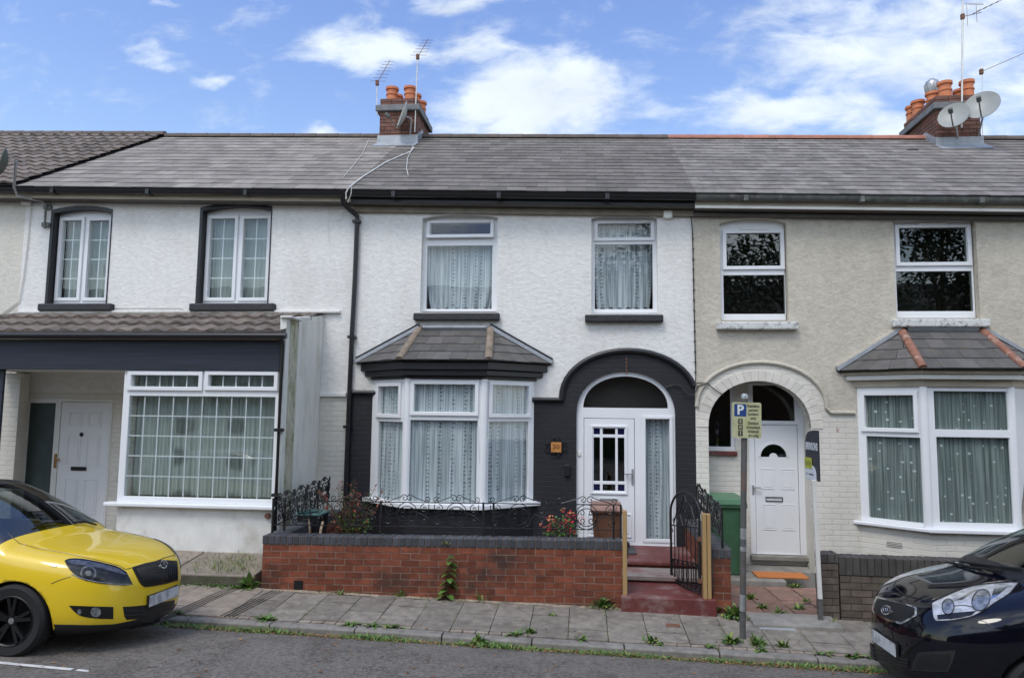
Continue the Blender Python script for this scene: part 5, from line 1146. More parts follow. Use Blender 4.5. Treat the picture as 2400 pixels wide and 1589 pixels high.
for (a, b, rr, lab) in ((P(727,1258,9.3),P(723,1213,9.3),.012,'thin upright pale stick in front of the recycling box'), (P(746,1258,9.2),P(757,1222,9.3),.02,'thick leaning pale stick in front of the recycling box')):
    mb = MB().tube([a-Vector((0,0,.15)), a.lerp(b,.5)+Vector((.004,0,0)), b], rr, 7, rr*.8); o = mb.build('stick', M['twig']); o.data.transform(Matrix.Translation(-a)); o.location = a; tag(o, lab, 'stick', 'garden sticks')
# ---------------- signs ----------------
pb = P(1740,1504,7.78); pb.z = zp(pb.x, pb.y); ptp = P(1745,928,7.78)
ps = thing('parking_sign', pb, 'yellowed residents parking sign on a leaning galvanised post', 'sign')
M['oldpost'] = mat('weathered_grey_post', (.085,.085,.082), .7, .3, 8, .3, 30, stain=(.17,.085,.05), ss=7, stamt=.75)
MB().tube([pb-Vector((0,0,.1)), pb.lerp(ptp,.5), ptp], .031, 14).build('post', M['oldpost'], ps, auto=40)
for (va, vb_) in ((1402,1440),(1246,1272),(1290,1300)):
    mb = MB()
    f0, f1 = (1504-va)/576, (1504-vb_)/576; mb.tube([pb.lerp(ptp,f1), pb.lerp(ptp,f0)], .0322, 14).build('grey_tape', M['galv'], ps, auto=40)
MB().lathe([(.034,-.03),(.036,.0),(.03,.02),(.012,.026)], ptp, 14).build('post_cap', M['galv'], ps, auto=40)
sy = 7.735; x0,x1,z0,z1 = rect(1715.5,1785,943,1026.5,sy)
M['signface'] = mat('yellowed_sign_face', (.43,.43,.25), .5, .14, 9, stain=(.30,.30,.07), ss=6, stamt=.8)
TS = Matrix.Translation(((x0+x1)/2, sy, (z0+z1)/2)) @ Matrix.Rotation(rad(1.0),4,'Y') @ Matrix.Rotation(rad(3),4,'Z'); hw, hh = (x1-x0)/2, (z1-z0)/2
def rrect(x0,x1,z0,z1,r,n=4):
    out = []
    for (cx,cz,a) in ((x1-r,z0+r,-90),(x1-r,z1-r,0),(x0+r,z1-r,90),(x0+r,z0+r,180)): out += arc((cx,cz),r,a,a+90,n)
    return out
pl = MB().prism(rrect(-hw,hw,-hh,hh,.02), 0, .004).xf(TS).build('sign_plate', M['signface'], ps)
MB().box(-.05,.05,.004,.03,hh-.10,hh-.07).box(-.05,.05,.004,.03,-hh+.07,-hh+.10).xf(TS).build('clamp', M['galv'], ps)
M['ink'] = mat('faded_black_ink', (.045,.045,.035), .6); M['signblue'] = mat('sign_blue', (.015,.05,.20), .45, .1); M['signwhite'] = mat('sign_white', (.62,.66,.62), .5, .05)
MB().prism(rrect(-hw+.022,-hw+.145,hh-.145,hh-.018,.012), -.0015, -.0002).xf(TS).build('parking_panel', M['signblue'], pl)
def stext(s, size, x, z, m, y=-.002, sx=1, nm='lettering', bold=0):
    l = TS @ Vector((x, y, z)); return text(s, size, l, (TS.to_3x3() @ Matrix.Rotation(rad(90),3,'X')).to_euler(), m, pl, nm, .0006, sx=sx, bold=bold)
stext('P', .135, -hw+.083, hh-.082, M['signwhite'], -.0018, nm='parking_letter', bold=.004)
for i, s in enumerate('S01'):
    z = hh-.195-i*.062; MB().box(-hw+.06,-hw+.108,-.0015,-.0002,z-.027,z+.027).xf(TS).build('code_panel', M['ink'], pl); stext(s, .05, -hw+.084, z, M['signface'], -.0018, nm='code', bold=.001)
for i, s in enumerate(('Resident', 'permit', 'holders', 'only', 'Deiliaid', 'trwydded', 'breswyl', 'yn unig')): stext(s, .040, .066, hh-.036-i*.0415-(.01 if i > 3 else 0), M['ink'], sx=.88, bold=.0006)
# estate agent's board on a white post
eb = P(1922,1403,8.40); et = P(1909,1120,8.28)
zb0_ = PZ(1915,1129,8.22); es = thing('estate_agent_board', eb-Vector((0,0,.15)), 'navy estate agent board with lime tag on a tall white post', 'sign')
MB().bar(eb-Vector((0,0,.0)), Vector((et.x, et.y+.03, zb0_+.01)), .043, .043, up=Vector((0,1,0))).build('post', M['white_trim'], es, bevel=.004)
MB().bar(eb-Vector((0,0,.3)), eb+Vector((0,0,.004)), .046, .046, up=Vector((0,1,0))).build('post_foot', M['oldpost'], es)
na, fa = Vector((PX(1919,1070,8.22), 8.22)), Vector((PX(1887.5,1070,8.66), 8.66)); dd = (na-fa); BW = dd.length; dd /= BW; nn_ = Vector((dd.y, -dd.x))
zb0, zb1 = PZ(1915,1129,8.22), PZ(1915,1009,8.22); BH = zb1-zb0
TB = Matrix(((dd.x,-nn_.x,0,fa.x),(dd.y,-nn_.y,0,fa.y),(0,0,1,zb0),(0,0,0,1)))
M['board_navy'] = mat('board_navy', (.018,.020,.035), .4, .08); M['board_lime'] = mat('board_lime', (.42,.43,.04), .4, .05); M['board_white'] = mat('board_white', (.66,.68,.74), .4, .04); M['lime_ink'] = mat('olive_ink', (.23,.25,.03), .5)
bd = MB().prism([(0,0),(BW,0),(BW,BH)]+[(BW*.62+.0*i,BH) for i in range(1)]+arc((BW*.42,BH*.72),BW*.42,90,180,8,BH*.26), 0, .012).xf(TB).build('board', M['board_navy'], es, bevel=.003)
MB().prism([(0.003,.003),(BW*.8,.003)]+arc((BW*.5,BH*.10),BW*.3,0,90,8,BH*.19)+[(0.003,BH*.29)], -.004, -.001).xf(TB).build('white_panel', M['board_white'], bd)
MB().box(.0,BW*.52,-.008,-.0045,BH*.22,BH*.44).xf(TB).build('lime_tag', M['board_lime'], bd)
def btext(s, size, x, z, m, y, sx=1, nm='lettering', bold=0):
    return text(s, size, TB @ Vector((x,y,z)), (TB.to_3x3() @ Matrix.Rotation(rad(90),3,'X')).to_euler(), m, bd, nm, .0006, sx=sx, bold=bold)
btext('BRINSONS', .115, BW*.5, BH*.665, M['board_white'], -.002, .72, bold=.003)
mb = MB()
for i in range(5): mb.box(BW*(.06+.085*i),BW*(.12+.085*i),-.0095,-.008,BH*.28,BH*.37)
mb.xf(TB).build('tag_marks', M['lime_ink'], bd); mb = MB()
for (a, b) in ((.08,.16),(.28,.6)): mb.box(BW*a,BW*b,-.0055,-.004,BH*.095,BH*.12)
mb.xf(TB).build('small_print', M['board_navy'], bd)
# covers in the pavement
def ongr(u, v, it=6):
    d = ray(u, v); k = 2.3/-d.z
    for _ in range(it):
        p = Vector((0,0,EYE))+d*k; z = zp(p.x,p.y) if p.y > Yk(p.x)+.02 else zr(p.x,p.y); k = (z-EYE)/d.z
    return Vector((0,0,EYE))+d*k
mb = MB(); La, Lb = ongr(0,1556), ongr(212,1576); Ld = (Lb-La)
for i in range(-8, 9):
    def lq(t, w): x = La.x+Ld.x*t; y = La.y+Ld.y*t+w; return (x, y, zr(x,y)+.004)
    t0, t1 = i/9, (i+1)/9
    if i < 7: mb.quad(lq(t0,0),lq(t1,0),lq(t1,.05),lq(t0,.05))
    elif i == 8: mb.quad(lq(t0-.06,.003),lq(t1-.03,.006),lq(t1-.05,.04),lq(t0-.06,.048))
kind(mb.build('road_marking', M['white_line'], recalc=False), 'structure')
p = ongr(1577,1465); tag(MB().box(p.x-.075,p.x+.075,p.y-.055,p.y+.055,p.z-.02,p.z+.006).build('stopcock_cover', M['rust'], bevel=.004), 'small rusty rectangular stopcock cover let into the grey flags', 'cover')
p = ongr(1820,1468); kind(MB().box(p.x-.2,p.x+.17,p.y-.13,p.y+.13,p.z-.05,p.z+.008).build('pavement_patch', M['plastic_white'] if False else mat('pale_concrete_patch',(.30,.31,.31),.9,.12,8,.3,60), bevel=.004), 'structure')
mb = MB()
for s in (0, .55):
    for i in range(4):
        x = -4.25+s+i*.045; a, b = (x-.10, Yk(x)+.14), (x+.06, 8.5); mb.bar((a[0],a[1],zp(*a)+.004),(b[0],b[1],zp(*b)+.004),.011,.010)
kind(mb.build('drain_channel', mat('grooved_drain_strip',(.15,.125,.10),.9,.3,9)), 'structure')
# ---------------- plants ----------------
def leaf(mb, p, d, L, W, bend=.3, up=None, seg=3, lobes=0):
    p, d = Vector(p), Vector(d).normalized(); up = up or Vector((0,0,1)); s = d.cross(up)
    if s.length < 1e-3: s = d.orthogonal()
    s.normalize(); n = s.cross(d); vs = []
    for i in range(seg+1):
        t = i/seg; w = W*.5*(math.sin(math.pi*min(1,t*.86+.10))**.8) if i < seg else W*.04
        if lobes: w *= (.65 if i % 2 else 1.15)
        c = p+d*L*t-Vector((0,0,1))*bend*L*t*t+n*0
        vs += [c-s*w+n*w*.25, c, c+s*w+n*w*.25]
    fs = []
    for i in range(seg): fs += [(3*i,3*i+1,3*i+4,3*i+3),(3*i+1,3*i+2,3*i+5,3*i+4)]
    mb.add(vs, fs)
def rosette(loc, n, L, W, m, label, name='weed', spread=70, group='weeds along the pavement', lobes=1, mixm=None, seed=0, cat='weed', seg=5):
    rr = random.Random(seed); t = None; mb = MB(); m2 = MB()
    for i in range(n):
        a = rr.uniform(0, 2*math.pi); e = rad(rr.uniform(90-spread, 78)); l = L*rr.uniform(.5, 1.1)
        d = Vector((math.cos(a)*math.cos(e), math.sin(a)*math.cos(e), math.sin(e))); o = Vector((rr.gauss(0,.02), rr.gauss(0,.015), 0))
        leaf(m2 if mixm and rr.random() < .3 else mb, o, d, l, W*rr.uniform(.6,1.2), rr.uniform(.1,.6), seg=seg, lobes=lobes)
    for i in range(int(n*1.3)):
        a = rr.uniform(0, 6.28); leaf(m2 if rr.random() < .35 and mixm else mb, Vector((rr.gauss(0,L*.28), rr.gauss(0,L*.16), 0)), (math.cos(a), math.sin(a), rr.uniform(.3,2.2)), L*rr.uniform(.15,.5), W*rr.uniform(.3,.8), .35, seg=3)
    o = mb.build(name, M[m], recalc=False, smooth=True); o.location = loc; tag(o, label, cat, group)
    if mixm and m2.v: m2.xf(Matrix.Translation(loc)).build('pale_leaves', M[mixm], o, recalc=False, smooth=True)
    return o
WEEDS = [ # u, v, leaves, length, width, seed, label
 (1413,1424,34,.24,.045,1,'large jagged dandelion clump at the foot of the red wall near the gate'),
 (1688,1432,30,.25,.05,2,'tall lush dandelion clump sprouting at the thick wooden gate post'),
 (1722,1448,46,.22,.045,3,'broad bushy weed clump between the brick pier and sign post'),
 (1243,1482,20,.09,.03,4,'small round weed tuft between flags below the dandelion clump'),
 (1525,1504,24,.12,.03,5,'low weed tuft on the pavement edge in front of the steps'),
 (1712,1506,40,.13,.035,6,'sprawling weed clump at the foot of the sign post, towards the steps'),
 (1775,1512,46,.14,.03,7,'sprawling weed clump at the foot of the sign post, towards the black car'),
 (1833,1515,22,.13,.02,8,'tuft of weeds beside the pale concrete patch'),
 (1292,1442,10,.07,.02,9,'tiny weed in a flag joint below the red wall'),
 (585,1378,26,.22,.06,10,'dock leaves growing against the forecourt end of the red wall'),
 (1755,1366,26,.14,.03,11,'bright weed clump on the red tile path nearest the sign post'),
 (1785,1388,20,.11,.03,12,'middle weed clump spreading on the red tile path'),
 (1868,1386,22,.12,.03,13,'weed clump on the red tile path close to the white post'),
 (1862,1350,26,.11,.03,14,'row of weeds under the porch step edge'),
 (1829,1441,16,.13,.035,15,'single weed hanging over the path kerbstone'),
 (1120,1507,20,.13,.05,16,'broad-leaved weed growing over the kerb below the tall wall weed'),
 (1890,1410,14,.09,.03,17,'small weed at the base of the estate agent board post'),
 (940,1398,18,.16,.012,18,'grass tuft at the foot of the red wall, between drain hole and tall weed'),
 (1128,1407,18,.20,.014,19,'grass tuft at the foot of the red wall, between tall weed and dandelion'),
 (800,1393,14,.10,.012,20,'sparse grass tuft nearest the drain hole at the red wall foot'),
 (1955,1466,22,.12,.012,21,'dry straw-coloured grass tuft below the dark brick wall')]
for (u, v, n, L, W, sd, lab) in WEEDS:
    p = ongr(u, v)
    if sd in (11,12,13,14): p = P(u, v, {11:9.4,12:8.95,13:8.95,14:10.2}[sd]); p.z = .055-.05*(p.y-8.6)/1.62 if sd != 14 else .0
    if sd in (1,18,19,20): p.y = min(p.y, 8.53)
    grassy = W < .016
    rosette(p, n, L, W, 'leaf_yellow' if sd in (21,) else 'leaf', lab, 'grass_tuft' if grassy else 'weed', 60 if not grassy else 45, lobes=0 if grassy else sd % 2, mixm='leaf_yellow', seed=sd)
# tall leafy weed against the wall
b = P(1048,1400,8.5); b.z = zp(b.x, 8.5); t = thing('wall_weed', b, 'tall heart-leaved weed climbing in front of the red brick wall', 'weed', 'weeds along the pavement')
sp = [b, b+Vector((.01,0,.16)), b+Vector((-.0,.01,.34)), b+Vector((.03,0,.50))]; MB().tube(sp, .006, 6, .003).build('stem', M['stem'], t); mb = MB(); rr = random.Random(5)
for i in range(26):
    f = rr.uniform(.05,1)**.8; q = sp[0].lerp(sp[3], f); a = rr.uniform(math.pi*.9, math.pi*2.1); leaf(mb, q+Vector((0,0,0)), (math.cos(a), math.sin(a)*.6, rr.uniform(-.1,.4)), rr.uniform(.07,.13)*(1.15-.5*f), .085*(1.1-.5*f), .5, seg=4)
mb.build('leaves', M['leaf'], t, recalc=False, smooth=True)
p = P(1045,1268,8.53); rosette(p+Vector((0,-.01,-.03)), 14, .06, .02, 'leaf_yellow', 'tiny yellow-green weed rooted in the coping above the tall weed', seed=44)
# bedding plant with red flowers
b = Vector((PX(1318,1250,9.2), 9.2, .42)); t = thing('flowering_plant', b, 'bushy plant with red and orange flowers behind the garden wall', 'plant'); rr = random.Random(3)
lv, p1, p2, stm = MB(), MB(), MB(), MB(); R0 = PX(1362,1225,9.2)-b.x; zt_ = PZ(1318,1196,9.2)-.42
for i in range(420):
    a = rr.uniform(0, 2*math.pi); r = R0*math.sqrt(rr.random()); z = rr.uniform(.05, zt_*.92)*(1-.35*(r/R0)**2); q = b+Vector((r*math.cos(a), r*.7*math.sin(a), z))
    leaf(lv, q, (math.cos(a+rr.gauss(0,.8)), math.sin(a+rr.gauss(0,.8))-.2, rr.uniform(-.2,.9)), rr.uniform(.035,.075), .03, .4)
for (cu, cv, n, k) in ((1341,1206,26,.06),(1338,1220,14,.05),(1290,1220,20,.06),(1322,1228,18,.06),(1332,1240,14,.05),(1362,1219,12,.05),(1288,1238,12,.05),(1275,1232,8,.04),(1318,1197,6,.04)):
    for i in range(n):
        q = P(cu, cv, 9.02)+Vector((rr.gauss(0,k*.6), rr.gauss(0,k*.5), rr.gauss(0,k*.5))); a = rr.uniform(0,2*math.pi); leaf(p2 if rr.random() < (.75 if cu in (1290,1318) else .15) else p1, q, (math.cos(a), math.sin(a)-.3, rr.uniform(-.3,.8)), rr.uniform(.025,.045), .035, .3, seg=2)
for i in range(14): a = rr.uniform(0,6.28); stm.tube([b, b+Vector((.08*math.cos(a),.06*math.sin(a),.12)), b+Vector((.17*math.cos(a),.12*math.sin(a),zt_*rr.uniform(.5,.9)))], .005, 5)
lv.build('leaves', M['leaf'], t, recalc=False); p1.build('red_flowers', M['petal'], t, recalc=False); p2.build('orange_flowers', M['petal2'], t, recalc=False); stm.build('stems', M['stem'], t)
# tangled shrub by the bay
b = Vector((PX(822,1250,9.6), 9.6, .42)); t = thing('garden_shrub', b, 'straggly shrub with red-brown and green leaves by the bay window', 'shrub'); rr = random.Random(8)
st_, lr, lg, ld = MB(), MB(), MB(), MB()
for i in range(46):
    a = rr.uniform(0, 6.28); h = rr.uniform(.35, 1.0)*(PZ(830,1118,9.6)-.42); r = rr.uniform(.05,.36); q = b+Vector((r*math.cos(a), r*.6*math.sin(a), h)); m_ = b.lerp(q,.5)+Vector((rr.gauss(0,.05),rr.gauss(0,.03),.08))
    st_.tube([b+Vector((.04*math.cos(a),.03*math.sin(a),0)), m_, q], .006, 5, .002)
    for k in range(rr.randint(8,16)):
        f = rr.uniform(.25,1); c = m_.lerp(q,(f-.5)*2) if f > .5 else b.lerp(m_,f*2); c = c+Vector((rr.gauss(0,.03),rr.gauss(0,.03),rr.gauss(0,.02))); ang = rr.uniform(0,6.28)
        tgt = lr if (c.z > b.z+.42 and rr.random() < .75) else (lg if rr.random() < .45 else (ld if rr.random() < .5 else lr))
        leaf(tgt, c, (math.cos(ang), math.sin(ang)-.2, rr.uniform(-.4,.6)), rr.uniform(.03,.065), .032, .3)
for i in range(7):   # long bare shoots with a few leaves
    a = rr.choice([-1,1]); q = b+Vector((a*rr.uniform(.25,.5), rr.uniform(-.2,.1), rr.uniform(.5,.85))); st_.tube([b, b.lerp(q,.55)+Vector((0,0,.12)), q], .004, 5)
    for k in range(6): leaf(lr, b.lerp(q,rr.uniform(.5,1))+Vector((0,0,.06)), (rr.gauss(0,1),-.4,rr.gauss(0,.4)), .05, .028, .3)
st_.build('branches', M['stem'], t); lr.build('red_leaves', M['leaf_red'], t, recalc=False); lg.build('green_leaves', M['leaf'], t, recalc=False); ld.build('dark_leaves', M['leaf_dark'], t, recalc=False)
# gutter grass and leaf litter
rr = random.Random(11); g1, g2, lt = MB(), MB(), MB()
def dens(x): return .30+.85*max(0, noise.noise(Vector((x*1.7, 3.1, 0)))+.45)
for i in range(20000):
    x = rr.uniform(-4.6, 3.1); 
    if rr.random() > dens(x)**1.6: continue
    y = Yk(x)-abs(rr.gauss(0,.075))-.004; z = zr(x,y)-.004; a = rr.uniform(0,6.28); e = rr.uniform(.5,1.4)
    leaf(g2 if rr.random() < .22 else g1, (x,y,z), (math.cos(a), math.sin(a), e), rr.uniform(.025,.085)*(.6+.7*dens(x)), rr.uniform(.006,.018), rr.uniform(.1,.7), seg=2)
for i in range(2200):   # moss and grass in the flag joints, wall foot and forecourt
    k = rr.randint(-9, 7); x = -.548+.4*k+rr.gauss(0,.012); y = rr.uniform(7.5,8.5)
    if noise.noise(Vector((x*2.1,y*2.3,7))) < .12: continue
    leaf(g1 if rr.random() < .6 else g2, (x,y,zp(x,y)-.006), (rr.gauss(0,1),rr.gauss(0,1),1.2), rr.uniform(.012,.035), .008, .4, seg=2)
for i in range(700):
    x = rr.uniform(-3.8,1.4); y = 8.545-abs(rr.gauss(0,.03))
    if noise.noise(Vector((x*1.3,1.2,4))) < .05: continue
    leaf(g2 if rr.random() < .5 else g1, (x,y,zp(x,y)-.006), (rr.gauss(0,1),rr.gauss(0,1)-.3,1.6), rr.uniform(.025,.075), .007, .4, seg=2)
for i in range(600):
    x = rr.gauss(-4.35,.3); y = 8.9+rr.gauss(0,.25); 
    if x > -3.96 or y < 8.62: continue
    leaf(g1 if rr.random() < .5 else g2, (x,y,.285+(y-8.6)*.115), (rr.gauss(0,1),rr.gauss(0,1),1.8), rr.uniform(.03,.12), .008, .3, seg=2)
for i in range(260):
    x = rr.uniform(-4.4,-3.9) if rr.random() < .6 else rr.uniform(-5.6,-4.4); y = 8.56-abs(rr.gauss(0,.05)); leaf(g1, (x,y,zp(x,y)-.005), (rr.gauss(0,1),rr.gauss(0,1)-.3,1.3), rr.uniform(.04,.11), .016, .5, seg=2)
M['grass'] = mat('gutter_grass', (.085,.155,.03), .6, .3, 14, isl=.4); M['grass_pale'] = mat('pale_gutter_grass', (.20,.215,.06), .6, .3, 14, isl=.4)
for i in range(75):
    x = rr.uniform(-4.4,3.0)
    if rr.random() > dens(x): continue
    y = Yk(x)-abs(rr.gauss(0,.03)) if rr.random() < .75 else Yk(x)+.135; z = zr(x,y) if y < Yk(x) else zp(x,y)
    for k in range(rr.randint(8,22)):
        a = rr.uniform(0,6.28); leaf(g1 if rr.random() < .85 else g2, (x+rr.gauss(0,.03),y+rr.gauss(0,.012),z-.004), (math.cos(a),math.sin(a),rr.uniform(.2,1.4)), rr.uniform(.05,.13), rr.uniform(.018,.04), rr.uniform(.2,.7), seg=3)
kind(g1.build('grass', M['grass'], recalc=False), 'stuff'); kind(g2.build('dry_grass', M['grass_pale'], recalc=False), 'stuff')
for i in range(3600):
    x = rr.uniform(-4.2,3.2); y = Yk(x)-abs(rr.gauss(0,.11))-.006
    if rr.random() > .25+.8*max(0, noise.noise(Vector((x*.9, 9.1, 0)))+.35)+.3*(x > 1): continue
    a = rr.uniform(0,6.28); leaf(lt, (x,y,zr(x,y)+.004+rr.uniform(0,.012)), (math.cos(a),math.sin(a),rr.gauss(0,.25)), rr.uniform(.015,.04), rr.uniform(.012,.026), rr.uniform(-.2,.3), seg=2)
for i in range(150):
    x = rr.uniform(-5,3.5); y = rr.uniform(5.2,7.3); a = rr.uniform(0,6.28); leaf(lt, (x,y,zr(x,y)+.006), (math.cos(a),math.sin(a),rr.gauss(0,.2)), rr.uniform(.015,.045), rr.uniform(.015,.035), rr.uniform(-.2,.3), seg=2)
for i in range(160):
    x = rr.uniform(-3.8,3.0); y = rr.uniform(7.5,8.5); a = rr.uniform(0,6.28); leaf(lt, (x,y,zp(x,y)+.006), (math.cos(a),math.sin(a),rr.gauss(0,.2)), rr.uniform(.012,.03), rr.uniform(.012,.022), rr.uniform(-.2,.3), seg=2)
kind(lt.build('fallen_leaves', M['litter'], recalc=False), 'stuff')
# trees on the viewer's side of the street: they are what the panes and the black car mirror
def tree(x, y, h, r, seed, label):
    rr = random.Random(seed); t = thing('street_tree', (x,y,-.1), label, 'tree', 'trees across the street'); tk = MB(); cr = MB()
    top = Vector((x,y,h*.5)); tk.tube([Vector((x,y,-.2)), Vector((x+.1,y,h*.25)), top], .24, 10, .13); tips = []
    for i in range(22):
        a = rr.uniform(0,6.28); e = rr.uniform(-.5,1.3); L = r*rr.uniform(.65,1.05); q = top+Vector((L*math.cos(a)*math.cos(e), L*math.sin(a)*math.cos(e), L*math.sin(e)*1.15)); b = Vector((x,y,h*rr.uniform(.25,.5))); mid = b.lerp(q,.5)+Vector((0,0,.3)); tk.tube([b,mid,q], .07, 6, .02); tips += [q, mid.lerp(q,.6), mid]
    for c in tips:
        for k in range(rr.randint(80,130)):
            p = c+Vector((rr.gauss(0,.5),rr.gauss(0,.5),rr.gauss(0,.42))); leaf(cr, p, (rr.gauss(0,1),rr.gauss(0,1),rr.gauss(0,.6)), rr.uniform(.15,.27), .17, .3, seg=2)
    tk.build('trunk', M['stem'], t, auto=60); cr.build('crown', M['leaf_dark'], t, recalc=False)
for (x, y, h, r, sd, lab) in ((8.5,-8,14,4.2,1,'broad tree across the street facing the beige house'), (4.0,-10,13.5,3.8,2,'tree across the street facing the arched porch'), (-8.5,-14,8,2.4,3,'smaller tree across the street facing the bay window'), (14.5,-9,14,4.2,4,'tree across the street beyond the black car')): tree(x, y, h, r, sd, lab)
# the terrace on the viewer's side of the street, mirrored in panes and paint
ho = thing('terraced_house', (0,-13,0), 'dark brick terrace across the street behind the trees', 'house')
M['far_brick'] = mat('dark_far_brick', (.13,.085,.065), .9, .2, 3); M['far_glass'] = mat('dark_far_pane', (.03,.035,.04), .2)
MB().box(-40,40,-21,-13,-.5,6.2).build('wall', M['far_brick'], ho); MB().prism([(-21.3,6.1),(-12.7,6.1),(-17,9.0)],-40,40,ax='x').build('roof', M['slate_m'], ho)
mb0 = None
for i in range(-12, 13):
    for z in (3.9,):
        o = MB().box(i*3-.55,i*3+.55,-13.02,-12.95,z,z+1.5).build('window', M['far_glass'], ho) if mb0 is None else mb0
MB().box(-40,40,-12.2,-12,-.2,1.0).build('front_hedge', M['leaf_dark'], ho)
# ---------------- cars ----------------
M['yellow'] = carpaint('yellow_car_paint', (.75,.515,.008)); M['navy_paint'] = carpaint('blue_black_car_paint', (.003,.0032,.007), spec=.0)
M['gloss_black'] = carpaint('gloss_black_paint', (.010,.010,.012)); M['trim_black'] = mat('black_car_plastic', (.012,.012,.013), .5, .15, 20)
M['tyre'] = mat('tyre_rubber', (.010,.010,.010), .8, .2, 20, .3, 80); M['rim_black'] = mat('black_alloy', (.008,.008,.009), .4, .1, 8, spec=.3); M['rim_silver'] = mat('silver_alloy', (.35,.36,.37), .35, .1, 8, metal=.6)
M['chrome'] = mat('chrome', (.72,.73,.75), .12, .05, 8, metal=1); M['lens_dark'] = mat('smoked_headlight', (.012,.0125,.014), .2, .7, 16, spec=.3, coat=.3); M['lens_silver'] = mat('silver_headlight', (.52,.52,.52), .35, .55, 14, metal=.35, coat=1)
M['lens_clear'] = mat('lamp_lens', (.30,.31,.32), .2, .6, 22, metal=.5, coat=1); M['grille_mesh'] = mat('grille_black', (.008,.008,.009), .35, .2, 30); M['interior_dark'] = mat('car_interior', (.03,.03,.032), .8, .2, 6)
M['windscreen'] = glassmat('windscreen_glass', (.62,.70,.67), 3.6); M['carglass'] = glassmat('car_side_glass', (.30,.34,.33), 1.8)
M['seat_grey'] = mat('seat_fabric', (.07,.07,.075), .9, .2, 12)
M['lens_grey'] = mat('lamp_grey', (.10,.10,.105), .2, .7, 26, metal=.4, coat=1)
def platemat():
    m, n, L, b = newmat('smudged_number_plate'); b.inputs['Roughness'].default_value = .4
    tc = N(n, 'ShaderNodeTexCoord'); mp = N(n, 'ShaderNodeMapping'); mp.inputs['Scale'].default_value = (14,14,11); L(tc.outputs['Object'], mp.inputs[0])
    nz = N(n, 'ShaderNodeTexNoise', ins={'Scale': 1, 'Detail': 1}); L(mp.outputs[0], nz.inputs['Vector'])
    r = N(n, 'ShaderNodeMapRange', interpolation_type='SMOOTHSTEP', ins={1: .46, 2: .62, 3: 0, 4: .5}); L(nz.outputs[0], r.inputs[0])
    x = N(n, 'ShaderNodeMixRGB'); x.inputs[1].default_value = (.55,.56,.57,1); x.inputs[2].default_value = (.13,.13,.14,1); L(r.outputs[0], x.inputs[0]); L(x.outputs[0], b.inputs['Base Color']); return m
M['plate'] = platemat()
def carbody(stations, axles, T, wr, names):
    """loft half sections, mirror, subdivide, cut the wheel arches, split by zone; returns {zone: object data} and a BVH in world space"""
    vs = []; fs = []; ix = {}; mi = []
    ns = len(stations); npt = len(stations[0])
    for i, S in enumerate(stations):
        for k, (x, y, z) in enumerate(S):
            for s in (1, -1):
                if k in (0, npt-1) and s == -1: ix[i,k,-1] = ix[i,k,1]; continue
                ix[i,k,s] = len(vs); vs.append((x, 0 if k in (0, npt-1) else s*y, z))
    for i in range(ns-1):
        for k in range(npt-1):
            for s in (1, -1):
                q = [ix[i,k,s], ix[i+1,k,s], ix[i+1,k+1,s], ix[i,k+1,s]]
                if s == -1: q = q[::-1]
                fs.append(q); mi.append(names(i, k))
    for i, rev in ((0, 0), (ns-1, 1)):
        for k in range(npt-1):
            q = [ix[i,k,1], ix[i,k+1,1], ix[i,k+1,-1], ix[i,k,-1]]; r = []
            for a in q:
                if a not in r: r.append(a)
            fs.append(r[::-1] if rev else r); mi.append(0 if k > 1 else 1)
    me = bpy.data.meshes.new('car_cage'); me.from_pydata(vs, [], fs); me.polygons.foreach_set('material_index', mi)
    bm = bmesh.new(); bm.from_mesh(me); bmesh.ops.recalc_face_normals(bm, faces=bm.faces); bm.to_mesh(me); bm.free()
    for q in range(6): me.materials.append(M['trim_black'])
    o = bpy.data.objects.new('car_cage', me); sc.collection.objects.link(o); md = o.modifiers.new('s', 'SUBSURF'); md.levels = md.render_levels = 3
    cut = MB()
    for ax in axles:
        for s in (-1, 1):
            cut.lathe([(wr, -.18), (wr, .4)], (ax, s*.78, .30*wr/.345+.02), 40, Matrix.Rotation(rad(90), 3, 'X') if s < 0 else Matrix.Rotation(rad(-90), 3, 'X'))
    co = cut.build('car_cut', M['trim_black'])
    for q in range(5): co.data.materials.append(M['trim_black'])
    co.data.polygons.foreach_set('material_index', [1]*len(co.data.polygons))
    bd = o.modifiers.new('b', 'BOOLEAN'); bd.operation = 'DIFFERENCE'; bd.object = co; bd.solver = 'EXACT'
    bpy.context.view_layer.update(); dg = bpy.context.evaluated_depsgraph_get()
    em = bpy.data.meshes.new_from_object(o.evaluated_get(dg)); em.transform(T)
    bpy.data.objects.remove(o); bpy.data.objects.remove(co)
    V = [v.co.copy() for v in em.vertices]; zones = {}
    for p in em.polygons: zones.setdefault(p.material_index, []).append(tuple(p.vertices))
    bvh = BVHTree.FromPolygons(V, [tuple(p.vertices) for p in em.polygons])
    # smooth normals for the split pieces so their seams stay invisible
    out = {}
    for z, F in zones.items():
        used = {}; nv = []; nf = []
        for f in F:
            r = []
            for a in f:
                if a not in used: used[a] = len(nv); nv.append(V[a])
                r.append(used[a])
            nf.append(tuple(r))
        out[z] = (nv, nf, [em.vertices[a].normal.copy() for a in used])
    return out, bvh
def zonebuild(data, name, m, parent):
    nv, nf, nn = data; mb = MB(); mb.add(nv, nf); o = mb.build(name, m, parent, recalc=False); o.data.shade_smooth()
    try: o.data.normals_split_custom_set_from_vertices([tuple(n) for n in nn])
    except Exception: pass
    return o
EY = Vector((0,0,EYE))
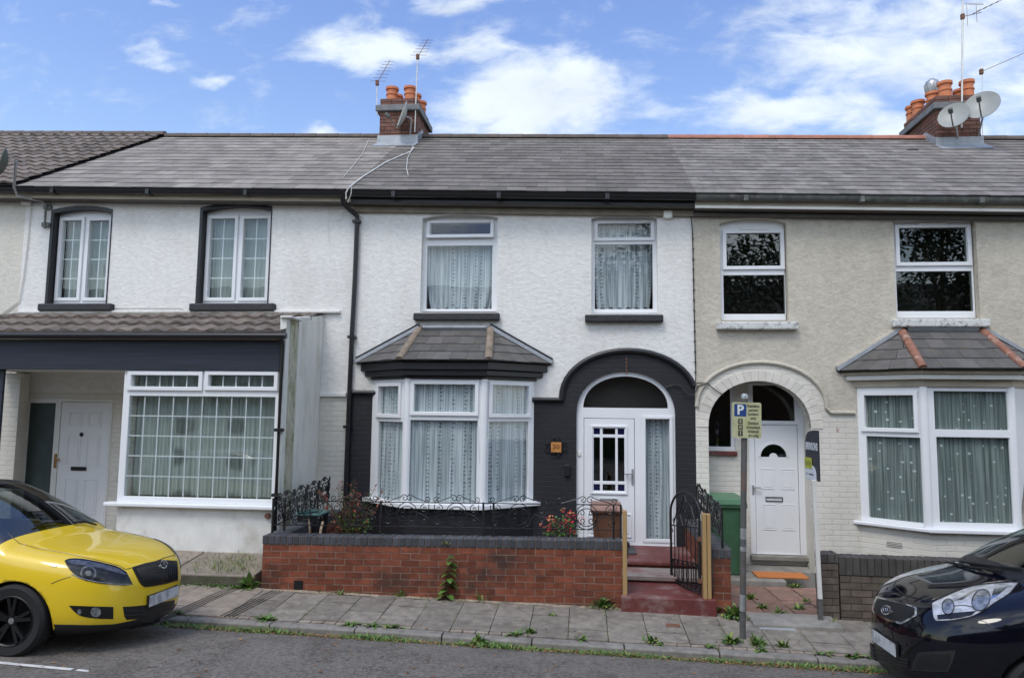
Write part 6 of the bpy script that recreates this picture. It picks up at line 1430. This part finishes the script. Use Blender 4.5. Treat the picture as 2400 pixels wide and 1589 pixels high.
def hitpx(bvh, u, v, tdef=None):
    d = ray(u, v); h = bvh.ray_cast(EY, d)
    if h[0] is None: return (EY+d*tdef if tdef else None), -d, None
    n = h[1] if h[1].dot(d) < 0 else -h[1]
    return h[0], n, h[3]
def conform(bvh, px, off, name, m, parent, step=6, back=.012, mirror=None, smooth=True):
    """a thin shaped piece that follows the body surface inside the given outline"""
    n0 = len(px); us = [p[0] for p in px]; vs = [p[1] for p in px]; bd = []
    for i in range(n0):
        a, b = Vector(px[i]), Vector(px[(i+1) % n0]); k = max(1, int((b-a).length/step))
        bd += [a.lerp(b, q/k) for q in range(k)]
    def inside(p):
        c = False; j = len(bd)-1
        for i in range(len(bd)):
            if (bd[i].y > p.y) != (bd[j].y > p.y) and p.x < (bd[j].x-bd[i].x)*(p.y-bd[i].y)/(bd[j].y-bd[i].y)+bd[i].x: c = not c
            j = i
        return c
    pts = list(bd); u = min(us)+step/2
    while u < max(us):
        v = min(vs)+step/2
        while v < max(vs):
            p = Vector((u, v))
            if inside(p) and min((p-q).length for q in bd) > step*.45: pts.append(p)
            v += step
        u += step
    r = delaunay_2d_cdt(pts, [], [list(range(len(bd)))], 1, 1e-5); P2, E2, F2 = r[0], r[1], r[2]
    ts = [hitpx(bvh, p.x, p.y)[2] for p in P2]; ok = [t for t in ts if t]
    if not ok: return None
    tm = max(ok); top = []; bot = []
    for p in P2:
        h, n, t = hitpx(bvh, p.x, p.y, tm); top.append(h+n*off); bot.append(h-n*back)
    N_ = len(P2); F = [tuple(f) for f in F2]; ec = {}
    for f in F:
        for i in range(len(f)): a, b = f[i], f[(i+1) % len(f)]; ec[a,b] = 1
    side = [(a, b, N_+b, N_+a) for (a, b) in ec if (b, a) not in ec]
    fs = F+[tuple(N_+k for k in reversed(f)) for f in F]+side
    out = []
    mb = MB(); mb.add(top+bot, fs); out.append(mb.build(name, m, parent, auto=50))
    if mirror is not None:
        mi = mirror.inverted(); mb2 = MB(); q = [mirror @ Vector((w.x,-w.y,w.z)) for w in [mi @ p for p in top+bot]]; mb2.add(q, [f[::-1] for f in fs]); out.append(mb2.build(name, m, parent, auto=50))
    return out
def seam(bvh, px, name, m, parent, r=.0035, lift=.001, mirror=None):
    pts = []
    for i in range(len(px)-1):
        a, b = Vector(px[i]), Vector(px[i+1]); k = max(2, int((b-a).length/5))
        for q in range(k+(i == len(px)-2)):
            p = a.lerp(b, q/k); h, n, t = hitpx(bvh, p.x, p.y)
            if h is not None: pts.append(h+n*lift)
    if len(pts) < 2: return
    mb = MB().tube(pts, r, 5)
    if mirror is not None: mi = mirror.inverted(); mb.tube([mirror @ Vector((w.x,-w.y,w.z)) for w in [mi @ p for p in pts]], r, 5)
    return mb.build(name, m, parent, auto=60)
def circ(c, ru, rv, n=16, rot=0): return [(c[0]+ru*math.cos(2*math.pi*i/n)*math.cos(rot)-rv*math.sin(2*math.pi*i/n)*math.sin(rot), c[1]+ru*math.cos(2*math.pi*i/n)*math.sin(rot)+rv*math.sin(2*math.pi*i/n)*math.cos(rot)) for i in range(n)]
def wheel(T, x, y, r, parent, side, rimm, spokes=5, dz=0):
    Rm = Matrix.Rotation(rad(90)*(1 if side < 0 else -1), 3, 'X'); c = (x, y, r+dz); w = .095
    tp = [(r*.66,-w*.9),(r*.90,-w),(r*.985,-w*.72),(r,-w*.3),(r,w*.3),(r*.985,w*.72),(r*.90,w),(r*.70,w*.92),(r*.66,w*.7)]
    wh = MB().lathe(tp, c, 40, Rm, cap=False).xf(T).build('wheel', M['tyre'], parent, auto=35)
    mb = MB().lathe([(r*.66,-w*.8),(r*.69,w*.90),(r*.665,w*.95),(r*.63,w*.86),(r*.60,w*.1),(r*.58,-w*.3)], c, 36, Rm, cap=False)
    mb.lathe([(.001,-w*.35),(r*.60,-w*.35)], c, 24, Rm, cap=False)
    def pt(rr, a, d): return Vector(c)+Rm @ Vector((rr*math.cos(a), rr*math.sin(a), d))
    for i in range(spokes):
        for da in (-.17, .17):
            a = 2*math.pi*i/spokes+.3; p0, p1 = pt(r*.12, a+da*.6, w*.62), pt(r*.645, a+da, w*.82); mb.bar(p0, p1, .028, .03, up=Rm @ Vector((0,0,1)))
    mb.lathe([(r*.17,w*.3),(r*.17,w*.62),(r*.12,w*.72)], c, 18, Rm)
    mb.xf(T).build('rim', M[rimm], wh, auto=40)
    MB().lathe([(r*.085,w*.70),(r*.085,w*.75),(.002,w*.77)], c, 14, Rm).xf(T).build('hub_cap', M['chrome'], wh, auto=40)
def sec(x, zb, w, zm, zs, wsh, zt, dx=0, z6=None, w6=None, z7=None, w7=None):
    """half section: underside, sill, flank, shoulder, then bonnet or greenhouse; dx pushes the centre line forward"""
    w6 = w6 or wsh*.80; z6 = z6 or lerp(zs, zt, .62); w7 = w7 or w6*.58; z7 = z7 or lerp(z6, zt, .78)
    return [(x+dx*.3,0,zb),(x+dx*.2,w*.72,zb),(x,w*.965,zb+.06),(x,w,zm),(x,w*.985,zs-.09),(x,wsh,zs),(x+dx*.35,w6,z6),(x+dx*.8,w7,z7),(x+dx,0,zt)]
def scale(S, k): return [[(x*k,y*k,z*k) for (x,y,z) in s] for s in S]
# --- the yellow hatchback ---
KY = .95
YS = [sec(0,.235,.18,.40,.55,.15,.60), sec(-.03,.23,.35,.42,.63,.32,.70), sec(-.11,.22,.54,.46,.71,.49,.785), sec(-.25,.205,.69,.50,.785,.63,.86), sec(-.44,.195,.79,.54,.855,.72,.92),
      sec(-.70,.18,.82,.58,.905,.745,.96), sec(-.96,.18,.82,.60,.935,.75,1.0,.06), sec(-1.10,.18,.82,.60,.95,.76,1.025,.12),
      sec(-1.14,.18,.82,.60,.955,.77,1.05,.16,z6=1.0,w6=.715,z7=1.035,w7=.42), sec(-1.55,.18,.82,.60,.965,.775,1.32,.18,z6=1.23,w6=.665,z7=1.30,w7=.40), sec(-1.98,.18,.82,.60,.975,.775,1.515,.14,z6=1.43,w6=.61,z7=1.495,w7=.38),
      sec(-2.12,.18,.82,.60,.975,.775,1.54,.1,z6=1.465,w6=.60,z7=1.52,w7=.38), sec(-2.7,.18,.82,.60,.985,.775,1.55,0,z6=1.48,w6=.59,z7=1.535,w7=.38), sec(-3.3,.18,.82,.60,.99,.77,1.46,0,z6=1.40,w6=.58,z7=1.45,w7=.37), sec(-3.7,.2,.80,.6,.98,.75,1.38,0,z6=1.30,w6=.57,z7=1.37,w7=.36), sec(-3.92,.24,.74,.6,.95,.68,1.02), sec(-4.0,.30,.60,.6,.85,.56,.9)]
def yzone(i, k):
    if k <= 1: return 1
    if 8 <= i <= 9 and k >= 6: return 2
    if 8 <= i <= 9 and k == 5: return 5
    if 10 <= i <= 14 and k >= 6: return 3
    if 10 <= i <= 13 and k == 5: return 4
    return 0
yc = 6.60; yf = P(377,1395,yc); zg = .125
TY = Matrix.Translation((yf.x+.015, yc, zg)) @ Matrix.Rotation(rad(1.0), 4, 'Z') @ Matrix.Rotation(rad(-2.2), 4, 'X')
yz, yb = carbody(scale(YS, KY), [-.93*KY,-3.36*KY], TY, .365*KY, yzone)
yc_ = thing('parked_car', TY.to_translation(), 'bright yellow hatchback with black roof parked by the kerb', 'car')
zonebuild(yz[0], 'body', M['yellow'], yc_); zonebuild(yz[1], 'underbody', M['trim_black'], yc_); zonebuild(yz[2], 'windscreen', M['windscreen'], yc_); zonebuild(yz[3], 'roof', M['gloss_black'], yc_); zonebuild(yz[4], 'side_window', M['carglass'], yc_); zonebuild(yz[5], 'windscreen_pillar', M['gloss_black'], yc_)
def C1(l): return [(x/3.336, 1090+y/3.336) for x, y in l]
hl_ = conform(yb, C1([(505,748),(530,735),(580,730),(640,733),(700,742),(780,758),(850,775),(900,788),(940,805),(985,835),(1010,880),(1035,930),(1000,937),(960,938),(900,934),(830,928),(760,918),(700,905),(650,888),(610,870),(575,845),(545,815),(520,780)]), .006, 'headlight', M['lens_dark'], yc_, mirror=TY)
for (c, ru, rv, m) in (((690,845),62,58,'lens_grey'),):
    for q, rr, mm in ((0,1,m),(1,.80,'lens_dark'),(2,.35,'lens_grey')): conform(yb, C1(circ(c, ru*rr, rv*rr)), .008+.002*q, 'lamp' if q == 0 else 'lamp_core', M[mm], hl_[0], step=4, back=.001)
conform(yb, C1([(520,752),(580,742),(700,755),(850,788),(940,818),(990,860),(900,838),(800,812),(680,786),(560,775)]), .0075, 'lens_reflection', M['lens_grey'], hl_[0], step=4, back=.001)  # lighter grey band paints the reflection on the upper lens
seam(yb, C1([(560,850),(640,885),(760,912),(900,928),(1015,930)]), 'lens_edge', M['lens_clear'], hl_[0], .003, .008)
gr_ = conform(yb, C1([(1030,800),(1120,772),(1225,750),(1250,743),(1300,744),(1380,750),(1386,820),(1388,900),(1300,925),(1200,944),(1130,952),(1105,935),(1090,915),(1060,860)]), .007, 'grille', M['grille_mesh'], yc_)
def strips(bvh, top, bot, n, w, name, m, parent, lift=.010):
    mb = MB()
    for i in range(n):
        f = (i+.5)/n
        a = Vector(top[0]).lerp(Vector(top[1]), f); b = Vector(bot[0]).lerp(Vector(bot[1]), f); pts = []
        for q in range(9):
            p = a.lerp(b, q/8); h, nn, t = hitpx(bvh, p.x, p.y)
            if h is not None: pts.append(h+nn*lift)
        if len(pts) > 1: mb.tube(pts, w, 5)
    return mb.build(name, m, parent, auto=60)
strips(yb, C1([(1060,815),(1225,785)]), C1([(1110,915),(1260,920)]), 11, .007, 'grille_slats', M['trim_black'], gr_[0]); strips(yb, C1([(1290,775),(1380,775)]), C1([(1290,910),(1385,890)]), 6, .007, 'grille_slats', M['trim_black'], gr_[0])
conform(yb, C1(circ((1272,778), 30, 33)), .014, 'badge', M['chrome'], gr_[0], step=4); conform(yb, C1(circ((1272,778), 22, 25)), .016, 'badge_centre', M['trim_black'], gr_[0], step=4)
seam(yb, C1([(1258,762),(1285,770),(1262,782),(1288,792)]), 'badge_mark', M['chrome'], gr_[0], .003, .018)
lg = conform(yb, C1([(960,1105),(1050,1100),(1150,1090),(1260,1072),(1365,1050),(1362,1100),(1350,1140),(1280,1165),(1200,1185),(1100,1198),(990,1208),(972,1180)]), .003, 'lower_grille', M['grille_mesh'], yc_)
for f in (.35, .68): seam(yb, C1([(972,1105+100*f),(1100,1100+98*f),(1200,1082+100*f),(1355,1050+90*f)]), 'grille_bar', M['trim_black'], lg[0], .006, .006)
fg = conform(yb, C1([(540,1095),(650,1099),(780,1103),(885,1105),(885,1150),(885,1200),(800,1198),(700,1190),(640,1178),(610,1165),(570,1130)]), .004, 'fog_light_recess', M['grille_mesh'], yc_, mirror=TY)
conform(yb, C1(circ((748,1145), 40, 38)), .010, 'fog_light', M['lens_clear'], fg[0], step=4); conform(yb, C1(circ((622,1142), 16, 20)), .008, 'fog_light', M['lens_clear'], fg[0], step=4)
pq = [hitpx(yb, *C1([p])[0])[0] for p in ((1145,1040),(1350,1000))]
def plate(bvh, T, parent, zc, w=.50, h=.105, xo=.012):
    """flat number plate upright on the nose"""
    y = 0; h0 = bvh.ray_cast(T @ Vector((1.0, 0, zc)), T.to_3x3() @ Vector((-1,0,0)))[0]; x = (T.inverted() @ h0).x
    MB().box(x-.01, x+xo, -w/2, w/2, zc-h/2, zc+h/2).xf(T).build('plate_holder', M['trim_black'], parent, bevel=.004)
    return MB().box(x+xo, x+xo+.003, -w/2+.006, w/2-.006, zc-h/2+.005, zc+h/2-.005).xf(T).build('number_plate', M['plate'], parent)
plate(yb, TY, yc_, .42*KY+.02)
seam(yb, C1([(60,530),(150,610),(300,652),(500,685),(700,728),(820,755),(930,785),(985,815),(1030,800),(1130,768),(1235,746)]), 'bonnet_shut_line', M['grille_mesh'], yc_, .0035, .0005, TY)
seam(yb, C1([(400,925),(470,895),(555,868)]), 'bumper_shut_line', M['grille_mesh'], yc_, .003, .0005, TY)
conform(yb, C1([(400,1242),(700,1248),(1000,1238),(1180,1218),(1375,1150),(1378,1175),(1200,1250),(1020,1278),(600,1275),(400,1290)]), .006, 'front_lip', M['trim_black'], yc_)
conform(yb, C1([(400,790),(425,778),(452,782),(430,795)]), .006, 'side_repeater', M['lens_clear'], yc_, step=3)
def wiper(bvh, px, parent): 
    pts = [hitpx(bvh, u, v) for u, v in px]; pts = [h+n*.022 for h, n, t in pts if h is not None]
    if len(pts) > 1: MB().tube(pts, .010, 6).build('wiper', M['trim_black'], parent, auto=60)
wiper(yb, C1([(260,488),(330,466),(470,452)]), yc_); wiper(yb, C1([(560,462),(640,452),(740,478)]), yc_)
for s in (-1, 1):
    wheel(TY, -.93*KY, s*.725*KY, .315*KY, yc_, s, 'rim_black', dz=.045); wheel(TY, -3.36*KY, s*.725*KY, .315*KY, yc_, s, 'rim_black', dz=.045)
def cabin(T, k, xs, zd, parent, w=.66):
    MB().box(-3.3*k, (xs-.02)*k, -w*k, w*k, .25*k, (zd-.42)*k).xf(T).build('cabin_floor', M['interior_dark'], parent)
    MB().box((xs-.42)*k, (xs+.10)*k, -w*k, w*k, (zd-.45)*k, (zd-.04)*k).xf(T).build('dashboard', M['interior_dark'], parent, bevel=.04)
    for s in (-1, 1):
        MB().box((xs-1.25)*k, (xs-1.05)*k, (s*.33-.22)*k, (s*.33+.22)*k, .45*k, (zd+.10)*k).box((xs-1.22)*k,(xs-1.10)*k,(s*.33-.12)*k,(s*.33+.12)*k,(zd+.13)*k,(zd+.30)*k).xf(T).build('seat', M['seat_grey'], parent, bevel=.04)
    rm = Matrix.Rotation(rad(65), 3, 'Y'); st = MB(); c = Vector(((xs-.55)*k, -.33*k, (zd-.02)*k)); pts = [c+rm @ Vector((.18*math.cos(2*math.pi*i/20), .18*math.sin(2*math.pi*i/20), 0)) for i in range(21)]; st.tube(pts, .014, 6).xf(T).build('steering_wheel', M['trim_black'], parent, auto=60)
cabin(TY, KY, -1.15, 1.0, yc_)
# --- the blue-black small MPV ---
KB = .93
BS = [sec(0,.22,.20,.36,.55,.18,.62), sec(-.035,.20,.40,.40,.66,.36,.745), sec(-.12,.19,.60,.45,.75,.53,.85), sec(-.27,.18,.75,.52,.83,.67,.935), sec(-.46,.175,.845,.56,.90,.745,1.0), sec(-.68,.17,.88,.6,.95,.78,1.05), sec(-.86,.17,.882,.62,.98,.80,1.085,.05), sec(-1.0,.17,.882,.62,1.0,.81,1.11,.14),
      sec(-1.03,.17,.882,.62,1.01,.82,1.145,.18,z6=1.07,w6=.76,z7=1.13,w7=.45), sec(-1.5,.17,.882,.62,1.05,.82,1.43,.2,z6=1.33,w6=.70,z7=1.41,w7=.42), sec(-1.95,.17,.882,.62,1.06,.82,1.575,.14,z6=1.50,w6=.65,z7=1.56,w7=.40),
      sec(-2.1,.17,.882,.62,1.06,.82,1.59,.1,z6=1.53,w6=.64,z7=1.58,w7=.40), sec(-2.8,.17,.882,.62,1.07,.82,1.60,0,z6=1.54,w6=.63,z7=1.59,w7=.4), sec(-3.4,.17,.88,.62,1.07,.81,1.57,0,z6=1.5,w6=.62,z7=1.55,w7=.39), sec(-3.8,.2,.85,.62,1.06,.78,1.45,0,z6=1.38,w6=.6,z7=1.43,w7=.38), sec(-4.0,.24,.78,.6,1.0,.7,1.08), sec(-4.07,.3,.62,.6,.9,.58,.95)]
def bzone(i, k):
    if k <= 1: return 1
    if 8 <= i <= 9 and k >= 6: return 2
    if 8 <= i <= 9 and k == 5: return 5
    if i == 7 and k >= 5: return 1
    if 10 <= i <= 13 and k == 5: return 4
    return 0
bc = 6.42; bf = P(2066,1498,bc)
TB_ = Matrix.Translation((bf.x+.03, bc, .02)) @ Matrix.Rotation(rad(180), 4, 'Z') @ Matrix.Rotation(rad(1.5), 4, 'X')
bz, bb = carbody(scale(BS, KB), [-.84*KB,-3.45*KB], TB_, .345*KB, bzone)
b_ = thing('parked_car', TB_.to_translation(), 'glossy blue-black small MPV with silver headlamps parked by the kerb', 'car')
zonebuild(bz[0], 'body', M['navy_paint'], b_); zonebuild(bz[1], 'underbody', M['trim_black'], b_); zonebuild(bz[2], 'windscreen', M['windscreen'], b_); zonebuild(bz[4], 'side_window', M['carglass'], b_); zonebuild(bz[5], 'windscreen_pillar', M['navy_paint'], b_)
def C2(l): return [(2000+x/4.25, 1220+y/4.25) for x, y in l]
hout = [(790,830),(840,800),(900,775),(1000,730),(1100,690),(1200,662),(1300,645),(1450,632),(1560,626),(1640,625),(1600,670),(1560,720),(1490,770),(1420,810),(1340,865),(1250,920),(1200,945),(1150,960),(1080,975),(1000,990),(900,996),(830,998),(815,980),(805,960),(795,890)]
conform(bb, C2([(1060+(x-1060)*1.03, 850+(y-850)*1.06) for x, y in hout]), .003, 'headlight_surround', M['trim_black'], b_, mirror=TB_)
hb_ = conform(bb, C2(hout), .008, 'headlight', M['lens_silver'], b_, mirror=TB_)
conform(bb, C2([(840,945),(1000,925),(1230,905),(1180,948),(1080,970),(980,984),(850,988)]), .010, 'lamp_strip', M['lens_dark'], hb_[0], step=4, back=.001)
M['lens_core'] = mat('lamp_bowl', (.20,.205,.21), .2, .7, 26, metal=.6, coat=1)
for (c, ru, rv, rot) in (((950,865),52,68,.0),((1275,800),72,98,.5)):
    conform(bb, C2(circ(c, ru*1.18, rv*1.15, 18, rot)), .010, 'lamp_ring', M['lens_clear'], hb_[0], step=4, back=.001); conform(bb, C2(circ(c, ru, rv, 18, rot)), .012, 'lamp', M['lens_clear'], hb_[0], step=4, back=.001); conform(bb, C2(circ(c, ru*.45, rv*.5, 14, rot)), .014, 'lamp_core', M['lens_core'], hb_[0], step=4, back=.001)
for (c, ru, rv, rot) in (((950,865),60,76,.0),((1275,800),84,112,.5)): q = circ(c, ru, rv, 24, rot); seam(bb, C2(q+q[:1]), 'lamp_rim', M['lens_dark'], hb_[0], .003, .012)
seam(bb, C2([(1010,860),(1100,850),(1200,870)]), 'lamp_rim', M['lens_dark'], hb_[0], .003, .011)
conform(bb, C2([(1040,800),(1180,712),(1260,690),(1180,740),(1090,800)]), .011, 'lamp_fin', M['chrome'], hb_[0], step=4, back=.001); conform(bb, C2([(1400,690),(1560,660),(1440,760),(1370,800)]), .011, 'lamp_fin', M['chrome'], hb_[0], step=4, back=.001)
gout = [(235,755),(320,777),(420,800),(520,830),(620,860),(635,872),(640,890),(638,920),(635,950),(570,988),(500,1025),(480,1030),(420,1017),(350,1000),(280,965),(215,925),(198,903),(192,880),(198,850),(205,820)]
gs = conform(bb, C2(gout), .007, 'grille_surround', M['chrome'], b_, step=5)
gin = [(415+(x-415)*.90, 893+(y-893)*.84) for x, y in gout]
gm_ = conform(bb, C2(gin), .009, 'grille', M['grille_mesh'], b_, step=5)
def inpoly(p, poly):
    c = False; j = len(poly)-1
    for i in range(len(poly)):
        if (poly[i][1] > p[1]) != (poly[j][1] > p[1]) and p[0] < (poly[j][0]-poly[i][0])*(p[1]-poly[i][1])/(poly[j][1]-poly[i][1])+poly[i][0]: c = not c
        j = i
    return c
mb = MB()
for fam in (0, 1):
    for i in range(-24, 48):
        run = []
        for q in range(60):
            t = q/59*520; x, y = (190+t, 700+i*22+t*(.62)) if fam == 0 else (190+t, 1180+(-i)*22+420-t*(.62))
            if inpoly((x, y), gin):
                h, n, tt = hitpx(bb, *C2([(x,y)])[0])
                if h is not None: run.append(h+n*.0105); continue
            if len(run) > 1: mb.tube(run, .0028, 4)
            run = []
        if len(run) > 1: mb.tube(run, .0028, 4)
M['mesh_grey'] = mat('grille_mesh_wire', (.05,.05,.055), .3, .1, 9, metal=.5)
mb.build('grille_mesh', M['mesh_grey'], gm_[0])
conform(bb, C2(circ((345,897), 48, 48, 20)), .018, 'badge', M['chrome'], gs[0], step=4); conform(bb, C2(circ((345,897), 37, 35, 20)), .020, 'badge_centre', M['trim_black'], gs[0], step=4)
for l in ([(322,880),(322,915)],[(338,880),(322,899),(338,915)],[(348,880),(348,915)],[(356,915),(364,880),(374,915)]): seam(bb, C2(l), 'badge_letter', M['chrome'], gs[0], .003, .022)
lg = conform(bb, C2([(165,1210),(240,1245),(330,1285),(440,1330),(560,1370),(552,1430),(545,1480),(450,1465),(350,1435),(260,1410),(180,1375),(168,1300)]), .003, 'lower_grille', M['grille_mesh'], b_)
for f in (.25, .5, .75): seam(bb, C2([(168,1215+165*f),(330,1285+150*f),(552,1372+108*f)]), 'grille_bar', M['trim_black'], lg[0], .007, .007)
conform(bb, C2([(640,1310),(800,1300),(1020,1290),(990,1400),(945,1500),(780,1498),(580,1490),(600,1400)]), .003, 'fog_recess_frame', M['trim_black'], b_, mirror=TB_); conform(bb, C2([(665,1340),(820,1325),(975,1318),(955,1400),(930,1475),(780,1476),(620,1470),(640,1400)]), .006, 'fog_recess', M['grille_mesh'], b_, mirror=TB_)
plate(bb, TB_, b_, .455*KB, w=.48)
seam(bb, C2([(240,735),(330,712),(430,714),(520,735),(620,768),(715,793),(780,790),(900,740),(1000,700),(1150,655),(1300,622),(1500,600),(1640,585),(1700,560)]), 'bonnet_shut_line', M['grille_mesh'], b_, .004, .0005, TB_)
seam(bb, C2([(1150,965),(1300,1000),(1400,1060)]), 'bumper_shut_line', M['grille_mesh'], b_, .003, .0005, TB_)
wiper(bb, C2([(1080,430),(1400,470),(1700,505)]), b_); wiper(bb, C2([(940,435),(1200,490),(1500,520)]), b_)
for s in (-1, 1):
    wheel(TB_, -.84*KB, s*.775*KB, .31*KB, b_, s, 'rim_silver'); wheel(TB_, -3.45*KB, s*.775*KB, .31*KB, b_, s, 'rim_silver')
cabin(TB_, KB, -1.05, 1.1, b_, .72)
